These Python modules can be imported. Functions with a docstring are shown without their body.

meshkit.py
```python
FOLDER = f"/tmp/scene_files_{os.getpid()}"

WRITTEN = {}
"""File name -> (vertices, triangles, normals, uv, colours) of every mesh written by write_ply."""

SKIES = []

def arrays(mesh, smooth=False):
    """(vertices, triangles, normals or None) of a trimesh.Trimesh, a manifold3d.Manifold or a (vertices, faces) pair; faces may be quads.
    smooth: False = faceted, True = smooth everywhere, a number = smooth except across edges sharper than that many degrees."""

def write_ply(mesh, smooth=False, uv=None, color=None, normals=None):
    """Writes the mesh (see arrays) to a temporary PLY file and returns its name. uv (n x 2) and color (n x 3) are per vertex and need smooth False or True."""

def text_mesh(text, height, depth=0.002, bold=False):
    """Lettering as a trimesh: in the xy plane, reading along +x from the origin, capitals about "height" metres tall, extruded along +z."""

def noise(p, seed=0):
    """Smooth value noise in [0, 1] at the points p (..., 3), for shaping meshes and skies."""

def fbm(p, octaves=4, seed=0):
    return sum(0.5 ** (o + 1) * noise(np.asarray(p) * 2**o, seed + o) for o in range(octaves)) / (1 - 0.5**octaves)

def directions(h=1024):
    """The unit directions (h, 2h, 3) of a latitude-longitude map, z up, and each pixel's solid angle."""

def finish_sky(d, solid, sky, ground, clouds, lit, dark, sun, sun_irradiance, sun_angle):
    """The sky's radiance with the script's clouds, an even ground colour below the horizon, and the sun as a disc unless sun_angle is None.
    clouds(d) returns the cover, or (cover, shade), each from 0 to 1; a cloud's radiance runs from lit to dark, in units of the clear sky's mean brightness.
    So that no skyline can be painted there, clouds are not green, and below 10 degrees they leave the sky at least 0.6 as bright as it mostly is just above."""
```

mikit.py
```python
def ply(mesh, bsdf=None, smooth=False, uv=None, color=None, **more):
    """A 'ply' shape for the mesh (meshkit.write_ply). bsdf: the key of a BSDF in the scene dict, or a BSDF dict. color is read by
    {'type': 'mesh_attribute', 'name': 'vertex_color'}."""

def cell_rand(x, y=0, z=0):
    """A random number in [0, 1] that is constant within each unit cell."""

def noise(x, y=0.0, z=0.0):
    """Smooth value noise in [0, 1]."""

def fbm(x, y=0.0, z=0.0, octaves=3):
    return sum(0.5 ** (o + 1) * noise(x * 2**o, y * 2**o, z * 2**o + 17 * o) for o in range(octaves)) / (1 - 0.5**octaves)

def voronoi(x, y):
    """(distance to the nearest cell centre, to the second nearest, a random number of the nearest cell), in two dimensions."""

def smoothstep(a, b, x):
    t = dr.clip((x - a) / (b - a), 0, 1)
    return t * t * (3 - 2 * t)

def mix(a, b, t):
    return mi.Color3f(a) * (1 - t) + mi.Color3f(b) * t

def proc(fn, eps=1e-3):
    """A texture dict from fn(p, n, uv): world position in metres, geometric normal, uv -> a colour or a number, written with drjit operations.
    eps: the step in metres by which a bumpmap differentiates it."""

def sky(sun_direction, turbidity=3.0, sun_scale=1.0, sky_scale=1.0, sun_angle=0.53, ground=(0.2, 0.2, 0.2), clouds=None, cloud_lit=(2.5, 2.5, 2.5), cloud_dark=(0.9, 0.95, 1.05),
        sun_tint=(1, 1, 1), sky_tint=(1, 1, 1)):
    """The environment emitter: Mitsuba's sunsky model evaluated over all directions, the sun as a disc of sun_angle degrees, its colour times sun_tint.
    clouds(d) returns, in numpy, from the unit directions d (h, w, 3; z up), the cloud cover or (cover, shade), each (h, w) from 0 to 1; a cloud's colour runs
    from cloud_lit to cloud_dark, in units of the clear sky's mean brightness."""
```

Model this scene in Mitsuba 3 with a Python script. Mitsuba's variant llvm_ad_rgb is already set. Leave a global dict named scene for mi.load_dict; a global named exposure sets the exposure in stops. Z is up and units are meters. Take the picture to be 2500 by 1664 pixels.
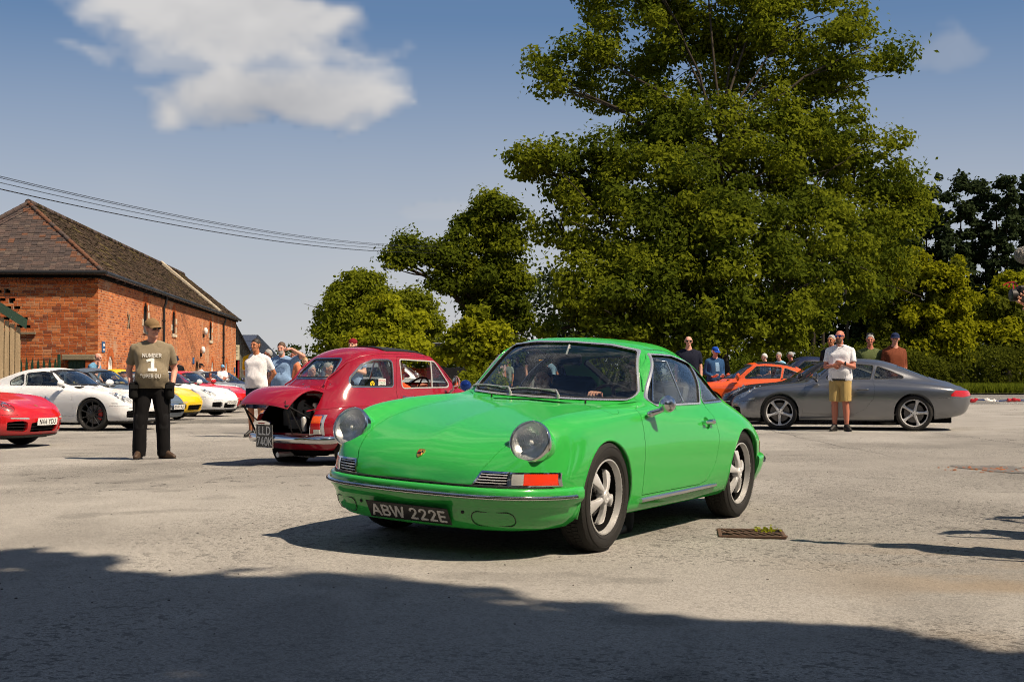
import math, random
import numpy as np, trimesh, mitsuba as mi, drjit as dr, mikit, meshkit
import manifold3d as m3
from scipy.interpolate import PchipInterpolator, RBFInterpolator
from scipy.ndimage import gaussian_filter1d
from shapely.geometry import Polygon, LineString, Point, box as sbox
from shapely import affinity, union_all
T = mi.ScalarTransform4f
scene, labels = {}, {}
R = np.random.default_rng(7)
random.seed(7)

# ---------------------------------------------------------------- camera, sky, exposure
F, EYE, HORIZON = 3472.0, 1.023, 911.0           # focal length in pixels of a 2500 px wide picture (50 mm on full frame), eye height
PITCH = math.atan((HORIZON - 832.0) / F)
scene['camera'] = {'type': 'perspective', 'fov': math.degrees(2 * math.atan(1250.0 / F)), 'fov_axis': 'x', 'near_clip': 0.1, 'far_clip': 3000.0,
                   'to_world': T().look_at([0, 0, EYE], [0, math.cos(PITCH), EYE + math.sin(PITCH)], [0, 0, 1])}
SUN = np.array([0.88, -0.47, math.tan(math.radians(52.0))])
SUN = SUN / np.linalg.norm(SUN)

def clouds(d):
    az, el = np.degrees(np.arctan2(d[..., 0], d[..., 1])), np.degrees(np.arcsin(d[..., 2]))
    q = np.stack([az / 4.2, el / 2.6, az * 0 + 3.0], -1)
    n = meshkit.fbm(q + 0.5 * meshkit.fbm(q * 2.0, 3, 8)[..., None], 6, 3) - 0.5
    n2 = meshkit.fbm(q * 0.35 + 9.0, 5, 11) - 0.5
    cov = np.zeros(az.shape)
    def blob(a, e, ra, re, k, rough=1.75):
        r = np.sqrt(((az - a) / (ra * 1.12)) ** 2 + ((el - e) / (re * 1.1)) ** 2)
        s = np.clip((1.10 + n * rough * 1.5 - r) / 0.75, 0, 1)
        return k * s * s * (3 - 2 * s)
    for b in ((-11.0, 14.2, 5.6, 2.1, 0.92), (-13.4, 13.6, 2.9, 1.0, 0.6), (-11.5, 12.3, 4.2, 0.9, 0.55), (-9.7, 10.7, 3.9, 1.35, 0.95), (-10.8, 10.2, 3.0, 0.9, 0.8), (-8.0, 11.2, 2.4, 0.9, 0.85),
              (-8.5, 16.5, 4.5, 1.6, 0.6), (-3.6, 6.5, 2.6, 0.55, 0.6), (-10.5, 4.4, 3.2, 0.75, 0.4), (-6.5, 5.4, 3.2, 0.45, 0.35), (17.0, 12.2, 1.8, 1.0, 0.32),
              (-14.8, 6.2, 1.4, 0.4, 0.4), (-9.0, 3.2, 3.0, 0.6, 0.4), (-1.5, 7.2, 1.6, 0.35, 0.4), (-20.2, 6.8, 0.9, 0.5, 0.4), (-4, 4.2, 5.0, 0.9, 0.2)):
        cov = np.maximum(cov, blob(*b))
    far = np.clip((n2 + 0.02) / 0.25, 0, 1) * np.clip((el - 20) / 8, 0, 1)          # the same broken cover goes on overhead and behind
    back = np.clip((n2 + 0.03) / 0.25, 0, 1) * np.clip((np.abs(az) - 32) / 10, 0, 1) * np.clip(el / 6, 0, 1)
    cov = np.maximum(cov, 0.8 * np.maximum(far, back))
    veil = np.clip(1 - el / 14.0, 0, 1) ** 1.15 * (0.92 + 0.5 * n2) + 0.02
    thick = cov
    shade = np.clip(0.45 - n * 1.6 - (el - 11.5) * 0.10 * (np.abs(az + 10) < 9), 0, 1)
    shade = np.where(veil > thick, 0.25, shade * np.clip((el - 5.0) / 5.0, 0.15, 1))
    return np.clip(np.maximum(cov, veil), 0, 1), shade

scene['sky'] = mikit.sky(SUN, turbidity=3.0, sky_scale=0.52, sky_tint=(0.89, 0.98, 1.06), clouds=clouds, cloud_lit=(3.5, 3.4, 3.3), cloud_dark=(1.75, 1.8, 1.95), ground=(0.16, 0.15, 0.13))
exposure = 2.1

# ---------------------------------------------------------------- names
def thing(name, label, cat, group=None, kind=None):
    k, i = name, 0
    while k in labels:
        i += 1
        k = f'{name}_{i:03d}'
    labels[k] = {'label': label, 'category': cat}
    if group: labels[k]['group'] = group
    if kind: labels[k]['kind'] = kind
    return k

COUNT = {}
def part(parent, name):
    b = f'{parent}__{name}'
    i = COUNT.get(b, 0)
    COUNT[b] = i + 1
    return b if i == 0 else f'{b}_{i:03d}'

def put(key, ply, bsdf, M=None, **more):
    d = dict(ply, **more)
    d['bsdf'] = {'type': 'ref', 'id': bsdf}
    if M is not None: d['to_world'] = T(np.asarray(M, float))
    scene[key] = d
    return key

def struct(name, ply, bsdf, kind='structure', label=None, cat=None, M=None):
    put(name, ply, bsdf, M)
    labels[name] = {'kind': kind, 'label': label or name.replace('_', ' '), 'category': cat or name.replace('_', ' ')}

# ---------------------------------------------------------------- matrices
def mat4(R3=None, t=(0, 0, 0), s=1.0):
    M = np.eye(4)
    if R3 is not None: M[:3, :3] = R3
    M[:3, :3] = M[:3, :3] * s
    M[:3, 3] = t
    return M
def rz(a):
    c, s = math.cos(a), math.sin(a)
    return np.array([[c, -s, 0], [s, c, 0], [0, 0, 1.0]])
def rx(a):
    c, s = math.cos(a), math.sin(a)
    return np.array([[1.0, 0, 0], [0, c, -s], [0, s, c]])
def ry(a):
    c, s = math.cos(a), math.sin(a)
    return np.array([[c, 0, s], [0, 1.0, 0], [-s, 0, c]])
def frame_to(d, up=(0, 0, 1)):
    """Rotation whose z axis is d."""
    z = np.asarray(d, float) / np.linalg.norm(d)
    u = np.asarray(up, float)
    if abs(z @ u) > 0.95: u = np.array([1.0, 0, 0])
    x = np.cross(u, z); x /= np.linalg.norm(x)
    return np.stack([x, np.cross(z, x), z], 1)

# ---------------------------------------------------------------- meshes
def tm(v, f): return trimesh.Trimesh(np.asarray(v, float), np.asarray(f, int), process=False)
def cat(ms): return trimesh.util.concatenate([m for m in ms])
def moved(m, M):
    m = m.copy(); m.apply_transform(np.asarray(M, float)); return m
def bx(x0, x1, y0, y1, z0, z1):
    m = trimesh.creation.box(extents=(abs(x1 - x0), abs(y1 - y0), abs(z1 - z0)))
    m.apply_translation(((x0 + x1) / 2, (y0 + y1) / 2, (z0 + z1) / 2))
    return m
def cbx(x0, x1, y0, y1, z0, z1, c=0.005):
    """A box with chamfered edges (44 triangles)."""
    a, b = np.array([min(x0, x1), min(y0, y1), min(z0, z1)]), np.array([max(x0, x1), max(y0, y1), max(z0, z1)])
    pts = []
    for i in range(8):
        p = np.array([(a, b)[(i >> k) & 1][k] for k in range(3)])
        s = np.array([1 - 2 * ((i >> k) & 1) for k in range(3)]) * c
        for k in range(3):
            q = p + s; q[k] = p[k]; pts.append(q)
    return trimesh.convex.convex_hull(np.array(pts))
def tube(points, r, sides=8, cap=True):
    p = np.asarray(points, float)
    t = np.gradient(p, axis=0); t /= np.linalg.norm(t, axis=1, keepdims=True) + 1e-12
    n = len(p)
    a = np.zeros_like(p)
    u = np.array([0, 0, 1.0]) if abs(t[0, 2]) < 0.9 else np.array([1.0, 0, 0])
    for i in range(n):
        u = u - t[i] * (u @ t[i]); u /= np.linalg.norm(u) + 1e-12; a[i] = u
    b = np.cross(t, a)
    ang = np.arange(sides) * 2 * np.pi / sides
    rr = np.broadcast_to(np.asarray(r, float), (n,))
    v = (p[:, None] + rr[:, None, None] * (np.cos(ang)[None, :, None] * a[:, None] + np.sin(ang)[None, :, None] * b[:, None])).reshape(-1, 3)
    i, j = np.meshgrid(np.arange(n - 1), np.arange(sides), indexing='ij')
    q = np.stack([i * sides + j, i * sides + (j + 1) % sides, (i + 1) * sides + (j + 1) % sides, (i + 1) * sides + j], -1).reshape(-1, 4)
    f = np.vstack([q[:, [0, 1, 2]], q[:, [0, 2, 3]]])
    if cap:
        c0, c1 = len(v), len(v) + 1
        v = np.vstack([v, p[0], p[-1]])
        k = np.arange(sides)
        f = np.vstack([f, np.stack([k * 0 + c0, (k + 1) % sides, k], 1), np.stack([k * 0 + c1, (n - 1) * sides + k, (n - 1) * sides + (k + 1) % sides], 1)])
    return tm(v, f)
def lathe(profile, n=32, close=False):
    """profile: (r, z) pairs, turned about z."""
    pr = np.asarray(profile, float)
    a = np.arange(n) * 2 * np.pi / n
    v = np.stack([pr[:, 0][:, None] * np.cos(a), pr[:, 0][:, None] * np.sin(a), np.repeat(pr[:, 1][:, None], n, 1)], -1).reshape(-1, 3)
    k = len(pr)
    i, j = np.meshgrid(np.arange(k if close else k - 1), np.arange(n), indexing='ij')
    i2 = (i + 1) % k
    q = np.stack([i * n + j, i * n + (j + 1) % n, i2 * n + (j + 1) % n, i2 * n + j], -1).reshape(-1, 4)
    return tm(v, np.vstack([q[:, [0, 1, 2]], q[:, [0, 2, 3]]]))
def extrude(poly, h):
    ps = [g for g in getattr(poly, 'geoms', [poly]) if g.area > 1e-9]
    return cat([trimesh.creation.extrude_polygon(g, h, engine='earcut') for g in ps])
def sph(c, r, n=2):
    m = trimesh.creation.icosphere(subdivisions=n, radius=1.0)
    m.apply_scale(r); m.apply_translation(c); return m
def P(m, smooth=False): return mikit.ply(m, None, smooth=smooth)

# ---------------------------------------------------------------- materials
def rgb(*c): return {'type': 'rgb', 'value': [float(x) for x in c]}
def lin(h):
    """sRGB hex to linear."""
    c = np.array([int(h[i:i + 2], 16) for i in (0, 2, 4)]) / 255.0
    return tuple(np.where(c < 0.04045, c / 12.92, ((c + 0.055) / 1.055) ** 2.4).tolist())
def pri(name, col, rough=0.5, metal=0.0, spec=0.5, coat=0.0, coat_gloss=0.9, sheen=0.0, bump=None, bump_eps=1e-3, two=True):
    d = {'type': 'principled', 'base_color': col if isinstance(col, dict) else rgb(*col), 'roughness': rough, 'metallic': metal, 'specular': spec}
    if coat: d.update(clearcoat=coat, clearcoat_gloss=coat_gloss)
    if sheen: d.update(sheen=sheen)
    if bump is not None: d = {'type': 'bumpmap', 'arbitrary': mikit.proc(bump, bump_eps), 'bsdf': d}
    if two: d = {'type': 'twosided', 'bsdf': d}
    scene[name] = d
    return name
N, FB, SS, MX = mikit.noise, mikit.fbm, mikit.smoothstep, mikit.mix
# ---------------------------------------------------------------- ground
_gp = np.array([[0.49, 8.15, 0.012], [-0.74, 8.83, 0.075], [1.55, 10.09, 0.012], [0.33, 10.76, 0.07], [-3.0, 17.0, 0.0], [-2.6, 16.9, -0.01], [-4.6, 18.2, -0.075], [-4.7, 25.4, -0.11], [-6.5, 21.3, -0.10], [-8.0, 29, -0.14],
                [-8.5, 42, -0.2], [-12, 42, -0.17], [-14, 60, -0.2], [4.8, 26.5, 0.0], [7.2, 26.0, 0.0], [2.2, 9.2, -0.015], [1.9, 8.0, -0.01], [0, 3, 0.0], [-3, 5, 0.01], [3, 5, 0.0], [-2.5, 8, 0.04], [-3, 11, 0.03], [6, 12, 0.02], [12, 30, 0.0],
                [-12, 15, -0.1], [-14, 5, -0.05], [12, 10, 0.0], [0, -8, 0.0], [0, 40, -0.05], [10, 48, -0.02], [16, 60, 0.0], [0, 70, -0.05], [-25, 75, -0.2], [30, 75, 0.0], [-30, 30, -0.15], [30, 30, 0.0], [-20, -10, 0.0], [20, -10, 0.0]])
_rbf = RBFInterpolator(_gp[:, :2], _gp[:, 2], kernel='thin_plate_spline', smoothing=0.02)
def gz(x, y):
    """Height of the ground."""
    x, y = np.broadcast_arrays(np.asarray(x, float), np.asarray(y, float))
    q = np.stack([np.clip(x.ravel(), -35, 35), np.clip(y.ravel(), -12, 80)], 1)
    z = np.clip(_rbf(q), -0.25, 0.12)
    z += 0.006 * (meshkit.fbm(np.c_[q * 0.9, q[:, 0] * 0], 3, 5) - 0.5)
    return z.reshape(x.shape)
def grid_sheet(xs, ys, dz=0.0, flat=False):
    X, Y = np.meshgrid(xs, ys, indexing='ij')
    Z = gz(X, Y) + dz
    a, b = len(xs), len(ys)
    i, j = np.meshgrid(np.arange(a - 1), np.arange(b - 1), indexing='ij')
    q = np.stack([i * b + j, (i + 1) * b + j, (i + 1) * b + j + 1, i * b + j + 1], -1).reshape(-1, 4)
    return tm(np.stack([X, Y, Z], -1).reshape(-1, 3), np.vstack([q[:, [0, 1, 2]], q[:, [0, 2, 3]]]))

def asphalt_height(p, n, uv):
    g = mikit.voronoi(p.x * 120, p.y * 120)[0]
    return 0.0022 * SS(0.15, 0.75, 1 - g) + 0.0016 * N(p.x * 70, p.y * 70, 2.0) + 0.006 * FB(p.x * 5, p.y * 5, 1.0, 2)
def asphalt_col(p, n, uv):
    big = FB(p.x * 0.35, p.y * 0.35, 0.0, 4)
    mid = FB(p.x * 2.2, p.y * 2.2, 3.0, 3)
    v, _, k = mikit.voronoi(p.x * 120, p.y * 120)
    worn = SS(0.40, 0.62, FB(p.x * 0.6 + 11, p.y * 0.6, 5.0, 4))          # where the binder has worn off pale stones
    c = MX((0.205, 0.196, 0.182), (0.262, 0.252, 0.235), SS(0.3, 0.7, big))
    c = c * (0.88 + 0.24 * mid)
    near = SS(30.0, 6.0, p.y) * (0.45 + 0.2 * worn)
    c = c * (1 - near + near * (0.45 + 1.05 * k))
    pit = SS(0.60, 0.74, FB(p.x * 38, p.y * 38, 8.0, 2)) * (0.25 + 0.6 * worn)
    c = c * (1 - 0.6 * pit * SS(34.0, 12.0, p.y))
    # a rusty wash on the right and thin cracks
    rust = SS(0.46, 0.70, FB(p.x * 0.9, p.y * 1.3, 21.0, 4)) * SS(1.1, 2.4, p.x) * SS(9.5, 6.5, p.y)
    c = MX(c, mi.Color3f(0.200, 0.145, 0.085), rust * 0.55)
    l = dr.abs(FB(p.x * 0.55 + 4, p.y * 0.55, 30.0, 5) - 0.5)
    crack = SS(0.0035, 0.0010, l) * SS(0.5, 0.62, N(p.x * 0.3, p.y * 0.3, 40.0))
    c = c * (1 - 0.55 * crack)
    band = SS(33.0, 33.6, p.y) * SS(37.2, 36.4, p.y) * SS(-2.0, -3.5, p.x)          # a strip of newer, darker tarmac before the parked row
    c = c * (1 - 0.42 * band)
    wob = .18 * (FB(p.y * .7, 3.0, 0.0, 3) - .5)
    joint = SS(.020, .006, dr.abs(p.x - 4.62 + wob)) * SS(16, 19, p.y) * SS(31, 26, p.y) + SS(.022, .006, dr.abs(p.x - 7.3 - wob)) * SS(14, 18, p.y) * SS(32, 27, p.y)
    joint = joint + SS(.016, .005, dr.abs(p.y - 11.9 - .25 * (FB(p.x * .5, 9.0, 0.0, 4) - .5) - .05 * p.x)) * SS(2.2, 2.8, p.x) * SS(.42, .5, N(p.x * 1.3, 4.0, 1.0))
    c = c * (1 - 0.6 * dr.minimum(joint, 1.0))
    oil = SS(.66, .80, FB(p.x * 1.7 + 5, p.y * 1.7, 61.0, 3))
    c = c * (1 - 0.22 * oil)
    damp = SS(0.60, 0.72, FB(p.x * 1.1 + 30, p.y * 0.5, 44.0, 3))
    return c * (1 - 0.14 * damp)
pri('asphalt', mikit.proc(asphalt_col), rough=0.85, spec=0.3, bump=asphalt_height, bump_eps=2e-3)
xs = np.unique(np.r_[np.linspace(-9, 9, 91), np.linspace(-40, 40, 81), [-1500, -400, -120, -60, 60, 120, 400, 1500]])
ys = np.unique(np.r_[[-300, -60, -25], np.linspace(-14, 2, 17), np.linspace(2, 20, 91), np.linspace(20, 80, 81), [110, 200, 500, 2500]])
struct('ground', P(grid_sheet(xs, ys), smooth=True), 'asphalt', cat='ground')
labels['ground']['label'] = 'pale worn asphalt of the car park'
# ---------------------------------------------------------------- car bodies: a grid of feature lines, cut by prisms
class Pose:
    """x forward, y to the car's left, z up; th: 0 faces the camera, turning right -> left."""
    def __init__(s, x, y, th, roll=0.0, pitch=0.0, z=0.0):
        fw, lf = [-math.sin(th), -math.cos(th), 0], [math.cos(th), -math.sin(th), 0]
        s.M = mat4(np.array([fw, lf, [0, 0, 1]]).T @ ry(-pitch) @ rx(roll), (x, y, z))

def body_grid(rows, nu, nk, smooth=1.2):
    """rows: feature lines from bottom centre to top centre, each a list of (x, y, z) from nose to tail. Returns (nu, nk, 3) of the left half."""
    u = np.linspace(0, np.pi, nu)
    L = []
    for r in rows:
        r = np.asarray(r, float)
        c, h = (r[0, 0] + r[-1, 0]) / 2, (r[0, 0] - r[-1, 0]) / 2
        uj = np.arccos(np.clip((r[:, 0] - c) / h, -1, 1))
        uj, keep = np.unique(uj, return_index=True)
        L.append(np.stack([c + h * np.cos(u), PchipInterpolator(uj, r[keep, 1])(u), PchipInterpolator(uj, r[keep, 2])(u)], -1))
    L = np.stack(L, 1)
    if smooth:
        k = smooth * nu / 200.0
        S = L.copy()
        S[:, :, 1:] = gaussian_filter1d(L[:, :, 1:], k, axis=0, mode='nearest')
        w = np.clip(np.minimum(np.arange(nu), np.arange(nu)[::-1]) / (5.0 * k + 1e-6), 0, 1)[:, None, None]
        L = L * (1 - w) + S * w
    d = np.linalg.norm(np.diff(L, axis=1), axis=2)
    t = np.r_[0, np.cumsum(np.median(d, axis=0) + 0.01)]
    tt = np.interp(np.linspace(0, len(rows) - 1, nk), np.arange(len(rows)), t)
    G = PchipInterpolator(t, L, axis=1)(tt)
    G[:, 1:-1] = gaussian_filter1d(G, nk / 95.0, axis=1, mode='nearest')[:, 1:-1]
    G[:, [0, -1], 1] = 0; G[[0, -1], :, 1] = 0
    G[..., 1] = np.maximum(G[..., 1], 0)
    return G

def grid_normals(G):
    a, b = np.gradient(G, axis=0), np.gradient(G, axis=1)
    n = np.cross(a, b)
    n[[0, -1]] = n[[1, -2]]
    n[:, 0] = n[:, 1] * [1, 0, 1]; n[:, -1] = n[:, -2] * [1, 0, 1]
    l = np.linalg.norm(n, axis=2, keepdims=True)
    n = np.where(l > 1e-9, n / np.maximum(l, 1e-12), 0)
    return n

def shell(G, off=0.0):
    """Closed mesh of both halves, moved by off along the normals, with normals as properties: a Manifold."""
    nu, nk = G.shape[:2]
    if off:
        nn = grid_normals(G)
        G = G + off * nn
        G = G.copy()
        G[:, [0, -1], 1] = 0; G[[0, -1], :, 1] = 0
        G[..., 1] = np.maximum(G[..., 1], 0)
    idl = np.arange(nu * nk).reshape(nu, nk)
    idr = idl + nu * nk
    onl = np.zeros((nu, nk), bool); onl[:, [0, -1]] = True; onl[[0, -1]] = True
    idr = np.where(onl, idl, idr)
    V = np.vstack([G.reshape(-1, 3), (G * [1, -1, 1]).reshape(-1, 3)])
    def tri(i):
        a, b, c, d = i[:-1, :-1], i[1:, :-1], i[1:, 1:], i[:-1, 1:]
        return np.concatenate([np.stack([a, b, c], -1).reshape(-1, 3), np.stack([a, c, d], -1).reshape(-1, 3)])
    F = np.vstack([tri(idl)[:, ::-1], tri(idr)])
    if svol(V, F) < 0: F = F[:, ::-1]
    used = np.unique(F); re = np.zeros(len(V), int); re[used] = np.arange(len(used))
    V, F = V[used], re[F]
    fn = np.cross(V[F[:, 1]] - V[F[:, 0]], V[F[:, 2]] - V[F[:, 0]])
    n = np.stack([np.bincount(F.ravel(), np.repeat(fn[:, k], 3), len(V)) for k in range(3)], 1)
    n /= np.linalg.norm(n, axis=1, keepdims=True) + 1e-20
    return m3.Manifold(m3.Mesh(np.ascontiguousarray(np.hstack([V, n]), np.float32), np.ascontiguousarray(F, np.uint32)))

def svol(v, f): return float(np.einsum('ij,ij->', v[f[:, 0]], np.cross(v[f[:, 1]], v[f[:, 2]])))
def as_manifold(m):
    v, f = np.asarray(m.vertices), np.asarray(m.faces)
    v, inv = np.unique(np.round(v, 7), axis=0, return_inverse=True)
    f = inv.ravel()[f]
    f = f[(f[:, 0] != f[:, 1]) & (f[:, 1] != f[:, 2]) & (f[:, 0] != f[:, 2])]
    if svol(v, f) < 0: f = f[:, ::-1]
    return m3.Manifold(m3.Mesh(np.ascontiguousarray(np.hstack([v, v * 0]), np.float32), np.ascontiguousarray(f, np.uint32)))

def prism(poly, axis, a, b, mirror=False):
    """Prism of a polygon: axis y -> polygon in (x, z); axis z -> (x, y); axis x -> (y, z). From a to b along the axis; mirror adds its mirror image in y."""
    m = extrude(poly, abs(b - a))
    v = m.vertices.copy(); lo = min(a, b)
    if axis == 'z': w = np.c_[v[:, 0], v[:, 1], v[:, 2] + lo]
    elif axis == 'y': w = np.c_[v[:, 0], v[:, 2] + lo, v[:, 1]]
    else: w = np.c_[v[:, 2] + lo, v[:, 0], v[:, 1]]
    ms = [tm(w, m.faces)]
    if mirror: ms.append(tm(w * [1, -1, 1], m.faces[:, ::-1]))
    out = m3.Manifold()
    for q in ms:
        out = out + as_manifold(q)
    return out

def mply(man, crease=40.0, only=None, cav=None, inside=False):
    """Ply dict of a Manifold whose surfaces carry normals (cut faces get flat ones)."""
    m = man.to_mesh()
    vp, f = np.asarray(m.vert_properties, float), np.asarray(m.tri_verts, int)
    if len(f) == 0: return None
    if cav is not None:
        ri = np.asarray(m.run_index) // 3; keep = np.zeros(len(f), bool)
        for a_, b_, o_ in zip(ri[:-1], ri[1:], np.asarray(m.run_original_id)):
            if (o_ == cav) == inside: keep[a_:b_] = True
        f = f[keep]
        if len(f) == 0: return None
    v, n = vp[:, :3], (vp[:, 3:6] if vp.shape[1] >= 6 else np.zeros_like(vp[:, :3]))
    fn = np.cross(v[f[:, 1]] - v[f[:, 0]], v[f[:, 2]] - v[f[:, 0]])
    fl = np.linalg.norm(fn, axis=1); ok = fl > 1e-12
    f, fn = f[ok], fn[ok] / fl[ok][:, None]
    ln = np.linalg.norm(n, axis=1)
    good = (ln[f] > 0.5).all(1) & ((n[f] * fn[:, None]).sum(2) > 0.3).all(1)
    if only == 'skin':
        f = f[good]; fn = fn[good]; good = good[good]
    v1, n1, f1 = v, n / np.maximum(ln, 1e-9)[:, None], f[good]
    f2 = f[~good]
    v2 = v[f2].reshape(-1, 3); n2 = np.repeat(fn[~good], 3, 0)
    V = np.vstack([v1, v2]); NN = np.vstack([n1, n2]); FF = np.vstack([f1, len(v1) + np.arange(len(v2)).reshape(-1, 3)])
    used = np.unique(FF); re = np.zeros(len(V), int); re[used] = np.arange(len(used))
    path = meshkit.write_ply((V[used], re[FF]), False, normals=NN[used])
    return {'type': 'ply', 'filename': path, 'face_normals': False}

def rpoly(pts, r=0.03, n=5):
    """Polygon with rounded corners."""
    p = Polygon(pts)
    return p.buffer(-r, join_style=2).buffer(r, quad_segs=n).buffer(r * 0.6, quad_segs=n).buffer(-r * 0.6, quad_segs=n)

def skin_tube(poly, surf, r, sides=6, n=90, axis='y', side=1):
    """A tube that follows a polygon's outline on the body; surf(a, b) gives the third coordinate."""
    ring = np.array(poly.exterior.coords)
    ls = LineString(ring)
    q = np.array([ls.interpolate(t, normalized=True).coords[0] for t in np.linspace(0, 1, n, endpoint=False)])
    c = surf(q[:, 0], q[:, 1])
    if axis == 'y': pts = np.c_[q[:, 0], side * c, q[:, 1]]
    elif axis == 'x': pts = np.c_[c, q[:, 0], q[:, 1]]
    else: pts = np.c_[q[:, 0], q[:, 1], c]
    pts = np.vstack([pts, pts[:2]])
    return tube(pts, r, sides, cap=False)

class Surf:
    """Looks up the body surface in a projection."""
    def __init__(s, G):
        from scipy.spatial import cKDTree
        s.G = G.reshape(-1, 3); s.n = grid_normals(G).reshape(-1, 3)
        s.K = cKDTree
    def _q(s, cols, out, sel, a, b):
        ax = [0, 1, 2]
        pts = s.G[sel][:, cols]; t = s.K(pts)
        d, i = t.query(np.c_[np.ravel(a), np.ravel(b)], k=4)
        w = 1 / (d + 1e-4); w /= w.sum(1, keepdims=True)
        return (s.G[sel][:, out][i] * w).sum(1)
    def y(s, x, z): return s._q([0, 2], 1, np.abs(s.n[:, 1]) > 0.25, x, z)
    def z(s, x, y): return s._q([0, 1], 2, s.n[:, 2] > 0.15, x, np.abs(y))
    def xf(s, y, z): return s._q([1, 2], 0, s.n[:, 0] > 0.12, np.abs(y), z)
    def xr(s, y, z): return s._q([1, 2], 0, s.n[:, 0] < -0.12, np.abs(y), z)

# ---------------------------------------------------------------- car materials
def flake(col, amt=0.25):
    def fn(p, n, uv): return mi.Color3f(*col) * (1 - amt * 0.5 + amt * N(p.x * 900, p.y * 900, p.z * 900))
    return mikit.proc(fn)
def paint(name, col, metal=0.0, rough=0.35, coat=1.0):
    return pri(name, col, rough=(rough if metal > 0.1 else 0.07), metal=metal, spec=0.8, coat=coat, coat_gloss=0.99)
paint('green_paint', (0.028, 0.350, 0.054))
paint('red_paint', (0.270, 0.004, 0.018), metal=0.0)
paint('bright_red_paint', (0.480, 0.008, 0.012))
paint('white_paint', (0.70, 0.71, 0.72))
paint('yellow_paint', (0.80, 0.50, 0.012))
paint('grey_paint', (0.235, 0.245, 0.265), metal=0.88, rough=0.27)
paint('silver_paint', (0.46, 0.47, 0.48), metal=0.7, rough=0.34)
paint('blue_grey_paint', (0.16, 0.21, 0.27), metal=0.5, rough=0.32)
paint('orange_paint', (0.66, 0.085, 0.012))
paint('navy_paint', (0.008, 0.014, 0.05), metal=0.2)
pri('black_paint', (0.010, 0.010, 0.011), rough=0.25, coat=0.6)
pri('chrome', (0.72, 0.72, 0.73), rough=0.05, metal=1.0)
pri('alloy', (0.66, 0.66, 0.66), rough=0.38, metal=0.45)
pri('bright_trim', (0.78, 0.78, 0.79), rough=0.16, metal=0.8)
pri('lamp_reflector', (0.80, 0.80, 0.81), rough=0.30, metal=0.7)
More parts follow.
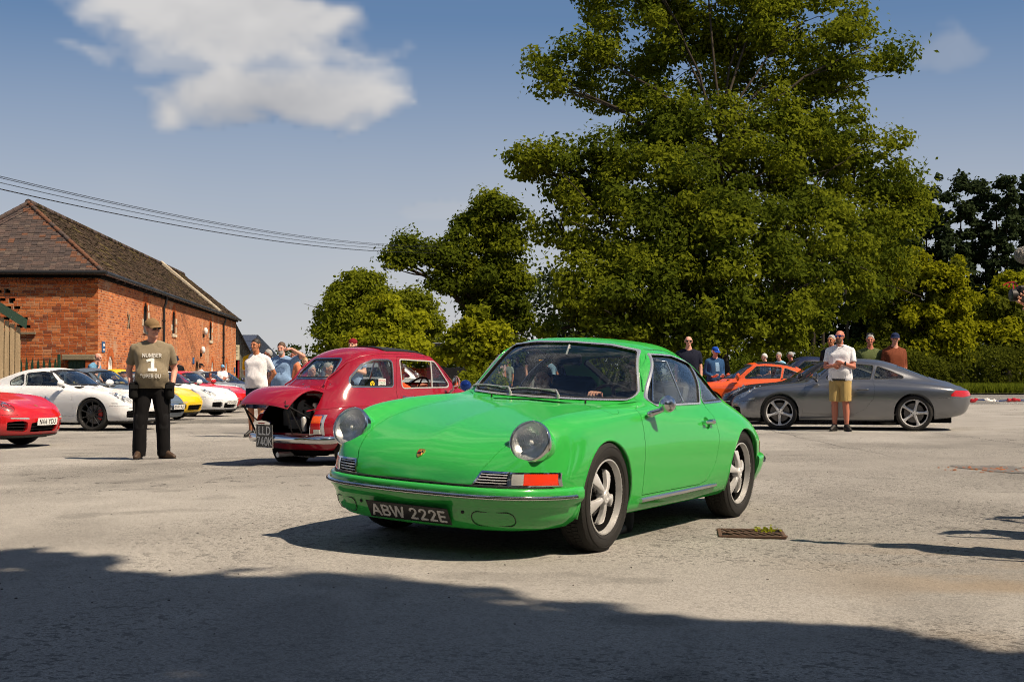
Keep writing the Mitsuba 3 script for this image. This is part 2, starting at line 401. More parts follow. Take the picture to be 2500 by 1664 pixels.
pri('satin_alloy', (0.56, 0.56, 0.55), rough=0.4, metal=0.5)
pri('black_alloy', (0.018, 0.018, 0.019), rough=0.22, metal=0.2, coat=0.5)
pri('black_trim', (0.014, 0.014, 0.015), rough=0.55)
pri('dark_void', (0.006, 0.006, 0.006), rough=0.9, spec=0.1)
pri('interior_dark', (0.020, 0.019, 0.018), rough=0.8, spec=0.2)
pri('headlining', (0.16, 0.155, 0.145), rough=0.9, spec=0.1)
pri('seat_leather', (0.022, 0.020, 0.019), rough=0.55)
pri('red_leather', (0.26, 0.012, 0.012), rough=0.55)
pri('white_plastic', (0.72, 0.72, 0.70), rough=0.4)
pri('plate_black', (0.008, 0.008, 0.009), rough=0.3)
pri('plate_silver', (0.58, 0.58, 0.58), rough=0.35, metal=0.4)
pri('amber_lens', (0.72, 0.085, 0.004), rough=0.12, coat=1.0)
pri('orange_red_lens', (0.72, 0.035, 0.006), rough=0.12, coat=1.0)
pri('red_lens', (0.42, 0.006, 0.010), rough=0.10, coat=1.0)
pri('badge_gold', (0.62, 0.40, 0.10), rough=0.25, metal=0.8)
pri('clear_lens', (0.55, 0.55, 0.53), rough=0.12, metal=0.4, coat=1.0)
pri('lamp_bowl', (0.75, 0.75, 0.76), rough=0.10, metal=1.0)
pri('brake_disc', (0.20, 0.19, 0.185), rough=0.5, metal=0.7)
pri('red_caliper', (0.50, 0.01, 0.01), rough=0.35)
def rubber_bump(p, n, uv): return 0.002 * N(p.x * 160, p.y * 160, p.z * 160)
pri('tyre_rubber', (0.019, 0.018, 0.017), rough=0.72, spec=0.35, bump=rubber_bump)
scene['window_glass'] = {'type': 'thindielectric', 'int_ior': 1.5, 'specular_transmittance': rgb(0.80, 0.86, 0.84)}
scene['tinted_glass'] = {'type': 'thindielectric', 'int_ior': 1.55, 'specular_transmittance': rgb(0.40, 0.45, 0.46)}
scene['lamp_glass'] = {'type': 'thindielectric', 'int_ior': 1.5, 'specular_transmittance': rgb(0.94, 0.95, 0.95)}

# ---------------------------------------------------------------- wheels (axle along y, outer face at +y, centre at the origin)
TOY = np.array([[1.0, 0, 0], [0, 0, 1], [0, -1, 0]])      # turns a lathe's +z to +y
_wheel_cache = {}
def wheel_parts(kind, rt, rr, w, fine=False):
    """[(name, ply, bsdf)] for a wheel with tyre radius rt, rim radius rr and width w."""
    key = (kind, rt, rr, w)
    if key in _wheel_cache: return _wheel_cache[key]
    n = 96 if fine else 48
    h = w / 2
    out = []
    s = rt - rr
    prof = [(rr - 0.004, h * 0.80), (rr + 0.10 * s, h * 0.94), (rr + 0.35 * s, h * 1.03), (rr + 0.60 * s, h * 1.02), (rr + 0.82 * s, h * 0.93), (rr + 0.94 * s, h * 0.82), (rt - 0.004, h * 0.70), (rt, h * 0.45),
            (rt, -h * 0.45), (rt - 0.004, -h * 0.70), (rr + 0.82 * s, -h * 0.93), (rr + 0.5 * s, -h * 1.02), (rr - 0.004, -h * 0.8)]
    ty = lathe(prof, n)
    if fine:
        blocks = []
        m = 76
        for i in range(m):
            for k, (a0, a1, sh) in enumerate(((-0.80, -0.46, 0.3), (-0.42, -0.02, 0.0), (0.02, 0.42, 0.5), (0.46, 0.80, 0.2))):
                t = (i + sh) / m * 2 * np.pi; dt = 0.80 * np.pi / m
                r1 = rt + 0.005 - (0.010 if k in (0, 3) else 0)
                v = []
                for rr_ in (rt - 0.025, r1):
                    for zz, sk in ((a0 * h, -0.2), (a1 * h, 0.2)):
                        for q in (t - dt, t + dt):
                            q2 = q + sk * dt * (1 if k % 2 else -1) * 1.4
                            v.append([rr_ * math.cos(q2), rr_ * math.sin(q2), zz])
                blocks.append(trimesh.convex.convex_hull(np.array(v)))
        ty = cat([ty] + blocks)
        rings = [lathe([(rr + q * s - 0.0015, h * hh), (rr + q * s, h * hh + 0.003), (rr + q * s + 0.0015, h * hh)], n) for q, hh in ((0.22, 0.985), (0.72, 0.985))]
        ty = cat([ty] + rings)
    out.append(('tyre', ty, 'tyre_rubber', 35))
    lipw = 0.009 if kind == 'fuchs' else 0.014
    d0 = h * 0.84
    barrel = lathe([(rr, d0 - 0.01), (rr + 0.004, d0), (rr + 0.002, d0 + 0.005), (rr - 0.006, d0 + 0.006), (rr - lipw, d0 - (0.012 if kind == 'fuchs' else 0.008)), (rr - lipw - 0.004, d0 - 0.03)], n)
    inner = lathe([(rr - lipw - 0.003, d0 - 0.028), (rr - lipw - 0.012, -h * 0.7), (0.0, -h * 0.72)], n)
    if kind == 'fuchs':
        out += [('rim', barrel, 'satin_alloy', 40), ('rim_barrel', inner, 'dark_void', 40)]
        for i in range(5):
            a = math.pi / 2 + i * 2 * math.pi / 5 + 0.09
            # a flared, bevelled petal
            top, bot = [], []
            for r_, hw, zt in ((0.038, 0.014, 0.070), (0.060, 0.015, 0.072), (0.085, 0.020, 0.066), (0.115, 0.028, 0.055), (0.145, 0.036, 0.041), (0.156, 0.034, 0.034)):
                z_ = d0 - 0.052 + zt * 0.75
                top.append((r_, hw, z_))
            v, f = [], []
            for (r_, hw, z_) in top:
                for k, (sx, dz) in enumerate(((-1.0, -0.030), (-1.0, -0.005), (-0.72, 0.0), (0, 0.004), (0.72, 0.0), (1.0, -0.005), (1.0, -0.030))):
                    v.append([r_, sx * hw, z_ + dz])
            for i2 in range(len(top) - 1):
                for k in range(6):
                    b = i2 * 7 + k
                    f += [[b, b + 7, b + 8], [b, b + 8, b + 1]]
                b = i2 * 7
                f += [[b, b + 6, b + 13], [b, b + 13, b + 7]]
            e = (len(top) - 1) * 7
            f += [[e, e + k + 1, e + k] for k in range(1, 6)] + [[0, k, k + 1] for k in range(1, 6)]
            m = tm(v, f); m.fix_normals()
            out.append(('spoke', moved(m, mat4(rz(a))), 'alloy', 28))
        for i in range(5):
            a = math.pi / 2 + (i + 0.5) * 2 * math.pi / 5 + 0.09
            out.append(('wheel_nut', moved(lathe([(0.0, 0.018), (0.008, 0.018), (0.010, 0.012), (0.010, -0.02)], 6), mat4(None, (0.065 * math.cos(a), 0.065 * math.sin(a), d0 - 0.045))), 'black_alloy', 20))
        out.append(('hub_plate', lathe([(0.125, d0 - 0.085), (0.10, d0 - 0.066), (0.045, d0 - 0.055), (0.0, d0 - 0.05)], 40), 'black_trim', 40))
        hub = cat([lathe([(0.042, d0 - 0.04), (0.039, d0 + 0.004), (0.034, d0 + 0.009), (0.0, d0 + 0.009)], 32),
                   lathe([(0.021, d0 + 0.009), (0.020, d0 + 0.011), (0.015, d0 + 0.011), (0.014, d0 + 0.009)], 24)])
        out.append(('hub_cap', hub, 'alloy', 30))
    else:
        rimmat, spmat, ns, split = {'five': ('alloy', 'alloy', 5, 0), 'ten_black': ('black_alloy', 'black_alloy', 10, 0), 'ten_silver': ('alloy', 'alloy', 10, 0), 'five_twin': ('alloy', 'alloy', 5, 1), 'steel': ('satin_alloy', 'satin_alloy', 0, 0),
                                    'five_black': ('black_alloy', 'black_alloy', 5, 1)}[kind]
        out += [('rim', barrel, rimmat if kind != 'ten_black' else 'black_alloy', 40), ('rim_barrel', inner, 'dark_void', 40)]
        disc = lathe([(0.0, d0 - 0.10), (rr * 0.72, d0 - 0.10), (rr * 0.74, d0 - 0.115), (rr * 0.74, d0 - 0.13)], 40)
        out.append(('brake_disc', disc, 'brake_disc', 30))
        if kind == 'ten_black':
            cal = moved(extrude(Polygon([(rr * 0.45 * math.cos(t), rr * 0.45 * math.sin(t)) for t in np.linspace(2.5, 3.7, 9)] + [(rr * 0.76 * math.cos(t), rr * 0.76 * math.sin(t)) for t in np.linspace(3.7, 2.5, 9)]), 0.05), mat4(None, (0, 0, d0 - 0.105)))
            out.append(('brake_caliper', cal, 'red_caliper', 30))
        for i in range(ns):
            for sp in ((-0.16, 0.16) if split else (0.0,)):
                a0 = math.pi / 2 + i * 2 * math.pi / ns
                rin, rout = rr * 0.16, rr - 0.010
                v = []
                wi, wm, wo = ((0.030, 0.021, 0.040) if ns == 5 and not split else (0.016, 0.012, 0.018))
                st = [(rin, wi, 0.0), (rr * 0.45, wm, -0.004), (rr * 0.72, wm, -0.002), (rout, wo, 0.004)]
                f = []
                for (r_, hw, dz) in st:
                    aa = sp * (r_ / rr) ** 1.0
                    for sx, dd in ((-1, -0.028), (-0.95, -0.004), (-0.4, 0.003), (0.4, 0.003), (0.95, -0.004), (1, -0.028)):
                        x_, y_ = r_, sx * hw
                        v.append([x_ * math.cos(aa) - y_ * math.sin(aa), x_ * math.sin(aa) + y_ * math.cos(aa), d0 - 0.012 + dz + dd])
                for i2 in range(len(st) - 1):
                    for k in range(5):
                        b = i2 * 6 + k
                        f += [[b, b + 6, b + 7], [b, b + 7, b + 1]]
                m = tm(v, f)
                out.append(('spoke', moved(m, mat4(rz(a0))), spmat, 30))
        if kind == 'steel':
            out.append(('wheel_disc', lathe([(rr - 0.012, d0 - 0.03), (rr * 0.80, d0 - 0.045), (rr * 0.62, d0 - 0.02), (rr * 0.5, d0 - 0.015)], 40), 'satin_alloy', 30))
            out.append(('hub_cap', lathe([(rr * 0.5, d0 - 0.016), (rr * 0.44, d0 + 0.006), (rr * 0.25, d0 + 0.016), (0, d0 + 0.02)], 32), 'chrome', 40))
        else:
            out.append(('hub_cap', lathe([(rr * 0.26, d0 - 0.04), (rr * 0.24, d0 - 0.008), (rr * 0.12, d0 - 0.003), (0, d0 - 0.003)], 32), spmat, 30))
            for i in range(5):
                a = math.pi / 2 + (i + 0.5) * 2 * math.pi / 5
                out.append(('wheel_nut', moved(lathe([(0.0, 0.0), (0.011, 0.0), (0.011, -0.02)], 8), mat4(None, (rr * 0.19 * math.cos(a), rr * 0.19 * math.sin(a), d0 - 0.0005))), 'black_trim', 20))
    res = [(nm, P(moved(m, mat4(TOY)), sm), bs) for nm, m, bs, sm in out]
    _wheel_cache[key] = res
    return res
def add_wheel(car, M, pos, kind, rt, rr, w, side, fine=False, steer=0.0, spin=0.0, detail=True):
    wk = part(car, 'wheel')
    W = M @ mat4(rz(steer) @ (np.eye(3) if side > 0 else rz(math.pi)) @ ry(spin), pos)
    for nm, ply, bs in wheel_parts(kind, rt, rr, w, fine):
        if not detail and nm not in ('tyre', 'rim', 'rim_barrel', 'spoke', 'hub_cap', 'wheel_disc'): continue
        put(part(wk, nm), ply, bs, W)
    return wk

def plate_parts(car, M4, text, w, h, front=True, black=False, char=None, lines=None):
    """A number plate in the plane x = 0 of M4, facing +x, centred."""
    base = cbx(-0.006, 0, -w / 2, w / 2, -h / 2, h / 2, 0.002)
    k = part(car, 'number_plate')
    put(k, P(base), 'plate_black' if black else 'white_plastic', M4)
    ls = lines or [text]
    ch = char or h * 0.66 / len(ls)
    ms = []
    for i, t in enumerate(ls):
        m = meshkit.text_mesh(t, ch, 0.0015, bold=True)
        tw = m.bounds[1, 0] - m.bounds[0, 0]
        sx = min(1.0, (w * 0.92) / tw)
        m.apply_scale([sx, 1, 1]); tw *= sx
        zc = (len(ls) - 1) / 2 - i
        m.apply_translation((-tw / 2 - m.bounds[0, 0], -ch / 2 + zc * h * 0.47, 0))
        ms.append(m)
    m = cat(ms)
    v = m.vertices
    put(part(k, 'lettering'), P(tm(np.c_[v[:, 2] + 0.0005, v[:, 0], v[:, 1]], m.faces)), 'plate_silver' if black else 'plate_black', M4)
    return k
def seat(car, M, x, y, z, mat='seat_leather', high=True, recline=0.25, w=0.48):
    k = part(car, 'seat')
    b = []
    base = cbx(-0.25, 0.25, -w / 2, w / 2, 0, 0.14, 0.04)
    back = moved(cbx(-0.06, 0.06, -w / 2, w / 2, 0, 0.56, 0.045), mat4(ry(-recline), (-0.24, 0, 0.10)))
    b = [base, back]
    if high: b.append(moved(cbx(-0.045, 0.045, -0.13, 0.13, 0.58, 0.76, 0.04), mat4(ry(-recline), (-0.24, 0, 0.10))))
    put(k, P(cat(b), 40), mat, M @ mat4(None, (x, y, z)))
def steering_wheel(car, M, x, y, z, r=0.19, tilt=1.1):
    k = part(car, 'steering_wheel')
    a = np.linspace(0, 2 * np.pi, 41)
    ring = tube(np.c_[r * np.cos(a), r * np.sin(a), a * 0], 0.012, 8, cap=False)
    sp = [cbx(-0.012, 0.012, 0, r, -0.004, 0.004, 0.002).apply_transform(mat4(rz(q))) for q in (1.57, 4.71, 3.14)]
    put(k, P(cat([ring, lathe([(0.04, 0), (0.035, 0.02), (0, 0.025)], 20)] + sp), 40), 'interior_dark', M @ mat4(ry(-tilt), (x, y, z)))
# ---------------------------------------------------------------- road, verge and the walls of the place
def px_at(px, py, Y): return np.array([(px - 1250.0) / F * Y, Y, EYE + (HORIZON - py) / F * Y])
def road_col(p, n, uv):
    v = FB(p.x * .5, p.y * .5, 2.0, 4); s = N(p.x * 30, p.y * 30, 1.0)
    return mi.Color3f(.115, .112, .108) * (.75 + .4 * v) * (.85 + .3 * s)
pri('road_tar', mikit.proc(road_col), rough=0.85, spec=0.3)
pri('road_paint', (0.55, 0.54, 0.50), rough=0.7)
def strip(line_a, line_b, n=40, dz=.004):
    a, b = np.array(line_a, float), np.array(line_b, float)
    t = np.linspace(0, 1, n)[:, None]
    A_, B_ = a[0] + (a[1] - a[0]) * t, b[0] + (b[1] - b[0]) * t
    v = np.vstack([np.c_[A_, gz(A_[:, 0], A_[:, 1]) + dz], np.c_[B_, gz(B_[:, 0], B_[:, 1]) + dz]])
    i = np.arange(n - 1)
    m = tm(v, np.vstack([np.stack([i, i + n, i + 1], 1), np.stack([i + 1, i + n, i + n + 1], 1)])); 
    if m.face_normals[0][2] < 0: m.invert()
    return m
struct('road', P(strip([(4, 47.5), (60, 46.0)], [(4, 69.0), (60, 67.0)]), True), 'road_tar', cat='road'); labels['road']['label'] = 'grey road passing behind the parked cars'
struct('road_centre_line', P(strip([(9, 58.0), (60, 57.0)], [(9, 58.25), (60, 57.25)], dz=.008), True), 'road_paint', cat='road marking'); labels['road_centre_line']['label'] = 'pale line painted along the road'
for q in range(5):
    x0 = 12.5 + q * 4.2
    struct('road_edge_mark' if q == 0 else f'road_edge_mark_{q:03d}', P(strip([(x0, 48.6), (x0 + 2.2, 48.55)], [(x0, 48.85), (x0 + 2.2, 48.8)], n=6, dz=.008), True), 'road_paint', cat='road marking')
    labels['road_edge_mark' if q == 0 else f'road_edge_mark_{q:03d}']['label'] = 'pale dash painted at the near edge of the road'
def soil_col(p, n, uv): return MX((.05, .045, .025), (.10, .12, .03), FB(p.x, p.y, 0.0, 3))
pri('verge_soil', mikit.proc(soil_col), rough=0.9, spec=0.1)
v_ = strip([(3, 69.0), (70, 67.0)], [(3, 130.0), (70, 130.0)], n=60, dz=.06)
struct('verge', P(v_, True), 'verge_soil', cat='grass verge'); labels['verge']['label'] = 'bank of rough grass on the far side of the road'
struct('field', P(bx(-300, 300, 135, 1200, -.2, .25)), 'verge_soil', cat='field'); labels['field']['label'] = 'open ground beyond the trees'

# ---------------------------------------------------------------- the brick barn
def brick_fn(dirx, diry):
    def fn(p, n, uv):
        s = p.x * dirx + p.y * diry
        row = dr.floor(p.z / .0755)
        off = dr.select((row - 2 * dr.floor(row / 2)) > .5, .115, 0.0)
        a = (s + off) / .235; b = p.z / .0755
        fa, fb = a - dr.floor(a), b - dr.floor(b)
        m = dr.maximum(SS(.46, .475, dr.abs(fa - .5)), SS(.40, .43, dr.abs(fb - .5)))
        k = mikit.cell_rand(dr.floor(a), row, 3); k2 = mikit.cell_rand(dr.floor(a), row, 9)
        c = MX((.32, .086, .028), (.47, .170, .062), k)
        c = MX(c, mi.Color3f(.17, .05, .03), SS(.80, .95, k2) * .8)
        st = FB(p.x * .9 + p.y * .9, p.z * .9, 4.0, 4)
        c = c * (.72 + .5 * st)
        c = MX(c, mi.Color3f(.42, .30, .20), SS(.62, .8, FB(p.x * 1.6 + p.y * 1.6, p.z * 1.1, 7.0, 4)) * .5)
        c = MX(c, mi.Color3f(.40, .31, .225), m * .8)
        return c
    return fn
def brick_bump(dirx, diry):
    def fn(p, n, uv):
        s = p.x * dirx + p.y * diry
        row = dr.floor(p.z / .0755)
        off = dr.select((row - 2 * dr.floor(row / 2)) > .5, .115, 0.0)
        a = (s + off) / .235; b = p.z / .0755
        fa, fb = a - dr.floor(a), b - dr.floor(b)
        m = dr.maximum(SS(.45, .485, dr.abs(fa - .5)), SS(.38, .45, dr.abs(fb - .5)))
        return -.010 * m + .004 * FB(p.x * 20 + p.y * 20, p.z * 20, 0.0, 2)
    return fn
SD, GD = np.array([-.081, .997]), np.array([-.997, -.081])           # along the long wall, along the gable wall
C0 = np.array([-11.65, 40.0]); L_W, G_W, EAVE, BASE = 34.5, 5.2, 3.90, -.35
def side_pt(s, z, o=0.0): return np.array([*(C0 + SD * s - GD * o), z])
def gab_pt(g, z, o=0.0): return np.array([*(C0 + GD * g - SD * o), z])
pri('brickwork_long', mikit.proc(brick_fn(*SD)), rough=0.9, spec=0.15, bump=brick_bump(*SD))
pri('brickwork_gable', mikit.proc(brick_fn(*GD)), rough=0.9, spec=0.15, bump=brick_bump(*GD))
pri('mortar', (0.34, 0.265, 0.195), rough=0.95, spec=0.1)
for i_, c_ in enumerate(((.37, .100, .033), (.45, .150, .053), (.31, .080, .029), (.21, .066, .034), (.42, .18, .085))):
    pri(f'brick_{i_}', mikit.proc(lambda p, n, uv, c_=c_: mi.Color3f(*c_) * (.75 + .5 * FB(p.x * 14, p.y * 14, p.z * 14, 2))) if i_ < 2 else c_, rough=0.9, spec=0.15)
pri('stone', (0.44, 0.38, 0.29), rough=0.85, spec=0.2)
pri('old_stone', (0.20, 0.17, 0.12), rough=0.9, spec=0.1)
pri('white_wood', (0.68, 0.67, 0.63), rough=0.5)
pri('dark_glass', (0.010, 0.012, 0.014), rough=0.08, coat=1.0)
pri('gutter_black', (0.012, 0.012, 0.013), rough=0.45)
pri('green_gate', (0.012, 0.045, 0.028), rough=0.5)
pri('sign_blue', (0.02, 0.09, 0.22), rough=0.5)
pri('cream_board', (0.66, 0.60, 0.42), rough=0.6)
barn = thing('brick_barn', 'long red brick barn with a hipped tile roof at the left', 'barn')
BM = mat4(np.array([[SD[0], -GD[0], 0], [SD[1], -GD[1], 0], [0, 0, 1]]), (C0[0], C0[1], 0))     # x along the long wall, y out of it (right), z up
# long wall with window and door openings
wins = [(7.6, 2.93, .40, .92, 'arch'), (13.66, 2.95, .40, .88, 'arch'), (24.3, 2.94, .42, .86, 'arch')]
doors = [(1.8, .62, .36, 1.84, 'white'), (19.96, 0.62, .45, 1.90, 'dark'), (25.0, .65, .40, 1.84, 'white'), (30.4, .65, .40, 1.84, 'white')]
wall = sbox(0, BASE, L_W, EAVE)
def archp(s, zc, hw, hh): return Polygon([(s - hw, zc - hh / 2), (s + hw, zc - hh / 2)] + [(s + hw * math.cos(t), zc + hh / 2 - hw + hw * math.sin(t)) for t in np.linspace(0, math.pi, 13)])
ops_ = [archp(s, z, w, h) for s, z, w, h, _ in wins + doors]
def on_side(poly, o0, o1):
    m = extrude(poly, o1 - o0); v = m.vertices
    q = tm(np.c_[v[:, 0], v[:, 2] + o0, v[:, 1]], m.faces); q.invert(); return q
wk = put(part(barn, 'long_wall'), P(on_side(wall - union_all(ops_), -.30, 0)), 'brickwork_long', BM)
for (s, z, w, h, kd) in wins + doors:
    a_ = archp(s, z, w, h)
    if kd == 'arch':
        k = part(barn, 'arched_window')
        put(k, P(on_side(a_.buffer(.01), -.10, -.07)), 'dark_glass', BM)
        put(part(k, 'frame'), P(on_side(a_ - a_.buffer(-.05), -.07, -.03)), 'gutter_black', BM)
        put(part(k, 'glazing_bar'), P(on_side(sbox(s - .012, z - h / 2, s + .012, z + h / 2 - .05), -.07, -.045)), 'gutter_black', BM)
        put(part(k, 'sill'), P(on_side(sbox(s - w - .10, z - h / 2 - .12, s + w + .12, z - h / 2 - .003), -.05, .05)), 'stone', BM)
        for q, (ds, dz, ww, hh) in enumerate(((w + .10, -.30, .22, .22), (w + .16, .05, .34, .20), (w + .10, .30, .2, .2), (-w - .12, -.22, .22, .22))):
            if q == 2 and s > 10 and s < 20: continue
            put(part(k, 'quoin_stone'), P(on_side(sbox(s + ds - ww / 2, z + dz - hh / 2, s + ds + ww / 2, z + dz + hh / 2) - a_.buffer(.002), -.05, .012)), 'stone', BM)
    else:
        k = part(barn, 'vent_door')
        put(k, P(on_side(a_.buffer(.01), -.12, -.08)), 'white_wood' if kd == 'white' else 'dark_void', BM)
        if kd == 'white':
            put(part(k, 'pane'), P(on_side(sbox(s - w * .55, z - h * .12, s + w * .55, z + h * .22), -.08, -.075)), 'dark_glass', BM)
            for q in range(3): put(part(k, 'bar'), P(on_side(sbox(s - w * .5 + q * w * .5 - .012, z - h * .12, s - w * .5 + q * w * .5 + .012, z + h * .22), -.075, -.07)), 'white_wood', BM)
            put(part(k, 'frame'), P(on_side(a_ - a_.buffer(-.06), -.08, -.03)), 'white_wood', BM)
    rad, n_ = w + .02, 11
    for q in range(n_ if kd != 'dark' else 0):
        t0, t1 = math.pi * q / n_ + .03, math.pi * (q + 1) / n_ - .03
        zc = z + h / 2 - w
        put(part(k, 'arch_brick'), P(on_side(Polygon([(s + rad * math.cos(t), zc + rad * math.sin(t)) for t in (t0, t1)] + [(s + (rad + .21) * math.cos(t), zc + (rad + .21) * math.sin(t)) for t in (t1, t0)]), -.05, .008)), 'brick_0', BM)
# other walls: gable (mortar face with bricks laid on it), back and far end
GB = mat4(np.array([[GD[0], -SD[0], 0], [GD[1], -SD[1], 0], [0, 0, 1]]), (C0[0], C0[1], 0))       # x along the gable to the left, y out towards the camera
def on_gable(poly, o0, o1):
    m = extrude(poly, o1 - o0); v = m.vertices
    q = tm(np.c_[v[:, 0], v[:, 2] + o0, v[:, 1]], m.faces)
    return q
holes = []
for (g, z) in ((1.95, 2.32), (2.16, 2.32), (2.40, 2.32), (2.62, 2.32), (2.02, 2.56), (2.27, 2.56), (2.52, 2.56), (2.76, 2.56), (2.23, 2.83), (2.48, 2.83), (2.72, 2.83), (2.37, 3.06), (2.63, 3.06), (2.50, 3.32), (2.74, 3.32)):
    holes.append(sbox(g - .085, z - .075, g + .085, z + .075))
gwall = sbox(.302, BASE, G_W, EAVE) 
put(part(barn, 'gable_wall'), P(on_gable(gwall - union_all(holes), -.30, -.010)), 'mortar', GB)
put(part(barn, 'loft_hole_back'), P(on_gable(sbox(1.6, 2.2, 3.0, 3.5), -.29, -.28)), 'dark_void', GB)
for h_ in holes: pass
put(part(barn, 'perch_ledge'), P(on_gable(sbox(1.70, 2.12, 2.9, 2.18), -.02, .09)), 'old_stone', GB)
put(part(barn, 'back_wall'), P(bx(.302, L_W - .302, -G_W, -G_W + .3, BASE, EAVE)), 'brickwork_long', BM)
put(part(barn, 'far_wall'), P(bx(L_W - .3, L_W, -G_W + .302, -.302, BASE, EAVE)), 'brickwork_gable', BM)
# bricks of the gable: laid courses, the nearest 300 singly
rb = np.random.default_rng(11)
hole_u = union_all(holes).buffer(.004)
bricks = []
for r_ in range(int((EAVE - 0.02 - BASE) / .0755)):
    z0 = BASE + r_ * .0755
    g = -.115 if r_ % 2 else 0.0
    g -= rb.uniform(0, .03)
    while g < 3.3:
        w_ = .222 if (rb.random() < .78) else .108
        a0, a1 = max(g, 0.0), g + w_
        if a1 - a0 > .05 and z0 > .10:
            pl = sbox(a0, z0 + .005, a1, z0 + .0705)
            for pc in getattr(pl.difference(hole_u), 'geoms', [pl.difference(hole_u)]):
                if pc.area > .0012:
                    b_ = pc.bounds; bricks.append((b_[0], b_[2], b_[1], b_[3], rb.uniform(-.004, .006)))
        g += w_ + .012
bricks.sort(key=lambda b: b[0] + .15 * abs(b[2] - 2.2))
bm_ = {}
def brick_mesh(w, h):
    key = (round(w, 2), round(h, 3))
    if key not in bm_: bm_[key] = P(cbx(-key[0] / 2, key[0] / 2, -.012, .0, -key[1] / 2, key[1] / 2, .004))
    return bm_[key]
rest = []
for i_, (a0, a1, z0, z1, o_) in enumerate(bricks):
    c_ = rb.choice(5, p=[.32, .27, .2, .13, .08])
    if i_ < 300: put(part(barn + '__gable_wall', 'brick'), brick_mesh(a1 - a0, z1 - z0), f'brick_{c_}', GB @ mat4(None, ((a0 + a1) / 2, o_, (z0 + z1) / 2)))
    else: rest.append((c_, moved(cbx(-(a1 - a0) / 2, (a1 - a0) / 2, -.012, 0, -(z1 - z0) / 2, (z1 - z0) / 2, .004), mat4(None, ((a0 + a1) / 2, o_, (z0 + z1) / 2)))))
for c_ in range(5):
    ms = [m for q, m in rest if q == c_]
    if ms:
        k = put(part(barn + '__gable_wall', 'brickwork'), P(cat(ms)), f'brick_{c_}', GB); labels[k] = {'kind': 'stuff'}
for q in range(30):                                                   # dentil course under the eaves
    put(part(barn + '__gable_wall', 'dentil_brick'), P(bx(-.055, .055, 0, .05, -.035, .035)) if q == 0 else DENT, 'brick_2', GB @ mat4(None, (.06 + q * .112 * 1.0, 0.002, EAVE - .30))) if q else None
    if q == 0: DENT = P(bx(-.04, .04, 0, .05, -.033, .033))
# roof: deck, tile courses, ridge and hip tiles
OV = .16
rise = 2.22; RZ = EAVE + rise
e0 = [np.array([-OV, OV]), np.array([L_W + OV, OV]), np.array([L_W + OV, -G_W - OV]), np.array([-OV, -G_W - OV])]
hd_ = G_W / 2 + OV
r0_, r1_ = np.array([-OV + hd_, -G_W / 2]), np.array([L_W + OV - hd_ * .35, -G_W / 2])
ze = EAVE - .02
deck = tm([[*e0[0], ze], [*e0[1], ze], [*e0[2], ze], [*e0[3], ze], [*r0_, RZ], [*r1_, RZ]], [[0, 1, 5], [0, 5, 4], [1, 2, 5], [2, 3, 4], [2, 4, 5], [3, 0, 4], [0, 3, 2], [0, 2, 1]])
deck.apply_translation((0, 0, -.03))
roof = put(part(barn, 'roof'), P(deck), 'dark_void', BM)
def tile_col(p, n, uv):
    k = FB(p.x * 1.2 + 3, p.y * 1.2, p.z * 2.0, 4)
    m = FB(p.x * 7, p.y * 7, p.z * 7, 3)
    c = MX((.034, .025, .020), (.070, .047, .034), k)
    c = MX(c, mi.Color3f(.022, .019, .012), SS(.45, .65, m))
    return MX(c, mi.Color3f(.13, .105, .03), SS(.58, .72, FB(p.x * 2.3, p.y * 2.3, p.z * 3 + 9, 4)) * SS(2.6, 6.1, p.z) * .6)
pri('mossy_tile', mikit.proc(tile_col), rough=0.95, spec=0.1)
for i_, c_ in enumerate(((.078, .060, .055), (.098, .071, .063), (.064, .052, .050), (.140, .068, .043), (.108, .084, .072))): pri(f'tile_{i_}', c_, rough=0.9, spec=0.12)
rt_ = np.random.default_rng(3)
def roof_face(A_, B_, RA, RB, mats, first=0, jitter=.012, w_=.168, gauge=.102):
    """Plain tiles in overlapping courses on the face with eaves A-B and top RA-RB."""
    A_, B_, RA, RB = (np.asarray(v, float) for v in (A_, B_, RA, RB))
    u = (B_ - A_) / np.linalg.norm(B_ - A_)
    n = np.cross(u, RA - A_); n /= np.linalg.norm(n)
    if n[2] < 0: n = -n
    up = np.cross(n, u); up = up * np.sign(up[2])
    H = (RA - A_) @ up
    out = []
    for r in range(int(H / gauge) + 1):
        t = min(r * gauge / H, 1.0)
        a, b = A_ + (RA - A_) * t, B_ + (RB - B_) * t
        s0, s1 = (a - A_) @ u, (b - A_) @ u
        s = s0 + (r % 2) * w_ * .5 - rt_.uniform(0, .02)
        while s < s1:
            c0, c1 = max(s, s0), min(s + w_ - .006, s1)
            if c1 - c0 > .03:
                p = A_ + u * ((c0 + c1) / 2) + up * (r * gauge) + n * (.008 + rt_.uniform(0, jitter))
                tilt = .085 + rt_.normal(0, .02)
                X = u; Yv = up * math.cos(tilt) - n * math.sin(tilt); Zv = np.cross(X, Yv)
                out.append((p, np.stack([X, Yv, Zv], 1) @ rz(rt_.normal(0, .02)), c1 - c0, r, (c0 + c1) / 2))
            s += w_
    return out
def tile_box(w): return bx(-w / 2, w / 2, -.02, gaugeL, .012, .026)
gaugeL = .155
TB = {}
def tile_ply(w):
    w = round(w, 2)
    if w not in TB: TB[w] = P(tile_box(w))
    return TB[w]
hip = roof_face([*e0[3], ze], [*e0[0], ze], [*r0_, RZ], [*r0_, RZ], 5)
vis = sorted(hip, key=lambda q: -q[4])
cnt = 0; rest = {i: [] for i in range(5)}
span = G_W + 2 * OV
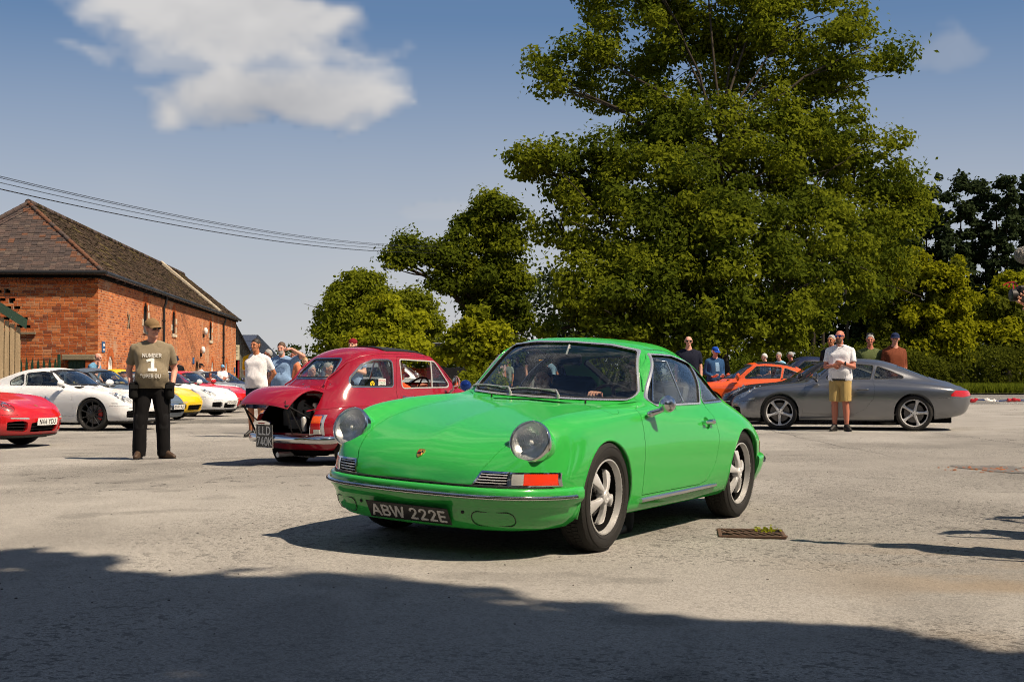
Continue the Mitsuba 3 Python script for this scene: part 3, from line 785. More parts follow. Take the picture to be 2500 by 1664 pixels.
for (p, R_, w, r, s) in vis:
    edge_ = (span - (r * .102 / (math.hypot(hd_, rise)) * hd_)) - s
    c_ = 3 if (edge_ < .40 and rt_.random() < .5) or rt_.random() < .03 else int(rt_.choice([0, 1, 2, 4], p=[.4, .25, .25, .1]))
    if cnt < 300 and 2 <= r and r % 2 == 0: put(part(roof, 'tile'), tile_ply(w), f'tile_{c_}', BM @ mat4(R_, p)); cnt += 1
    else: rest[c_].append(moved(tile_box(w), mat4(R_, p)))
for c_, ms in rest.items():
    if ms: k = put(part(roof, 'hip_tiling'), P(cat(ms)), f'tile_{c_}', BM); labels[k] = {'kind': 'stuff'}
long_ = roof_face([*e0[0], ze], [*e0[1], ze], [*r0_, RZ], [*r1_, RZ], 5, jitter=.03, w_=.26, gauge=.12)
gaugeL = .17
V, F_ = np.array(bx(-.5, .5, -.02, gaugeL, .012, .030).vertices), np.array(bx(-.5, .5, -.02, gaugeL, .012, .030).faces)
vs = np.concatenate([(V * [w, 1, 1]) @ R_.T + p for (p, R_, w, r, s) in long_]); fs = np.concatenate([F_ + 8 * i for i in range(len(long_))])
k = put(part(roof, 'long_slope_tiling'), P(tm(vs, fs)), 'mossy_tile', BM); labels[k] = {'kind': 'stuff'}
back = tm([[*e0[2], ze], [*e0[3], ze], [*r0_, RZ], [*r1_, RZ], [*e0[1], ze]], [[0, 1, 2], [0, 2, 3], [4, 0, 3]])
put(part(roof, 'back_slope'), P(back), 'mossy_tile', BM)
def half_round(a, b, n, r=.11, mt='tile_3', name='hip_tile'):
    a, b = np.asarray(a, float), np.asarray(b, float); d = (b - a) / n
    base = tube([(0, 0, 0), (np.linalg.norm(d) * 1.05, 0, 0)], [r * 1.06, r * .92], 10)
    X = d / np.linalg.norm(d); Yv = np.cross([0, 0, 1], X); Yv /= np.linalg.norm(Yv)
    pl = P(base, 40)
    for i in range(n): put(part(roof, name), pl, mt if rt_.random() < .6 else 'tile_0', BM @ mat4(np.stack([X, Yv, np.cross(X, Yv)], 1), a + d * i + [0, 0, -.015]))
half_round([*e0[0], ze], [*r0_, RZ], 16, .07)
half_round([*e0[3], ze], [*r0_, RZ], 16, .07, 'tile_0')
half_round([*r0_, RZ + .02], [*r1_, RZ + .02], 96, .10, 'mossy_tile', 'ridge_tile')
# a parapet of stone coping that crosses the roof near the far end
t0 = (26.2 + OV) / (L_W + 2 * OV)
pa, pb = np.array([26.6, OV, ze + .05]), np.array([26.6, -G_W / 2, RZ + .12])
put(part(roof, 'coping'), P(tm(*(lambda q: (q.vertices, q.faces))(moved(cbx(-.16, .16, 0, np.linalg.norm(pb - pa), -.05, .12, .02), mat4(np.stack([[1, 0, 0], (pb - pa) / np.linalg.norm(pb - pa), np.cross([1, 0, 0], (pb - pa) / np.linalg.norm(pb - pa))], 1), pa))))), 'stone', BM)
# gutters and downpipes
put(part(barn, 'gutter'), P(tube([(-.12, OV + .06, EAVE - .06), (L_W + .1, OV + .06, EAVE - .10)], .065, 10), 40), 'gutter_black', BM)
put(part(barn, 'gutter'), P(tube([(-OV - .06, OV + .1, EAVE - .06), (-OV - .06, -G_W, EAVE - .06)], .065, 10), 40), 'gutter_black', BM)
put(part(barn, 'fascia'), P(bx(-.02, L_W, .004, .11, EAVE - .20, EAVE - .03)), 'dark_void', BM)
put(part(barn, 'fascia'), P(bx(-.12, -.004, -G_W, .11, EAVE - .20, EAVE - .03)), 'dark_void', BM)
for q in range(28): put(part(barn, 'rafter_end'), P(bx(-.04, .04, .112, .20, EAVE - .17, EAVE - .09)) if q == 0 else RAFT, 'gutter_black', BM @ mat4(None, (.6 + q * 1.2 * (1 if q else 1), 0, 0))) if q else None; RAFT = P(bx(-.04, .04, .112, .20, EAVE - .17, EAVE - .09))
for s in (10.9, 28.6):
    k = put(part(barn, 'downpipe'), P(tube([(s, .17, EAVE - .08), (s, .15, EAVE - .35), (s, .075, EAVE - .55), (s, .075, BASE)], .045, 10), 40), 'gutter_black', BM)
    for z in (.6, 1.8, 2.9): put(part(k, 'bracket'), P(cbx(s - .07, s + .07, .005, .13, z - .025, z + .025, .006)), 'gutter_black', BM)
# fittings on the long wall
put(part(barn, 'patress_plate'), P(cat([tube([(4.5 - .18, .02, 2.65 - .22), (4.5, .02, 2.65), (4.5 + .18, .02, 2.65 + .22)], .022, 6), tube([(4.5 - .18, .02, 2.65 + .22), (4.5 + .18, .02, 2.65 - .22)], .022, 6), lathe([(.07, 0), (.05, .03), (0, .035)], 12).apply_transform(mat4(TOY, (4.5, .01, 2.65)))])), 'old_stone', BM)
for (s, z) in ((20.9, 2.02), (21.7, 2.85)):
    k = put(part(barn, 'wall_lamp'), P(moved(sph((0, 0, 0), (.13, .10, .16), 2), mat4(None, (s, .12, z))), True), 'white_plastic', BM)
    put(part(k, 'bracket'), P(cbx(s - .05, s + .05, .0, .08, z - .28, z - .12, .01)), 'gutter_black', BM)
k = put(part(barn, 'blue_sign'), P(cbx(.50, .86, .004, .03, 1.62, 1.93, .004)), 'sign_blue', BM)
put(part(k, 'lettering'), P(cat([bx(.56, .64, .031, .034, 1.80, 1.87), bx(.66, .72, .031, .034, 1.80, 1.87), bx(.74, .80, .031, .034, 1.80, 1.87), bx(.60, .76, .031, .034, 1.67, 1.73)])), 'white_plastic', BM); labels[k + '__lettering'] = {'kind': 'stuff'}
for (s, z) in ((18.8, 1.55), (33.8, 1.2)): put(part(barn, 'blue_notice'), P(cbx(s - .22, s + .22, .004, .03, z - .13, z + .13, .004)), 'sign_blue', BM)
# low stone-capped stub and green door at the corner, palisade fence, shrubs
gd = thing('green_door', 'dark green boarded gate under a stone lintel at the barn corner', 'gate')
for q in range(4): put(part(gd, 'board'), P(cbx(.30 + q * .115, .41 + q * .115, .22, .25, BASE, 1.38, .004)), 'green_gate', GB)
put(part(gd, 'lintel'), P(cbx(.02, .92, .02, .36, 1.39, 1.55, .02)), 'old_stone', GB)
put(part(gd, 'pier'), P(cbx(.02, .28, .022, .32, BASE, 1.386, .01)), 'brick_2', GB)
pier = thing('gate_pier', 'low brick pier with a stone cap beside the timber shed', 'pier')
put(part(pier, 'shaft'), P(cbx(2.35, 2.75, .25, .6, BASE, 1.48, .01)), 'brick_1', GB)
put(part(pier, 'cap'), P(cbx(2.22, 2.88, .15, .7, 1.485, 1.62, .03)), 'old_stone', GB)
put(part(pier, 'letter_box'), P(cbx(2.30, 2.38, .61, .72, .55, 1.02, .01)), 'gutter_black', GB)
fen = thing('palisade_fence', 'dark green steel palisade fence before the brick gable', 'fence')
PALE = P(cat([extrude(Polygon([(-.035, 0), (.035, 0), (.035, 1.64), (.0, 1.80), (-.035, 1.64)]), .012)]))
for q in range(12):
    g = .98 + q * .155
    put(part(fen, 'pale'), PALE, 'green_gate', GB @ mat4(np.array([[1, 0, 0], [0, 0, 1], [0, 1, 0]], float), (g, .78, BASE)))
for z in (.25, .98): put(part(fen, 'rail'), P(cbx(.92, 2.85, .74, .775, z, z + .05, .004)), 'green_gate', GB)
for g in (.90, 2.84): put(part(fen, 'post'), P(cbx(g - .04, g + .04, .68, .76, BASE, 1.55, .006)), 'green_gate', GB)
# timber shed at the left edge
shed = thing('timber_shed', 'pale timber-boarded shed with a dark green roof edge at the left edge', 'shed')
pri('larch', mikit.proc(lambda p, n, uv: MX((.30, .215, .125), (.43, .33, .205), FB(p.x * 9, p.y * 9, p.z * .8, 4)) * (.8 + .35 * N(p.x * 40, p.y * 40, p.z * 2.0))), rough=0.8, spec=0.2)
SX, SY = -11.42, 33.0
SM = mat4(rz(math.radians(19.0)), (SX, SY, 0))                        # x to the left is negative, y away
rs = np.random.default_rng(21)
put(part(shed, 'wall'), P(bx(-5, -.03, .03, 3, -.3, 2.0)), 'interior_dark', SM)
for q in range(14):
    x1 = -q * .118
    put(part(shed, 'board'), P(cbx(x1 - .105, x1, -.022 - .012 * (q % 2) - rs.uniform(0, .004), .028, -.3, 2.10 + .07 * q, .004)), 'larch', SM)
for q in range(5): put(part(shed, 'end_board'), P(cbx(-.028, .002 + .010 * (q % 2), .03 + q * .12, .14 + q * .12, -.3, 2.05, .004)), 'larch', SM)
pri('green_edge', (0.02, 0.05, 0.032), rough=0.5)
edge_ = Polygon([(0, 0), (-4.2, 2.75), (-4.2, 2.99), (.02, .22)])
m = extrude(edge_, .16); v = m.vertices
put(part(shed, 'roof_edge'), P(tm(np.c_[v[:, 0] + .14, -.12 + v[:, 2], v[:, 1] + 2.05], m.faces)), 'green_edge', SM)
put(part(shed, 'roof'), P(tm([[.12, .045, 2.24], [.12, 3, 2.24], [-4.06, 3, 5.0], [-4.06, .045, 5.0]], [[0, 1, 2], [0, 2, 3]])), 'green_edge', SM)
# beyond the barn: grey boarded barn with a signboard, solar-roofed building
gb = thing('grey_barn', 'weathered grey boarded barn beyond the brick barn, with a cream signboard', 'barn')
pri('grey_boards', mikit.proc(lambda p, n, uv: mi.Color3f(.20, .205, .18) * (.6 + .6 * FB(p.x * 6 + p.y * 6, p.z * .6, 1.0, 3))), rough=0.85, spec=0.15)
gx0, gy0 = 0.0, 0.0
QM = mat4(rz(math.radians(12.5)), (-14.98, 76.0, 0))
pitchp = Polygon([(0, -.4), (.97, -.4), (.97, 2.1), (.30, 3.45), (.05, 3.75), (-4.4, 2.1), (-4.4, -.4)])
dp = sbox(.10, -.4, .40, 1.72)
m = extrude(pitchp - dp, 10.0); v = m.vertices
put(part(gb, 'wall'), P(tm(np.c_[v[:, 0] + gx0, gy0 + v[:, 2], v[:, 1]], m.faces)), 'grey_boards', QM)
for q in range(7):
    xa = .42 + q * .078
    zt = 3.42 - (xa + .07 - .30) * 2.0
    put(part(gb, 'board'), P(cbx(gx0 + xa, gx0 + xa + .068, gy0 - .035 - .012 * (q % 2), gy0 - .003, -.3, zt, .006)), 'grey_boards', QM)
put(part(gb, 'roof'), P(tm([[gx0 + .05, gy0 - .3, 4.0], [gx0 + 1.06, gy0 - .3, 2.05], [gx0 + 1.06, gy0 + 10.2, 2.05], [gx0 + .05, gy0 + 10.2, 4.0], [gx0 + .05, gy0 - .3, 3.9], [gx0 + 1.06, gy0 - .3, 1.95]], [[0, 1, 2], [0, 2, 3], [0, 5, 1], [0, 4, 5]])), 'gutter_black', QM)
put(part(gb, 'doorway'), P(bx(gx0 + .10, gx0 + .40, gy0 + .25, gy0 + .3, -.4, 1.72)), 'dark_void', QM)
put(part(gb, 'door_leaf'), P(cbx(gx0 + .31, gx0 + .40, gy0 - .05, gy0 + .02, -.3, 1.68, .01)), 'red_leather', QM)
sg = put(part(gb, 'signboard'), P(cbx(gx0 + .10, gx0 + .40, gy0 - .16, gy0 - .12, 1.74, 2.53, .01)), 'cream_board', QM)
mk_ = []
for q, (za, zb) in enumerate(((2.25, 2.45), (2.08, 2.18), (1.95, 2.02), (1.82, 1.86))):
    for j in range(3 if q < 3 else 1): mk_.append(bx(gx0 + .155 + j * .07, gx0 + .195 + j * .07, gy0 - .166, gy0 - .162, za, zb))
put(part(sg, 'lettering'), P(cat(mk_)), 'old_stone', QM); labels[sg + '__lettering'] = {'kind': 'stuff'}
sb = thing('solar_building', 'farm building with a roof of dark solar panels', 'building')
xa, xb = -22.0, -17.0
put(part(sb, 'wall'), P(bx(xa, xb + .2, 92.4, 98, -.4, 2.2)), 'grey_boards')
put(part(sb, 'roof'), P(tm([[xa, 92.0, 2.15], [xb + .3, 92.0, 2.15], [xb, 95.2, 3.60], [xa, 95.2, 3.60], [xb + .9, 98.4, 2.15], [xa, 98.4, 2.15]], [[0, 1, 2], [0, 2, 3], [1, 4, 2], [2, 4, 5], [2, 5, 3]])), 'gutter_black')
pri('solar', (0.03, 0.04, 0.07), rough=0.15, coat=1.0)
up_ = np.array([0, 3.2, 1.45]); up_ /= np.linalg.norm(up_)
for i in range(4):
    for j in range(3):
        o_ = np.array([xb - .95 - i * .98, 92.0, 2.15]) + up_ * (.12 + j * 1.10)
        put(part(sb, 'solar_panel'), P(moved(cbx(0, .92, 0, 1.04, .02, .05, .004), mat4(np.stack([[1, 0, 0], up_, np.cross([1, 0, 0], up_)], 1), o_))), 'solar')
# ---------------------------------------------------------------- trees
def leaf_mat(name, col, trans=.9):
    scene[name] = {'type': 'twosided', 'bsdf': {'type': 'diffuse', 'reflectance': rgb(*col)}} if trans == 0 else {'type': 'principledthin', 'base_color': rgb(*col), 'roughness': 0.55, 'spec_trans': 0.0, 'diff_trans': trans, 'eta': 1.35}
    return name
leaf_mat('oak_leaf', (.170, .200, .015)); leaf_mat('oak_leaf_dark', (.090, .120, .012)); leaf_mat('bright_leaf', (.290, .310, .015)); leaf_mat('bright_leaf_deep', (.185, .215, .014))
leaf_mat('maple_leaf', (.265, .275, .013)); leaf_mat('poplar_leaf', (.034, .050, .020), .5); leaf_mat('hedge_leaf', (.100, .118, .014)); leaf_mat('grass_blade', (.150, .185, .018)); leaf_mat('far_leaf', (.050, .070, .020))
pri('bark', mikit.proc(lambda p, n, uv: mi.Color3f(.055, .045, .034) * (.6 + .7 * FB(p.x * 5, p.y * 5, p.z * 1.2, 3))), rough=0.95, spec=0.1)
def leaves(pos, nrm, size, rg, aspect=.62, spread=.9):
    """Two-triangle leaves at pos, facing nrm with scatter."""
    n = len(pos)
    N_ = nrm + rg.normal(0, spread, (n, 3)); N_ /= np.linalg.norm(N_, axis=1, keepdims=True) + 1e-9
    t = rg.normal(0, 1, (n, 3)); U = np.cross(N_, t); U /= np.linalg.norm(U, axis=1, keepdims=True) + 1e-9
    W = np.cross(N_, U)
    s = (size * rg.uniform(.65, 1.35, n))[:, None]
    a, b = U * s * .5, W * s * .5 * aspect
    fold = N_ * s * .12
    v = np.stack([pos - a, pos - b + fold, pos + a, pos + b + fold], 1).reshape(-1, 3)
    i = np.arange(n)[:, None] * 4
    f = np.concatenate([i + [0, 1, 2], i + [0, 2, 3]], 0).reshape(-1, 3)
    return v, f
def tree(name, label, base, lobes, trunk, leaf, n_leaf, size, seed, cat_='tree', group=None, puff=(.55, 1.1), density=1.0, limbs=True, bare=(), leaf2=None, share2=.35, droop=0.0, spread=.75, up=.45, trunk_h=None, per=210, thin=None):
    """lobes: (x, y, z, rx, ry, rz) in world metres, the crown's outline; leaves gather in puffs near the lobes' surfaces."""
    rg = np.random.default_rng(seed)
    k = thing(name, label, cat_, group)
    lobes = np.asarray(lobes, float)
    area = (lobes[:, 3] * lobes[:, 4] * lobes[:, 5]) ** (2 / 3)
    P0, NN, RR = [], [], []
    npf = np.maximum(5, (area / area.sum() * n_leaf / per)).astype(int)
    for L_, m in zip(lobes, npf):
        d = rg.normal(0, 1, (m, 3)); d /= np.linalg.norm(d, axis=1, keepdims=True)
        r = rg.uniform(.30, 1.0, m) ** .5 * np.where(rg.random(m) < .12, 1.18, 1.0)
        P0.append(L_[:3] + d * L_[3:] * r[:, None]); NN.append(d); RR.append(rg.uniform(*puff, m))
    P0, NN, RR = np.vstack(P0), np.vstack(NN), np.concatenate(RR)
    w = RR ** 2 * (rg.uniform(.5, 1.4, len(RR)) if thin is None else rg.uniform(.5, 1.4, len(RR)) * np.interp(P0[:, 2], *thin)); cnt = np.maximum(3, (w / w.sum() * n_leaf)).astype(int)
    idx = np.repeat(np.arange(len(P0)), cnt)
    d = rg.normal(0, 1, (len(idx), 3)); d /= np.linalg.norm(d, axis=1, keepdims=True)
    d[:, 2] = np.where(d[:, 2] < -.3, d[:, 2] * .5, d[:, 2])
    rr = RR[idx] * rg.uniform(.2, 1.0, len(idx)) ** .5 * np.where(rg.random(len(idx)) < .17, 1.55, 1.0)
    ax = rg.uniform(.7, 1.25, (len(P0), 3)); ax[:, 2] *= .88
    pos = P0[idx] + d * rr[:, None] * ax[idx]
    pos[:, 2] -= droop * rr ** 2
    nrm = d * .7 + NN[idx] * .4 + [0, 0, up]
    second = (rg.random(len(P0)) < share2)[idx] if leaf2 else np.zeros(len(idx), bool)
    for sel, mt in ((~second, leaf), (second, leaf2)):
        if mt and sel.any():
            v, f = leaves(pos[sel], nrm[sel], size, rg, spread=spread)
            put(part(k, 'crown'), P(tm(v, f)), mt)
    # trunk and limbs
    tx, ty, tz, tr = trunk
    top = lobes[:, 2].max() if trunk_h is None else trunk_h
    n_ = 14
    t = np.linspace(0, 1, n_)
    bend = np.cumsum(rg.normal(0, .12, (n_, 2)), axis=0) * tr
    pts = np.c_[tx + bend[:, 0], ty + bend[:, 1], tz + (top - tz) * t * .92]
    ms = [tube(pts, tr * (1 - .85 * t) * (1 + .5 * np.exp(-t * 18)), 10)]
    if limbs:
        for L_ in lobes:
            tgt = L_[:3]
            z0 = np.clip(tgt[2] - np.hypot(tgt[0] - tx, tgt[1] - ty) * .75, tz + (top - tz) * .15, tgt[2])
            q = np.clip((z0 - tz) / ((top - tz) * .92), 0, 1)
            s0 = np.array([np.interp(q, t, pts[:, j]) for j in range(3)])
            u = np.linspace(0, 1, 8)[:, None]
            c = s0 + (tgt - s0) * u + np.array([0, 0, 1]) * (np.sin(u * np.pi) * .10 * np.linalg.norm(tgt - s0)) + np.cumsum(rg.normal(0, .02, (8, 3)), 0) * np.linalg.norm(tgt - s0) * .5
            r0 = max(tr * .45 * (1 - q * .7), .03)
            ms.append(tube(c, np.linspace(r0, r0 * .3, 8), 7))
            for b_ in range(5):
                e = tgt + rg.normal(0, 1, 3) * L_[3:] * .62
                st = c[rg.integers(4, 8)]
                u2 = np.linspace(0, 1, 6)[:, None]
                ms.append(tube(st + (e - st) * u2 + np.cumsum(rg.normal(0, .05, (6, 3)), 0), np.linspace(r0 * .35, r0 * .08, 6), 5))
    put(part(k, 'trunk'), P(cat(ms), True), 'bark')
    return k
def LB(px, py, Y, rpx, rpy, dy=None, ydepth=None):
    """A lobe whose centre is seen at (px, py) of the photograph from where it stands, Y metres away."""
    s = Y / F
    return (*px_at(px, py, Y), rpx * s, (ydepth if ydepth else (rpx + rpy) * .5 * s), rpy * s)
# the great oak: crown lobes at 62-74 m
rq = np.random.default_rng(77)
oak = []
for (x_, y_, a, b, Y) in ((1600, 60, 190, 105, 70), (1780, 20, 200, 110, 71), (1960, 60, 170, 95, 69), (2110, 130, 110, 70, 68), (1400, 130, 110, 75, 69), (1340, 190, 65, 40, 68), (1500, 210, 120, 60, 70), (1690, 170, 160, 75, 72), (1900, 190, 150, 55, 71), (2060, 195, 120, 45, 69),
                          (1560, -60, 180, 90, 70), (1900, -60, 200, 90, 71), (1720, -120, 240, 90, 70),
                          (1610, 290, 110, 70, 68), (1700, 330, 170, 90, 67), (1860, 300, 170, 80, 68), (2010, 320, 90, 80, 69),
                          (1380, 420, 130, 60, 66), (1300, 390, 60, 30, 65), (1480, 440, 150, 85, 65), (1640, 470, 170, 110, 64), (1820, 430, 170, 110, 65), (2000, 440, 130, 110, 67), (2120, 420, 120, 110, 70), (2190, 520, 85, 100, 71),
                          (1375, 555, 55, 55, 65), (1490, 580, 110, 105, 63), (1620, 600, 160, 120, 62), (1800, 600, 170, 130, 62), (1980, 580, 140, 120, 64), (2110, 600, 110, 110, 68),
                          (1440, 710, 80, 80, 62), (1540, 730, 140, 100, 61), (1720, 740, 150, 100, 60), (1900, 720, 150, 100, 61), (2040, 690, 90, 90, 64), (1380, 800, 70, 50, 62), (1500, 815, 100, 60, 60), (1660, 825, 120, 60, 60), (1830, 815, 120, 60, 60), (1960, 800, 80, 60, 62)):
    oak.append(LB(x_, y_, Y, a, b))
tree('great_oak', 'huge spreading oak filling the right of the sky', None, oak, (9.6, 66.5, 0, .55), 'oak_leaf', 185000, .235, 1, puff=(.4, 1.2), leaf2='oak_leaf_dark', share2=.35, trunk_h=13.0, per=190, thin=([11, 15], [1.0, .62]))
mid = [LB(*q) for q in ((1215, 540, 82, 75, 50), (1160, 570, 82, 55, 45), (1235, 620, 82, 50, 60), (1100, 610, 81, 60, 38), (1010, 618, 80, 60, 24), (975, 640, 79, 26, 22), (1070, 640, 80, 50, 26), (1150, 680, 81, 55, 50), (1100, 690, 80, 40, 26), (1230, 700, 82, 60, 50), (1190, 755, 81, 50, 40), (1240, 770, 82, 50, 40), (1190, 500, 82, 30, 25), (1220, 820, 82, 70, 40), (1190, 700, 82, 60, 60))]
tree('oak_tree', 'dark open-crowned oak left of the huge oak with a long low limb', None, mid, (-1.1, 81.5, 0, .55), 'oak_leaf_dark', 52000, .24, 2, puff=(.45, .95), leaf2='oak_leaf', share2=.4)
rnd = [LB(*q) for q in ((880, 730, 95, 75, 60), (830, 770, 94, 60, 60), (930, 760, 95, 70, 50), (850, 820, 94, 70, 45), (950, 800, 95, 80, 50), (1010, 760, 96, 50, 45), (1030, 810, 96, 50, 45), (800, 835, 93, 45, 30), (880, 690, 95, 45, 28), (985, 735, 96, 30, 25))]
tree('round_tree', 'round-crowned mid-green tree behind the bubble car', None, rnd, (-9.5, 95, 0, .45), 'oak_leaf', 42000, .27, 3, puff=(.5, 1.0))
# small bright trees nearer the cars
b1 = [LB(*q) for q in ((930, 770, 43, 45, 30), (900, 800, 42.5, 45, 30), (960, 800, 43, 50, 32), (930, 840, 42, 70, 30), (985, 835, 43, 50, 35), (880, 845, 42, 45, 30), (1010, 790, 43.5, 30, 25), (950, 745, 43, 25, 20), (1030, 860, 43, 35, 25), (960, 875, 42, 60, 25))]
tree('small_tree', 'small yellow-green tree behind the roof of the bubble car', None, b1, (at_px(940, 43) if 'at_px' in globals() else (940 - 1250) / F * 43, 43, 0, .07), 'bright_leaf', 12000, .16, 4, per=70, puff=(.16, .38), leaf2='bright_leaf_deep', droop=.3)
b2 = [LB(*q) for q in ((1165, 790, 36, 25, 22), (1140, 810, 36, 40, 18), (1190, 815, 36, 40, 20), (1120, 840, 36, 35, 18), (1180, 850, 36, 45, 22), (1215, 845, 36, 30, 22), (1105, 815, 36, 20, 12), (1165, 765, 36, 14, 16), (1150, 875, 36, 40, 18), (1090, 870, 36, 30, 16), (1200, 885, 36, 40, 20))]
tree('small_tree', 'small bright-leaved tree with a slim pale trunk left of the green coupe', None, b2, ((1165 - 1250) / F * 36, 36, 0, .05), 'bright_leaf', 6500, .15, 5, per=60, puff=(.13, .30), leaf2='bright_leaf_deep', droop=.35)
bsh = [LB(*q) for q in ((1175, 925, 33, 50, 22), (1130, 940, 33, 30, 20), (1210, 940, 32.5, 40, 25), (1165, 950, 33, 60, 25))]
tree('shrub', 'yellow-green shrub at the foot of the slim bright tree', None, bsh, ((1180 - 1250) / F * 33, 33, 0, .03), 'bright_leaf_deep', 5000, .085, 15, cat_='shrub', puff=(.12, .3), limbs=False, trunk_h=.5)
mp = []
for (x_, y_, a, b) in ((2240, 650, 60, 38), (2300, 660, 50, 36), (2190, 700, 55, 40), (2260, 710, 70, 40), (2330, 720, 45, 40), (2170, 770, 50, 45), (2240, 780, 70, 45), (2320, 790, 60, 45), (2200, 840, 70, 40), (2280, 850, 70, 40), (2340, 850, 40, 40), (2150, 830, 35, 35)):
    mp.append(LB(x_, y_, 84, a, b))
tree('maple_tree', 'rounded yellow-green maple beyond the hedge on the right', None, mp, (24.4, 84, 0, .3), 'maple_leaf', 27000, .29, 6, puff=(.45, .85), leaf2='hedge_leaf', share2=.25, droop=.25)
m2 = [LB(*q) for q in ((2420, 740, 86, 50, 40), (2480, 720, 86, 50, 50), (2450, 800, 85, 60, 45), (2530, 780, 86, 60, 60), (2400, 830, 85, 45, 35), (2490, 850, 85, 60, 40))]
tree('maple_tree', 'second bright-leaved tree at the right edge behind the hedge', None, m2, (31.0, 86, 0, .3), 'maple_leaf', 14000, .29, 7, puff=(.45, .85), leaf2='hedge_leaf', share2=.4, droop=.25)
# dark poplars: narrow spires side by side
rp = np.random.default_rng(70)
ORD = ('first', 'second', 'third', 'fourth', 'fifth', 'sixth', 'seventh', 'eighth', 'ninth', 'tenth', 'eleventh', 'twelfth', 'thirteenth', 'fourteenth', 'fifteenth')
for i in range(15):
    px_ = 2105 + 30 * i + rp.uniform(-6, 6)
    top = (560, 520, 490, 470, 455, 440, 425, 452, 418, 432, 410, 440, 418, 428, 415)[i]
    Yp = 104 + rp.uniform(-3, 4)
    ls = [LB(px_ + rp.uniform(-5, 5), y_, Yp, 19 * f_, 52) for y_, f_ in zip(np.arange(top + 45, 860, 62), np.r_[.42, .75, .95, np.ones(12)])]
    tree('poplar_tree', f'tall dark narrow poplar, {ORD[i]} from the left in the dark row at the right', None, ls, ((px_ - 1250) / F * Yp, Yp, 0, .2), 'poplar_leaf', 4600, .34, 30 + i, puff=(.35, .7), group='row of dark poplars', limbs=False, up=.9, per=110)
# wood edge under the oak and behind
def mass(name, label, lobes, leaf, n, size, seed, puff=(.5, 1.0), leaf2=None, cat_='wood'):
    rg = np.random.default_rng(seed); lobes = np.asarray(lobes, float)
    a = (lobes[:, 3] * lobes[:, 4] * lobes[:, 5]) ** (2 / 3); c = (a / a.sum() * n).astype(int)
    P_, N_ = [], []
    for L_, m in zip(lobes, c):
        d = rg.normal(0, 1, (m, 3)); d /= np.linalg.norm(d, axis=1, keepdims=True)
        P_.append(L_[:3] + d * L_[3:] * (rg.uniform(.4, 1, m) ** .4)[:, None]); N_.append(d)
    pos, nn = np.vstack(P_), np.vstack(N_)
    pos = pos + rg.normal(0, .15, pos.shape)
    keep = meshkit.fbm(pos * .9, 3, seed) > .41
    pos, nn = pos[keep], nn[keep]
    g = gz(pos[:, 0], pos[:, 1]); pos = pos[pos[:, 2] > g + .02]; nn = nn[:len(pos)]
    v, f = leaves(pos, nn + [0, 0, .4], size, rg)
    labels[name] = {'kind': 'stuff', 'label': label, 'category': cat_}
    put(name, P(tm(v, f)), leaf)
ra = np.random.default_rng(5)
wl = [(x, 108 + ra.uniform(-4, 4), ra.uniform(2, 6), 3.2, 2.5, ra.uniform(3, 5.0)) for x in np.arange(3, 44, 2.6)]
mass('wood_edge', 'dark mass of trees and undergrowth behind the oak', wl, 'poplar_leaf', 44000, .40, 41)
fl = [(x, 150 + ra.uniform(-10, 10), ra.uniform(.6, 1.6), 4.0, 3, ra.uniform(1.5, 3.2)) for x in np.arange(-60, 8, 4.0)]
mass('far_treeline', 'distant hedge and tree line on the horizon at left', fl, 'far_leaf', 16000, .5, 42)
un = [(x, 86 + ra.uniform(-2, 2), 1.0, 2.2, 1.5, ra.uniform(1.4, 2.6)) for x in np.arange(-9, 24, 1.6)]
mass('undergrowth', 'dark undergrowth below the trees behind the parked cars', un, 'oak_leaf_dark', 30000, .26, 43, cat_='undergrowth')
trunks = 0
for x_, y_ in ((13.5, 101), (15.2, 103), (17.4, 100), (19.6, 104), (22.0, 101), (24.2, 103), (26.8, 100), (29.1, 102), (12.0, 98), (20.7, 98)):
    k = thing('bare_trunk', 'slim bare trunk in the shade behind the oak', 'tree', 'slim trunks in the wood edge')
    put(part(k, 'trunk'), P(tube([(x_, y_, -.1), (x_ + .1, y_, 4), (x_ - .1, y_, 9)], [.16, .12, .07], 8), True), 'bark')
# hedge on the right with its shaggy top, verge grass, weeds
hd = [(x, 76 + .25 * math.sin(x), 1.0 + .18 * math.sin(x * 1.3), 1.1, 1.0, 1.35 + .25 * math.sin(x * .7 + 1)) for x in np.arange(13.5, 40, .9)]
mass('hedge', 'long shaggy hedge along the verge at the right', hd, 'hedge_leaf', 50000, .165, 44, cat_='hedge')
def grass(name, label, n, fx, h, mat_, seed, cat_='grass'):
    rg = np.random.default_rng(seed)
    p = fx(rg, n); z = gz(p[:, 0], p[:, 1])
    a = rg.uniform(0, 2 * np.pi, n); hh = h * rg.uniform(.5, 1.4, n); w = hh * .10
    d = np.stack([np.cos(a), np.sin(a)], 1); ln = rg.normal(0, .25, (n, 2)) * hh[:, None]
    v = np.stack([np.c_[p - d * w[:, None], z], np.c_[p + d * w[:, None], z], np.c_[p + ln, z + hh]], 1).reshape(-1, 3)
    labels[name] = {'kind': 'stuff', 'label': label, 'category': cat_}
    put(name, P(tm(v, np.arange(3 * n).reshape(-1, 3))), mat_)
grass('verge_grass', 'rough sunlit grass on the bank beyond the road', 46000, lambda r, n: np.c_[r.uniform(6, 32, n), 69.3 + r.uniform(0, 1, n) ** 1.2 * 5.8], .42, 'grass_blade', 51)
cw = thing('hedge_shrub', 'pale leafy weeds growing at the foot of the hedge', 'weed')
v, f = leaves(np.array([16.9, 73.5, .9]) + np.random.default_rng(9).normal(0, 1, (900, 3)) * [.5, .4, .45], np.tile([0, -.5, .6], (900, 1)), .17, np.random.default_rng(10))
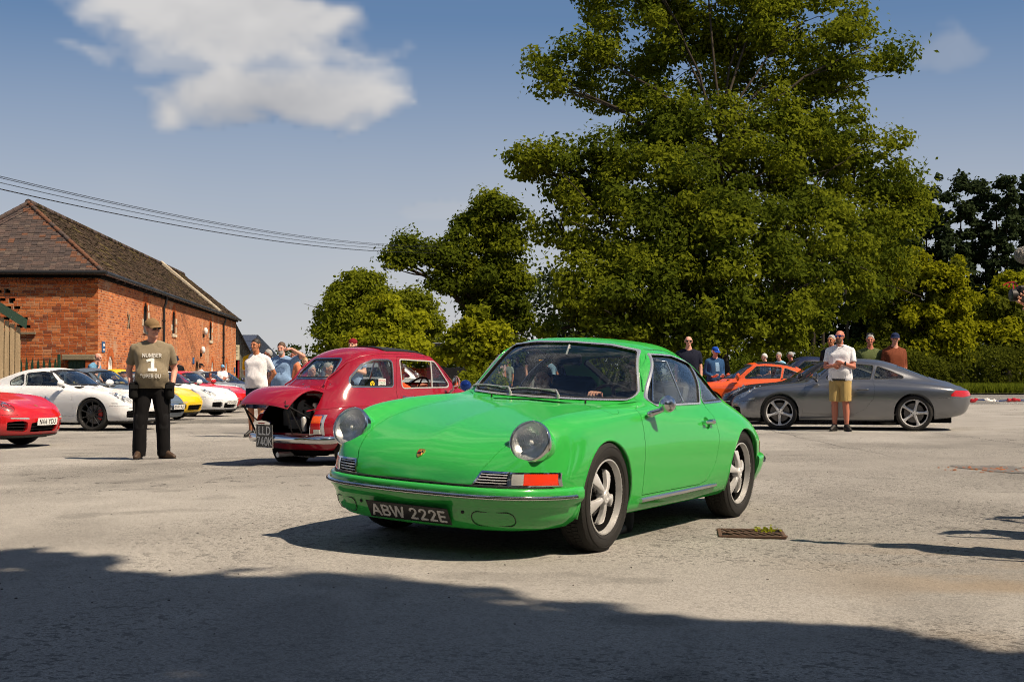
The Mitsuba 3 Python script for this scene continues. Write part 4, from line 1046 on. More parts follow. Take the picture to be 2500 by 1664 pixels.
put(part(cw, 'foliage'), P(tm(v, f)), 'bright_leaf')
# clipped shrubs by the barn
for (x_, y_, r_) in ((-12.9, 60.5, .9), (-13.2, 67.0, .8)):
    k = thing('clipped_shrub', 'rounded green shrub by the barn wall' if y_ < 65 else 'rounded green shrub near the far end of the barn', 'shrub')
    rg = np.random.default_rng(int(y_)); d = rg.normal(0, 1, (2600, 3)); d /= np.linalg.norm(d, axis=1, keepdims=True); d[:, 2] = np.abs(d[:, 2])
    v, f = leaves(np.array([x_, y_, -.1]) + d * [1.3 * r_, 1.1 * r_, 1.25 * r_] * rg.uniform(.7, 1, (2600, 1)), d, .11, rg)
    put(part(k, 'foliage'), P(tm(v, f)), 'hedge_leaf')
# shade trees behind the photographer, outside the frame: the near ones throw the foreground shadow, the far one is added against sky light
def shade_tree(label, x, y, crown, seed):
    tree('shade_tree', label, None, crown, (x, y, 0, .4), 'oak_leaf_dark', 16000, .62, seed, puff=(.9, 1.7), leaf2='oak_leaf')

# crowns whose shade falls along the near edge of the yard: heights 9 to 12 m, the sun carries the shade to the left and away
_edge = np.array([(-5.2, 9.0), (-4.0, 8.7), (-3.03, 8.42), (-2.35, 8.35), (-1.95, 7.9), (-1.4, 8.0), (-.75, 7.85), (-.3, 7.5), (.3, 7.35), (.7, 6.9), (1.15, 6.55), (1.75, 6.35), (2.2, 5.95), (2.85, 5.55), (3.6, 5.1), (4.4, 4.6)])
_k = SUN[:2] / SUN[2]
_groups = [[], [], []]
_rs = np.random.default_rng(91)
for i_, e_ in enumerate(_edge):
    for j_ in range(4):
        r_ = _rs.uniform(.75, 1.0) if j_ == 0 else _rs.uniform(1.35, 1.7)
        c_ = e_ + np.array([-.45, -.89]) * ((r_ + .95 if j_ == 0 else 1.9 + 1.9 * j_)) + (_rs.normal(0, .12, 2) if j_ else 0)
        h_ = 9.6 + .5 * j_ + _rs.uniform(-.8, .9)
        _groups[0 if i_ < 5 else 1 if i_ < 10 else 2].append((*(c_ + _k * h_), h_, r_, r_, r_ * .9))
for g_, lab_ in zip(_groups, ('left shade tree over the photographer, outside the frame', 'middle shade tree over the photographer, outside the frame', 'right shade tree over the photographer, outside the frame')):
    c_ = np.mean([q[:2] for q in g_], axis=0)
    tree('shade_tree', lab_, None, g_, (c_[0], c_[1] - 1.5, 0, .35), 'oak_leaf_dark', 9000, .50, 61 + len(lab_), per=60, puff=(.35, .6), leaf2='oak_leaf')
_ring = []
for q_ in range(46):
    a_ = math.radians(-205 + q_ * 5.1)                               # unseen belt added left, behind and right of the photographer to cut sky light
    d_ = 27 + 3 * math.sin(q_ * 1.7)
    _ring.append((d_ * math.cos(a_) * 1.02, d_ * math.sin(a_) - 2.0, 8.5 + 1.6 * math.sin(q_ * 2.3), 2.8, 2.6, 8.6 + 1.2 * math.cos(q_ * 1.3)))
mass('sky_block_trees', 'added belt of unseen tall trees behind the photographer that cuts the sky light', [q for q in _ring if not (q[1] > 6 and q[0] > -40 and abs(q[0]) < 24)], 'oak_leaf_dark', 30000, 1.15, 88)
shade_tree('far unseen tree added behind the photographer to block sky light', -15.0, -16.0, [(-15, -16, 8.6, 6.0, 5.6, 6.4), (-11, -17, 7.4, 4.4, 4.2, 4.6), (-19, -15, 7.2, 4.4, 4.2, 4.6)], 64)  # added out of view: blocks sky light and darkens reflections
class Band:
    """A layer between two offsets of the body; meets a prism only in the part of the body where that stands."""
    def __init__(s, c, o, i): s.c, s.o, s.i = c, o, i
    def __xor__(s, pr): return s.c.region(('b', s.o, s.i), lambda: s.c.sh(s.o) - s.c.sh(s.i), pr) ^ pr
class Car:
    def __init__(s, name, label, rows, pose, mat, nu=150, nk=64, smooth=1.2, group=None, cat_='car'):
        s.key = thing(name, label, cat_, group)
        s.M, s.mat = pose.M, mat
        s.G = body_grid(rows, nu, nk, smooth)
        s.surf = Surf(s.G)
        s._sh = {}
        s.body = s.sh(0.0)
        s.panels = []
    def sh(s, off):
        if off not in s._sh: s._sh[off] = shell(s.G, off)
        return s._sh[off]
    def band(s, o, i):
        return Band(s, o, i)
    def region(s, key, man, pr):
        b = pr.bounding_box()
        xs = (-9, -1.9, -.2, 9)
        lo = max(k for k in range(3) if xs[k] <= b[0] or k == 0); hi = min(k for k in range(1, 4) if xs[k] >= b[3] or k == 3)
        sd = 1 if b[1] > 0 else -1 if b[4] < 0 else 0
        kk = (key, lo, hi, sd)
        if kk not in s._sh:
            if key not in s._sh:
                s._sh[key] = man(); s._sh[key].num_tri()
            m = s._sh[key]
            if sd or lo or hi < 3:
                m = m ^ as_manifold(bx(xs[lo], xs[hi], -3 if sd <= 0 else 0, 3 if sd >= 0 else 0, -1, 3)); m.num_tri()
            s._sh[kk] = m
        return s._sh[kk]
    def pr(s, poly, axis, a, b, side=1):
        if side < 0:
            if axis == 'y': return prism(poly, axis, -b, -a)
            return prism(affinity.scale(poly, 1, -1, origin=(0, 0)) if axis == 'z' else affinity.scale(poly, -1, 1, origin=(0, 0)), axis, a, b)
        return prism(poly, axis, a, b)
    def hollow(s, x0, x1, z0, z1=2.0, t=0.03, y=2.0):
        c_ = shell(s.G, -t - .0001)
        s.cav = c_.original_id()
        s.body = s.body - (c_ ^ as_manifold(bx(x0, x1, -y, y, z0, z1)))
        s.cab = (x0, x1, z0)
    def arches(s, axles, r, zc, depth=0.34, yo=1.2):
        for (x, rr_, hw) in axles:
            for sd in (1, -1):
                c = trimesh.creation.cylinder(radius=rr_, height=yo - (hw - depth), sections=64)
                c.apply_transform(mat4(TOY)); c.apply_translation((x, sd * ((yo + hw - depth) / 2), zc))
                low = bx(x - rr_, x + rr_, sd * (hw - depth), sd * yo, -0.2, zc)
                s.body = s.body - as_manifold(c) - as_manifold(low)
    def window(s, name, poly, axis, a, b, glass='window_glass', trim='chrome', tw=0.012, proud=0.004, inset=0.006, sides=(1,), gasket=None, lip=0.003):
        for sd in sides:
            k = part(s.key, name)
            s.body = s.body - s.pr(poly, axis, a, b, sd)
            g = s.band(-inset, -inset - 0.006) ^ s.pr(poly.buffer(0.006), axis, a, b, sd)
            ply = sheet(g)
            if ply: put(k, ply, glass, s.M)
            if gasket:
                q = s.band(proud * 0.3, -0.03) ^ (s.pr(poly.buffer(0.004), axis, a, b, sd) - s.pr(poly.buffer(-gasket), axis, a, b, sd))
                put(part(k, 'seal'), mply(q), 'black_trim', s.M)
            if trim:
                q = s.band(proud, -0.012) ^ (s.pr(poly.buffer(tw), axis, a, b, sd) - s.pr(poly.buffer(-lip), axis, a, b, sd))
                put(part(k, 'frame'), mply(q), trim, s.M)
    def inlay(s, name, poly, axis, a, b, mat, out=0.003, depth=0.02, gap=0.002, sides=(1,), parent=None, cut=True, extra=None):
        ks = []
        for sd in sides:
            if cut: s.body = s.body - (s.pr(poly, axis, a, b, sd) - s.sh(-depth))
            q = s.band(out, -depth) ^ s.pr(poly.buffer(-gap) if gap else poly, axis, a, b, sd)
            if extra is not None: q = extra(q, sd)
            ply = mply(q)
            if ply is None: continue
            k = part(parent[0 if sd > 0 else -1] if isinstance(parent, list) else parent or s.key, name)
            put(k, ply, mat, s.M); ks.append(k)
        return ks
    def panel(s, name, poly, axis, a, b, gap=0.0025, sides=(1,), mat=None):
        """A door or a lid: taken out of the body with an open joint round it."""
        for sd in sides:
            pr = s.pr(poly, axis, a, b, sd)
            s.panels.append((part(s.key, name), s.body ^ s.pr(poly.buffer(-gap), axis, a, b, sd), mat or s.mat))
            s.body = s.body - pr
    def split(s, name, solid, mat, gap_solid=None):
        s.panels.append((part(s.key, name), s.body ^ solid, mat))
        s.body = s.body - (gap_solid or solid)
    def cutpanels(s, pr):
        s.panels = [(k, b - pr, m) for k, b, m in s.panels]
    def done(s, crease=40):
        cav = getattr(s, 'cav', None)
        put(part(s.key, 'body'), mply(s.body, cav=cav), s.mat, s.M)
        if cav is not None:
            p = mply(s.body, cav=cav, inside=True)
            if p: put(part(s.key, 'interior_lining'), p, 'headlining' if s.mat == 'green_paint' else 'interior_dark', s.M)
        for k, b, m in s.panels:
            p = mply(b, cav=cav)
            if p: put(k, p, m, s.M)
            p = mply(b, cav=cav, inside=True) if cav is not None else None
            if p: put(part(k, 'inner_panel'), p, 'interior_dark', s.M)
        return s
    def add(s, name, mesh, mat, smooth=35, parent=None, M=None):
        return put(part(parent or s.key, name), P(mesh, smooth), mat, s.M if M is None else s.M @ M)

def sheet(man):
    """The outer face of a thin solid cut out of a body."""
    m = man.to_mesh()
    vp, f = np.asarray(m.vert_properties, float), np.asarray(m.tri_verts, int)
    if len(f) == 0: return None
    ro, ri = np.asarray(m.run_original_id), np.asarray(m.run_index) // 3
    v, n = vp[:, :3], vp[:, 3:6]
    fn = np.cross(v[f[:, 1]] - v[f[:, 0]], v[f[:, 2]] - v[f[:, 0]])
    fn /= np.linalg.norm(fn, axis=1, keepdims=True) + 1e-20
    good = (np.linalg.norm(n[f], axis=2) > 0.5).all(1)
    # outer sheet: face normal along the carried normal (the inner one is flipped)
    out = good & ((n[f].mean(1) * fn).sum(1) > 0.3)
    # the inner surface was subtracted: its carried normals still point outwards, its faces inwards
    f = f[out]
    used = np.unique(f); re = np.zeros(len(v), int); re[used] = np.arange(len(used))
    nn = n[used] / (np.linalg.norm(n[used], axis=1, keepdims=True) + 1e-20)
    path = meshkit.write_ply((v[used], re[f]), False, normals=nn)
    return {'type': 'ply', 'filename': path, 'face_normals': False}
# ---------------------------------------------------------------- the green coupe in the middle
def classic_coupe():
    rows = [
        [(.80, 0, .19), (.70, 0, .175), (.3, 0, .17), (-1.1, 0, .17), (-2.4, 0, .18), (-2.9, 0, .22), (-3.12, 0, .30)],
        [(.83, 0, .20), (.78, .38, .20), (.60, .60, .20), (.35, .68, .19), (-.5, .69, .18), (-1.6, .69, .18), (-2.2, .70, .19), (-2.7, .62, .22), (-3.0, .40, .25), (-3.14, 0, .32)],
        [(.86, 0, .26), (.82, .40, .25), (.64, .64, .24), (.40, .72, .23), (-.4, .745, .215), (-1.0, .75, .215), (-1.65, .75, .22), (-2.2, .755, .23), (-2.7, .67, .26), (-3.02, .42, .30), (-3.17, 0, .36)],
        [(.89, 0, .34), (.86, .40, .34), (.69, .64, .34), (.45, .74, .34), (0, .762, .35), (-.5, .768, .36), (-1.1, .772, .37), (-1.7, .785, .38), (-2.2, .80, .39), (-2.7, .715, .39), (-3.03, .46, .40), (-3.19, 0, .41)],
        [(.910, 0, .398), (.882, .38, .398), (.73, .62, .402), (.50, .745, .45), (0, .768, .52), (-.5, .772, .53), (-1.1, .776, .53), (-1.7, .79, .53), (-2.2, .805, .53), (-2.7, .715, .51), (-3.03, .48, .47), (-3.19, 0, .45)],
        [(.907, 0, .402), (.880, .38, .404), (.80, .545, .408), (.71, .632, .44), (.57, .702, .54), (.42, .727, .62), (.2, .742, .66), (0, .745, .67), (-.5, .748, .69), (-1.1, .752, .695), (-1.7, .757, .69), (-2.2, .755, .675), (-2.65, .68, .62), (-3.0, .47, .54), (-3.17, 0, .49)],
        [(.908, 0, .404), (.885, .365, .407), (.84, .49, .418), (.755, .59, .475), (.63, .655, .57), (.5, .685, .68), (.35, .697, .722), (.1, .705, .748), (-.2, .708, .765), (-.6, .708, .79), (-1.0, .705, .80), (-1.5, .698, .80), (-1.95, .68, .79), (-2.3, .645, .76), (-2.65, .57, .70), (-3.0, .40, .585), (-3.15, 0, .53)],
        [(.909, 0, .406), (.890, .335, .410), (.855, .455, .432), (.79, .535, .50), (.70, .575, .605), (.60, .575, .715), (.48, .578, .755), (.25, .588, .785), (0, .597, .803), (-.3, .607, .815), (-.6, .63, .818), (-.85, .662, .845), (-1.0, .648, .94), (-1.4, .642, .965), (-1.75, .632, .93), (-2.05, .61, .85), (-2.3, .57, .81), (-2.65, .48, .745), (-3.0, .32, .625), (-3.13, 0, .565)],
        [(.910, 0, .408), (.896, .265, .414), (.87, .365, .452), (.80, .435, .530), (.70, .468, .602), (.58, .475, .658), (.40, .475, .708), (.15, .474, .748), (-.15, .478, .78), (-.42, .495, .805), (-.66, .555, .822), (-.76, .575, .87), (-.88, .56, .985), (-1.02, .535, 1.11), (-1.2, .528, 1.125), (-1.5, .522, 1.115), (-1.8, .505, 1.055), (-2.1, .475, .96), (-2.4, .425, .865), (-2.7, .36, .785), (-3.0, .22, .66), (-3.11, 0, .60)],
        [(.912, 0, .410), (.900, .13, .430), (.87, .20, .485), (.81, .24, .550), (.70, .255, .612), (.55, .255, .665), (.3, .255, .718), (0, .26, .764), (-.3, .275, .80), (-.5, .29, .815), (-.585, .30, .835), (-.75, .32, .985), (-.95, .335, 1.155), (-1.05, .335, 1.185), (-1.2, .335, 1.20), (-1.5, .335, 1.195), (-1.8, .325, 1.14), (-2.1, .305, 1.045), (-2.4, .28, .935), (-2.7, .23, .83), (-2.98, .13, .70), (-3.09, 0, .63)],
        [(.913, 0, .412), (.902, 0, .435), (.87, 0, .493), (.81, 0, .557), (.70, 0, .622), (.55, 0, .676), (.3, 0, .728), (0, 0, .772), (-.3, 0, .806), (-.46, 0, .818), (-.53, 0, .835), (-.72, 0, .995), (-.93, 0, 1.168), (-1.03, 0, 1.198), (-1.2, 0, 1.218), (-1.45, 0, 1.218), (-1.8, 0, 1.165), (-2.1, 0, 1.07), (-2.4, 0, .955), (-2.7, 0, .845), (-2.97, 0, .71), (-3.08, 0, .64)],
    ]
    c = Car('classic_coupe', 'bright green classic rear-engined coupe in front of the red bubble car', rows, Pose(-.125, 8.49, .503, -.051, 0, .046), 'green_paint', nu=224, nk=98, smooth=2.0)
    c.hollow(-2.62, -0.30, 0.30)
    for x, r_, hw in ((0.02, .322, .70), (-2.2, .318, .72)): c.arches([(x, r_, hw)], r_, .316, depth=.30)
    # rolled arch lips
    for x, r_ in ((0.02, .322), (-2.2, .318)):
        for sd in (1, -1):
            a = np.linspace(-0.32, math.pi + 0.32, 40)
            px_, pz_ = x + r_ * np.cos(a), .316 + r_ * np.sin(a)
            yy = np.array([c.surf.y([p], [q])[0] for p, q in zip(px_, np.maximum(pz_, .22))])
            c.add('arch_lip', tube(np.c_[px_, sd * (yy - 0.004), pz_], 0.008, 8), 'green_paint')
    # windows
    ws = rpoly([(-.595, .845), (-.3, .838), (0, .836), (.3, .838), (.595, .845), (.455, 1.15), (.27, 1.178), (0, 1.186), (-.27, 1.178), (-.455, 1.15)], .045)
    c.window('windscreen', ws, 'x', -1.3, -.42, glass='window_glass', tw=.006, proud=.007, gasket=.010, trim='bright_trim')
    dw = rpoly([(-.735, .818), (-1.515, .818), (-1.675, 1.070), (-1.37, 1.122), (-1.06, 1.128)], .022)
    c.window('side_window', dw, 'y', .3, 1.0, tw=.007, proud=.006, sides=(1, -1), gasket=.005, trim='bright_trim')
    qw = rpoly([(-1.555, .818), (-1.712, 1.060), (-1.85, 1.005), (-2.05, .875), (-2.08, .822)], .028)
    c.window('quarter_window', qw, 'y', .25, 1.0, tw=.008, proud=.004, sides=(1, -1), gasket=.012, glass='window_glass')
    rw = rpoly([(-1.93, -.40), (-1.93, .40), (-2.45, .38), (-2.52, .25), (-2.52, -.25), (-2.45, -.38)], .06)
    c.window('rear_window', rw, 'z', .80, 1.4, tw=.012, proud=.006, gasket=.012)
    # lid, doors, vent, flap
    hood = Polygon([(1.0, -.355), (1.0, .355), (.87, .385), (.80, .425), (.70, .450), (.5, .468), (.2, .474), (-.15, .476), (-.33, .462), (-.41, .40), (-.425, .30), (-.425, -.30), (-.41, -.40), (-.33, -.462), (-.15, -.476), (.2, -.474), (.5, -.468), (.70, -.450), (.80, -.425), (.87, -.385)])
    vent = Polygon([(-.385, -.235), (-.385, .235), (-.448, .285), (-.448, -.285)])
    vp = prism(vent, 'z', .6, 1.0) - s_off(c, -.028)
    c.panel('bonnet', hood, 'z', .402, 1.1, gap=.004)
    c.body = c.body - vp; c.cutpanels(vp)
    put(part(c.key, 'cowl_vent'), mply(c.band(-.024, -.030) ^ prism(vent.buffer(.004), 'z', .6, 1.0)), 'dark_void', c.M)
    door = rpoly([(-.455, .287), (-.462, .55), (-.475, .80), (-.70, .835), (-1.02, 1.16), (-1.36, 1.155), (-1.71, 1.10), (-1.56, .84), (-1.66, .74), (-1.68, .60), (-1.62, .42), (-1.50, .31), (-1.38, .290)], .012)
    c.panel('door', door, 'y', .45, 1.1, sides=(1, -1), gap=.0045)
    flap = Polygon([(-.13 + .085 * math.cos(t), .615 + .062 * math.sin(t)) for t in np.linspace(0, 2 * np.pi, 32, endpoint=False)])
    flap = affinity.translate(flap, -.06, .02)
    c.inlay('fuel_flap', flap, 'z', .6, 1.0, 'green_paint', out=.0005, depth=.02, gap=.002)
    # grilles and indicators
    sides = (1, -1)
    gr = Polygon([(.372, .408), (.545, .408), (.545, .482), (.405, .482)])
    c.body = c.body - (c.pr(gr, 'x', .55, 1.1, 1) + c.pr(gr, 'x', .55, 1.1, -1)) + (c.sh(-.035) ^ (c.pr(gr.buffer(.002), 'x', .3, 1.1, 1) + c.pr(gr.buffer(.002), 'x', .3, 1.1, -1)))
    c.cutpanels(c.pr(gr, 'x', .55, 1.1, 1) + c.pr(gr, 'x', .55, 1.1, -1))
    for sd in sides:
        k = part(c.key, 'horn_grille')
        put(k, mply(c.band(-.030, -.034) ^ c.pr(gr, 'x', .5, 1.1, sd)), 'dark_void', c.M)
        put(part(k, 'frame'), mply(c.band(.006, -.03) ^ (c.pr(gr.buffer(.004), 'x', .5, 1.1, sd) - c.pr(gr.buffer(-.006), 'x', .5, 1.1, sd))), 'chrome', c.M)
        for i in range(4):
            z = .424 + i * .0145
            put(part(k, 'slat'), mply(c.band(.002, -.018) ^ c.pr(sbox(.37, z - .0022, .545, z + .0026).intersection(gr), 'x', .5, 1.1, sd)), 'alloy', c.M)
        k = part(c.key, 'front_indicator')
        allp = Polygon([(.549, .408), (.733, .411), (.728, .480), (.722, .484), (.549, .484)])
        c.body = c.body - (c.pr(allp, 'x', .40, 1.1, sd) - c.sh(-.03))
        put(k, mply(c.band(.002, -.025) ^ c.pr(sbox(.556, .415, .602, .477), 'x', .4, 1.1, sd)), 'clear_lens', c.M)
        put(part(k, 'orange_lens'), mply(c.band(.003, -.025) ^ c.pr(Polygon([(.603, .415), (.726, .417), (.720, .477), (.603, .477)]), 'x', .4, 1.1, sd)), 'orange_red_lens', c.M)
        put(part(k, 'frame'), mply(c.band(.005, -.03) ^ (c.pr(allp, 'x', .4, 1.1, sd) - c.pr(Polygon([(.556, .415), (.727, .417), (.721, .477), (.556, .477)]), 'x', .4, 1.1, sd))), 'chrome', c.M)
        # tail lamp
        tl = sbox(.36, .445, .74, .52)
        c.inlay('tail_lamp', sbox(-3.3, .435, -2.66, .515), 'y', .30, 1.0, 'red_lens', out=.004, sides=(sd,))
    # headlights
    for sd in sides:
        HM = mat4(rz(sd * 0.06) @ ry(math.pi / 2 - 0.36), (.655, sd * .584, .640), 1.09)     # lathe axis z -> forwards and a little up
        bore = trimesh.creation.cylinder(radius=.101, height=.34, sections=48); bore.apply_translation((0, 0, .09)); bore.apply_transform(HM)
        c.body = c.body - as_manifold(bore)
        k = part(c.key, 'headlight')
        c.add('_', trimesh.Trimesh(), '_') if False else None
        put(k, P(lathe([(0.0, -.055), (.03, -.05), (.06, -.035), (.086, -.010), (.096, .012)], 48), True), 'lamp_reflector', c.M @ HM)
        ring = lathe([(.098, -.085), (.104, -.03), (.1085, .002), (.1075, .012), (.104, .020), (.100, .022), (.097, .018), (.095, .010)], 64)
        put(part(k, 'bezel'), P(ring, 50), 'chrome', c.M @ HM)
        put(part(k, 'bezel_screw'), P(moved(lathe([(0.006, 0), (0.0055, .003), (0, .0035)], 10), mat4(ry(.55), (-.1035, 0, .012))), 30), 'alloy', c.M @ HM)
        r_ = np.linspace(0, .098, 14)
        put(part(k, 'glass'), P(lathe([(a, .020 + .016 * (1 - (a / .098) ** 2)) for a in r_[::-1]], 64), True), 'lamp_glass', c.M @ HM)
        # the moulded optic flutes behind the glass
        fl = []
        for q in .080 * np.linspace(-.95, .95, 17):
            hh = math.sqrt(max(.078 ** 2 - q * q, 0))
            fl.append(tube(np.array([[-hh * .85, q, .018 + .010 * (1 - (q / .09) ** 2)], [0, q, .024 + .010 * (1 - (q / .09) ** 2)], [hh * .55, q, .019 + .010 * (1 - (q / .09) ** 2)]]), .0010, 4))
        put(part(k, 'lens_flutes'), P(cat(fl), 40), 'clear_flute', c.M @ HM)
        put(part(k, 'bulb'), P(sph((0, 0, -.015), (.014, .014, .02), 2), True), 'white_plastic', c.M @ HM)
        put(part(k, 'housing'), P(lathe([(.100, .0), (.104, -.03), (.100, -.12), (.09, -.2)], 48), 40), 'green_paint', c.M @ HM)
    # bumper: a section swept round the nose
    plan = np.array([(.36, .752), (.455, .748), (.56, .726), (.68, .672), (.78, .595), (.865, .48), (.915, .33), (.938, .16), (.945, 0)])
    full = np.vstack([plan, (plan[:-1] * [1, -1])[::-1]])
    from scipy.interpolate import CubicSpline
    def sweep(full, prof, n=110, fade=None, zoff=None):
        d = np.r_[0, np.cumsum(np.linalg.norm(np.diff(full, axis=0), axis=1))]
        cs = CubicSpline(d, full); tt = np.linspace(0, d[-1], n)
        p, t = cs(tt), cs(tt, 1); t /= np.linalg.norm(t, axis=1, keepdims=True)
        nrm = np.c_[-t[:, 1], t[:, 0]]
        nrm *= np.sign((nrm * (p - [0.0, 0])).sum(1))[:, None]
        pr_ = np.asarray(prof, float)
        k = np.ones(n) if fade is None else fade(tt / d[-1])
        dd = pr_[:, 0][None] * k[:, None]
        v = np.stack([p[:, None, 0] + nrm[:, None, 0] * dd, p[:, None, 1] + nrm[:, None, 1] * dd, np.broadcast_to(pr_[:, 1], dd.shape) + (0 if zoff is None else zoff(p)[:, None])], -1)
        m = len(pr_)
        i, j = np.meshgrid(np.arange(n - 1), np.arange(m), indexing='ij'); j2 = (j + 1) % m
        q = np.stack([i * m + j, i * m + j2, (i + 1) * m + j2, (i + 1) * m + j], -1).reshape(-1, 4)
        ends = [[0, a, a + 1] for a in range(1, m - 1)] + [[(n - 1) * m, (n - 1) * m + a + 1, (n - 1) * m + a] for a in range(1, m - 1)]
        mm = tm(v.reshape(-1, 3), np.vstack([q[:, [0, 1, 2]], q[:, [0, 2, 3]], ends])); mm.fix_normals()
        return mm
    val = lambda tt: np.clip(np.minimum(tt, 1 - tt) / 0.16, 0.35, 1)
    prof = [(-.06, .398), (.006, .398), (.016, .394), (.022, .384), (.0245, .372), (.025, .350), (.022, .335), (.010, .318), (-.004, .300), (-.010, .292), (-.016, .270), (-.028, .235), (-.05, .198), (-.085, .172), (-.13, .160), (-.16, .162), (-.16, .30)]
    bm = sweep(full, prof)
    bk = c.add('front_bumper', bm, 'green_paint', 50)
    strip = [(.020, .364), (.030, .364), (.037, .360), (.040, .352), (.037, .344), (.030, .340), (.020, .340)]
    tfull = full[1:-1]
    st = sweep(tfull, strip)
    put(part(bk, 'trim_strip'), P(st, 50), 'chrome', c.M)
    put(part(bk, 'rubber_insert'), P(sweep(tfull, [(.036, .3575), (.0425, .3555), (.0440, .352), (.0425, .3485), (.036, .3465)]), 50), 'black_trim', c.M)
    put(part(bk, 'seal'), P(sweep(full, [(-.05, .3985), (-.003, .3985), (-.003, .409), (-.05, .409)]), 40), 'black_trim', c.M)
    # blanked fog lamp openings and bolts on the valance
    for sd in sides:
        a = rpoly([(-.10, -.038), (.10, -.038), (.10, .038), (-.10, .038)], .034, 8)
        ring = np.array(a.exterior.coords)
        def on(y, z):
            d = np.interp(z, [.160, .172, .198, .235, .270, .292, .30, .318, .335], [-.13, -.085, -.05, -.028, -.016, -.010, -.004, .010, .022])
            t = CubicSpline(np.r_[0, np.cumsum(np.linalg.norm(np.diff(full, axis=0), axis=1))], full)
            L_ = np.r_[0, np.cumsum(np.linalg.norm(np.diff(full, axis=0), axis=1))][-1]
            s_ = np.linspace(0, L_, 400); pp, tt_ = t(s_), t(s_, 1); tt_ /= np.linalg.norm(tt_, axis=1, keepdims=True)
            nn = np.c_[-tt_[:, 1], tt_[:, 0]]; nn *= np.sign((nn * pp).sum(1))[:, None]
            qq = pp + nn * d
            i = np.argmin(np.abs(qq[:, 1] - y)); return np.array([qq[i, 0], y, z]), nn[i]
        pts = []
        for (u_, w_) in ring:
            p_, n_ = on(sd * .47 + u_, .232 + w_)
            pts.append(p_ + np.r_[n_, 0] * .004)
        put(part(bk, 'blanking_plate_joint'), P(tube(np.vstack([pts, pts[:1]]), .0022, 5, cap=False), True), 'black_trim', c.M)
        p_, n_ = on(sd * .325, .262)
        put(part(bk, 'bolt'), P(sph(p_, (.010, .010, .010), 1), True), 'black_trim', c.M)
    p_, n_ = on(0, .245)
    plate_parts(c.key, c.M @ mat4(ry(.60), p_ + [.002, 0, -.016]), 'ABW 222E', .52, .112, black=True)
    # rear bumper end, rocker trims
    rplan = np.array([(-2.50, .765), (-2.62, .752), (-2.80, .69), (-2.98, .57), (-3.13, .38), (-3.21, .18), (-3.225, 0)])
    rfull = np.vstack([rplan, (rplan[:-1] * [1, -1])[::-1]])
    rb = c.add('rear_bumper', sweep(rfull, [(-.06, .425), (.008, .425), (.020, .415), (.024, .40), (.020, .36), (.0, .30), (-.03, .24), (-.07, .22), (-.07, .40)]), 'green_paint', 50)
    put(part(rb, 'trim_strip'), P(sweep(rfull[1:-1], [(.018, .402), (.032, .402), (.038, .394), (.040, .385), (.036, .374), (.018, .372)]), 50), 'chrome', c.M)
    for sd in sides:
        xs_ = np.linspace(-.44, -1.67, 14)
        ys_ = c.surf.y(xs_, xs_ * 0 + .258)
        pr_ = np.array([(0.0, .016), (.014, .015), (.022, .008), (.023, -.006), (.014, -.013), (0, -.015)])
        v = np.stack([np.broadcast_to(xs_[:, None], (14, 6)), sd * (ys_[:, None] - .004 + pr_[:, 0]), .257 + .012 * (np.arange(14) / 13)[:, None] + pr_[:, 1]], -1)
        i, j = np.meshgrid(np.arange(13), np.arange(5), indexing='ij')
        q = np.stack([i * 6 + j, i * 6 + j + 1, (i + 1) * 6 + j + 1, (i + 1) * 6 + j], -1).reshape(-1, 4)
        m = tm(v.reshape(-1, 3), np.vstack([q[:, [0, 1, 2]], q[:, [0, 2, 3]], [[0, 1, 2], [0, 2, 3], [0, 3, 4], [0, 4, 5]], [[78, 80, 79], [78, 81, 80], [78, 82, 81], [78, 83, 82]]])); m.fix_normals()
        c.add('rocker_trim', m, 'chrome', 30)
        # handle: recessed cup, lever and button
        hx, hz = -1.50, .695
        hy = c.surf.y([hx], [hz])[0]
        hk = c.add('door_handle', cbx(-1.565, -1.415, sd * (hy + .020), sd * (hy + .034), hz - .009, hz + .010, .004), 'chrome', 30)
        put(part(hk, 'post'), P(cat([cbx(-1.58, -1.535, sd * (hy - .01), sd * (hy + .036), hz - .016, hz + .017, .006), cbx(-1.43, -1.415, sd * (hy - .01), sd * (hy + .03), hz - .007, hz + .008, .003), moved(lathe([(.011, 0), (.011, .016), (.007, .02), (0, .02)], 16), mat4(TOY if sd > 0 else TOY @ rx(math.pi), (-1.60, sd * (hy - .002), hz)))]), 30), 'chrome', c.M)
        cup = Polygon([(hx + .048 * math.cos(t), hz + .048 * math.sin(t)) for t in np.linspace(0, 2 * np.pi, 24, endpoint=False)])
        cutp = c.pr(cup, 'y', hy - .2, hy + .2, sd) ^ (as_manifold(moved(trimesh.creation.icosphere(subdivisions=4, radius=.07), mat4(None, (hx, sd * (hy + .048), hz)))))
        c.cutpanels(cutp)
    # mirror on the left door
    mk = c.add('door_mirror', tube([(-.575, .745, .772), (-.60, .775, .785), (-.63, .80, .80)], [.020, .017, .015], 12), 'chrome', 40)
    put(part(mk, 'foot'), P(sph((-.575, .748, .770), (.055, .016, .020), 2), True), 'chrome', c.M)
    head = lathe([(0, .075), (.018, .070), (.036, .052), (.052, .022), (.060, -.004), (.062, -.016), (.058, -.020)], 40)
    HMm = mat4(rz(.15) @ ry(math.pi / 2 + .0), (-.655, .815, .832), .86)
    put(part(mk, 'mirror_shell'), P(head, 40), 'chrome', c.M @ HMm)
    put(part(mk, 'mirror_glass'), P(lathe([(.058, -.018), (0, -.018)], 40), 40), 'lamp_bowl', c.M @ HMm)
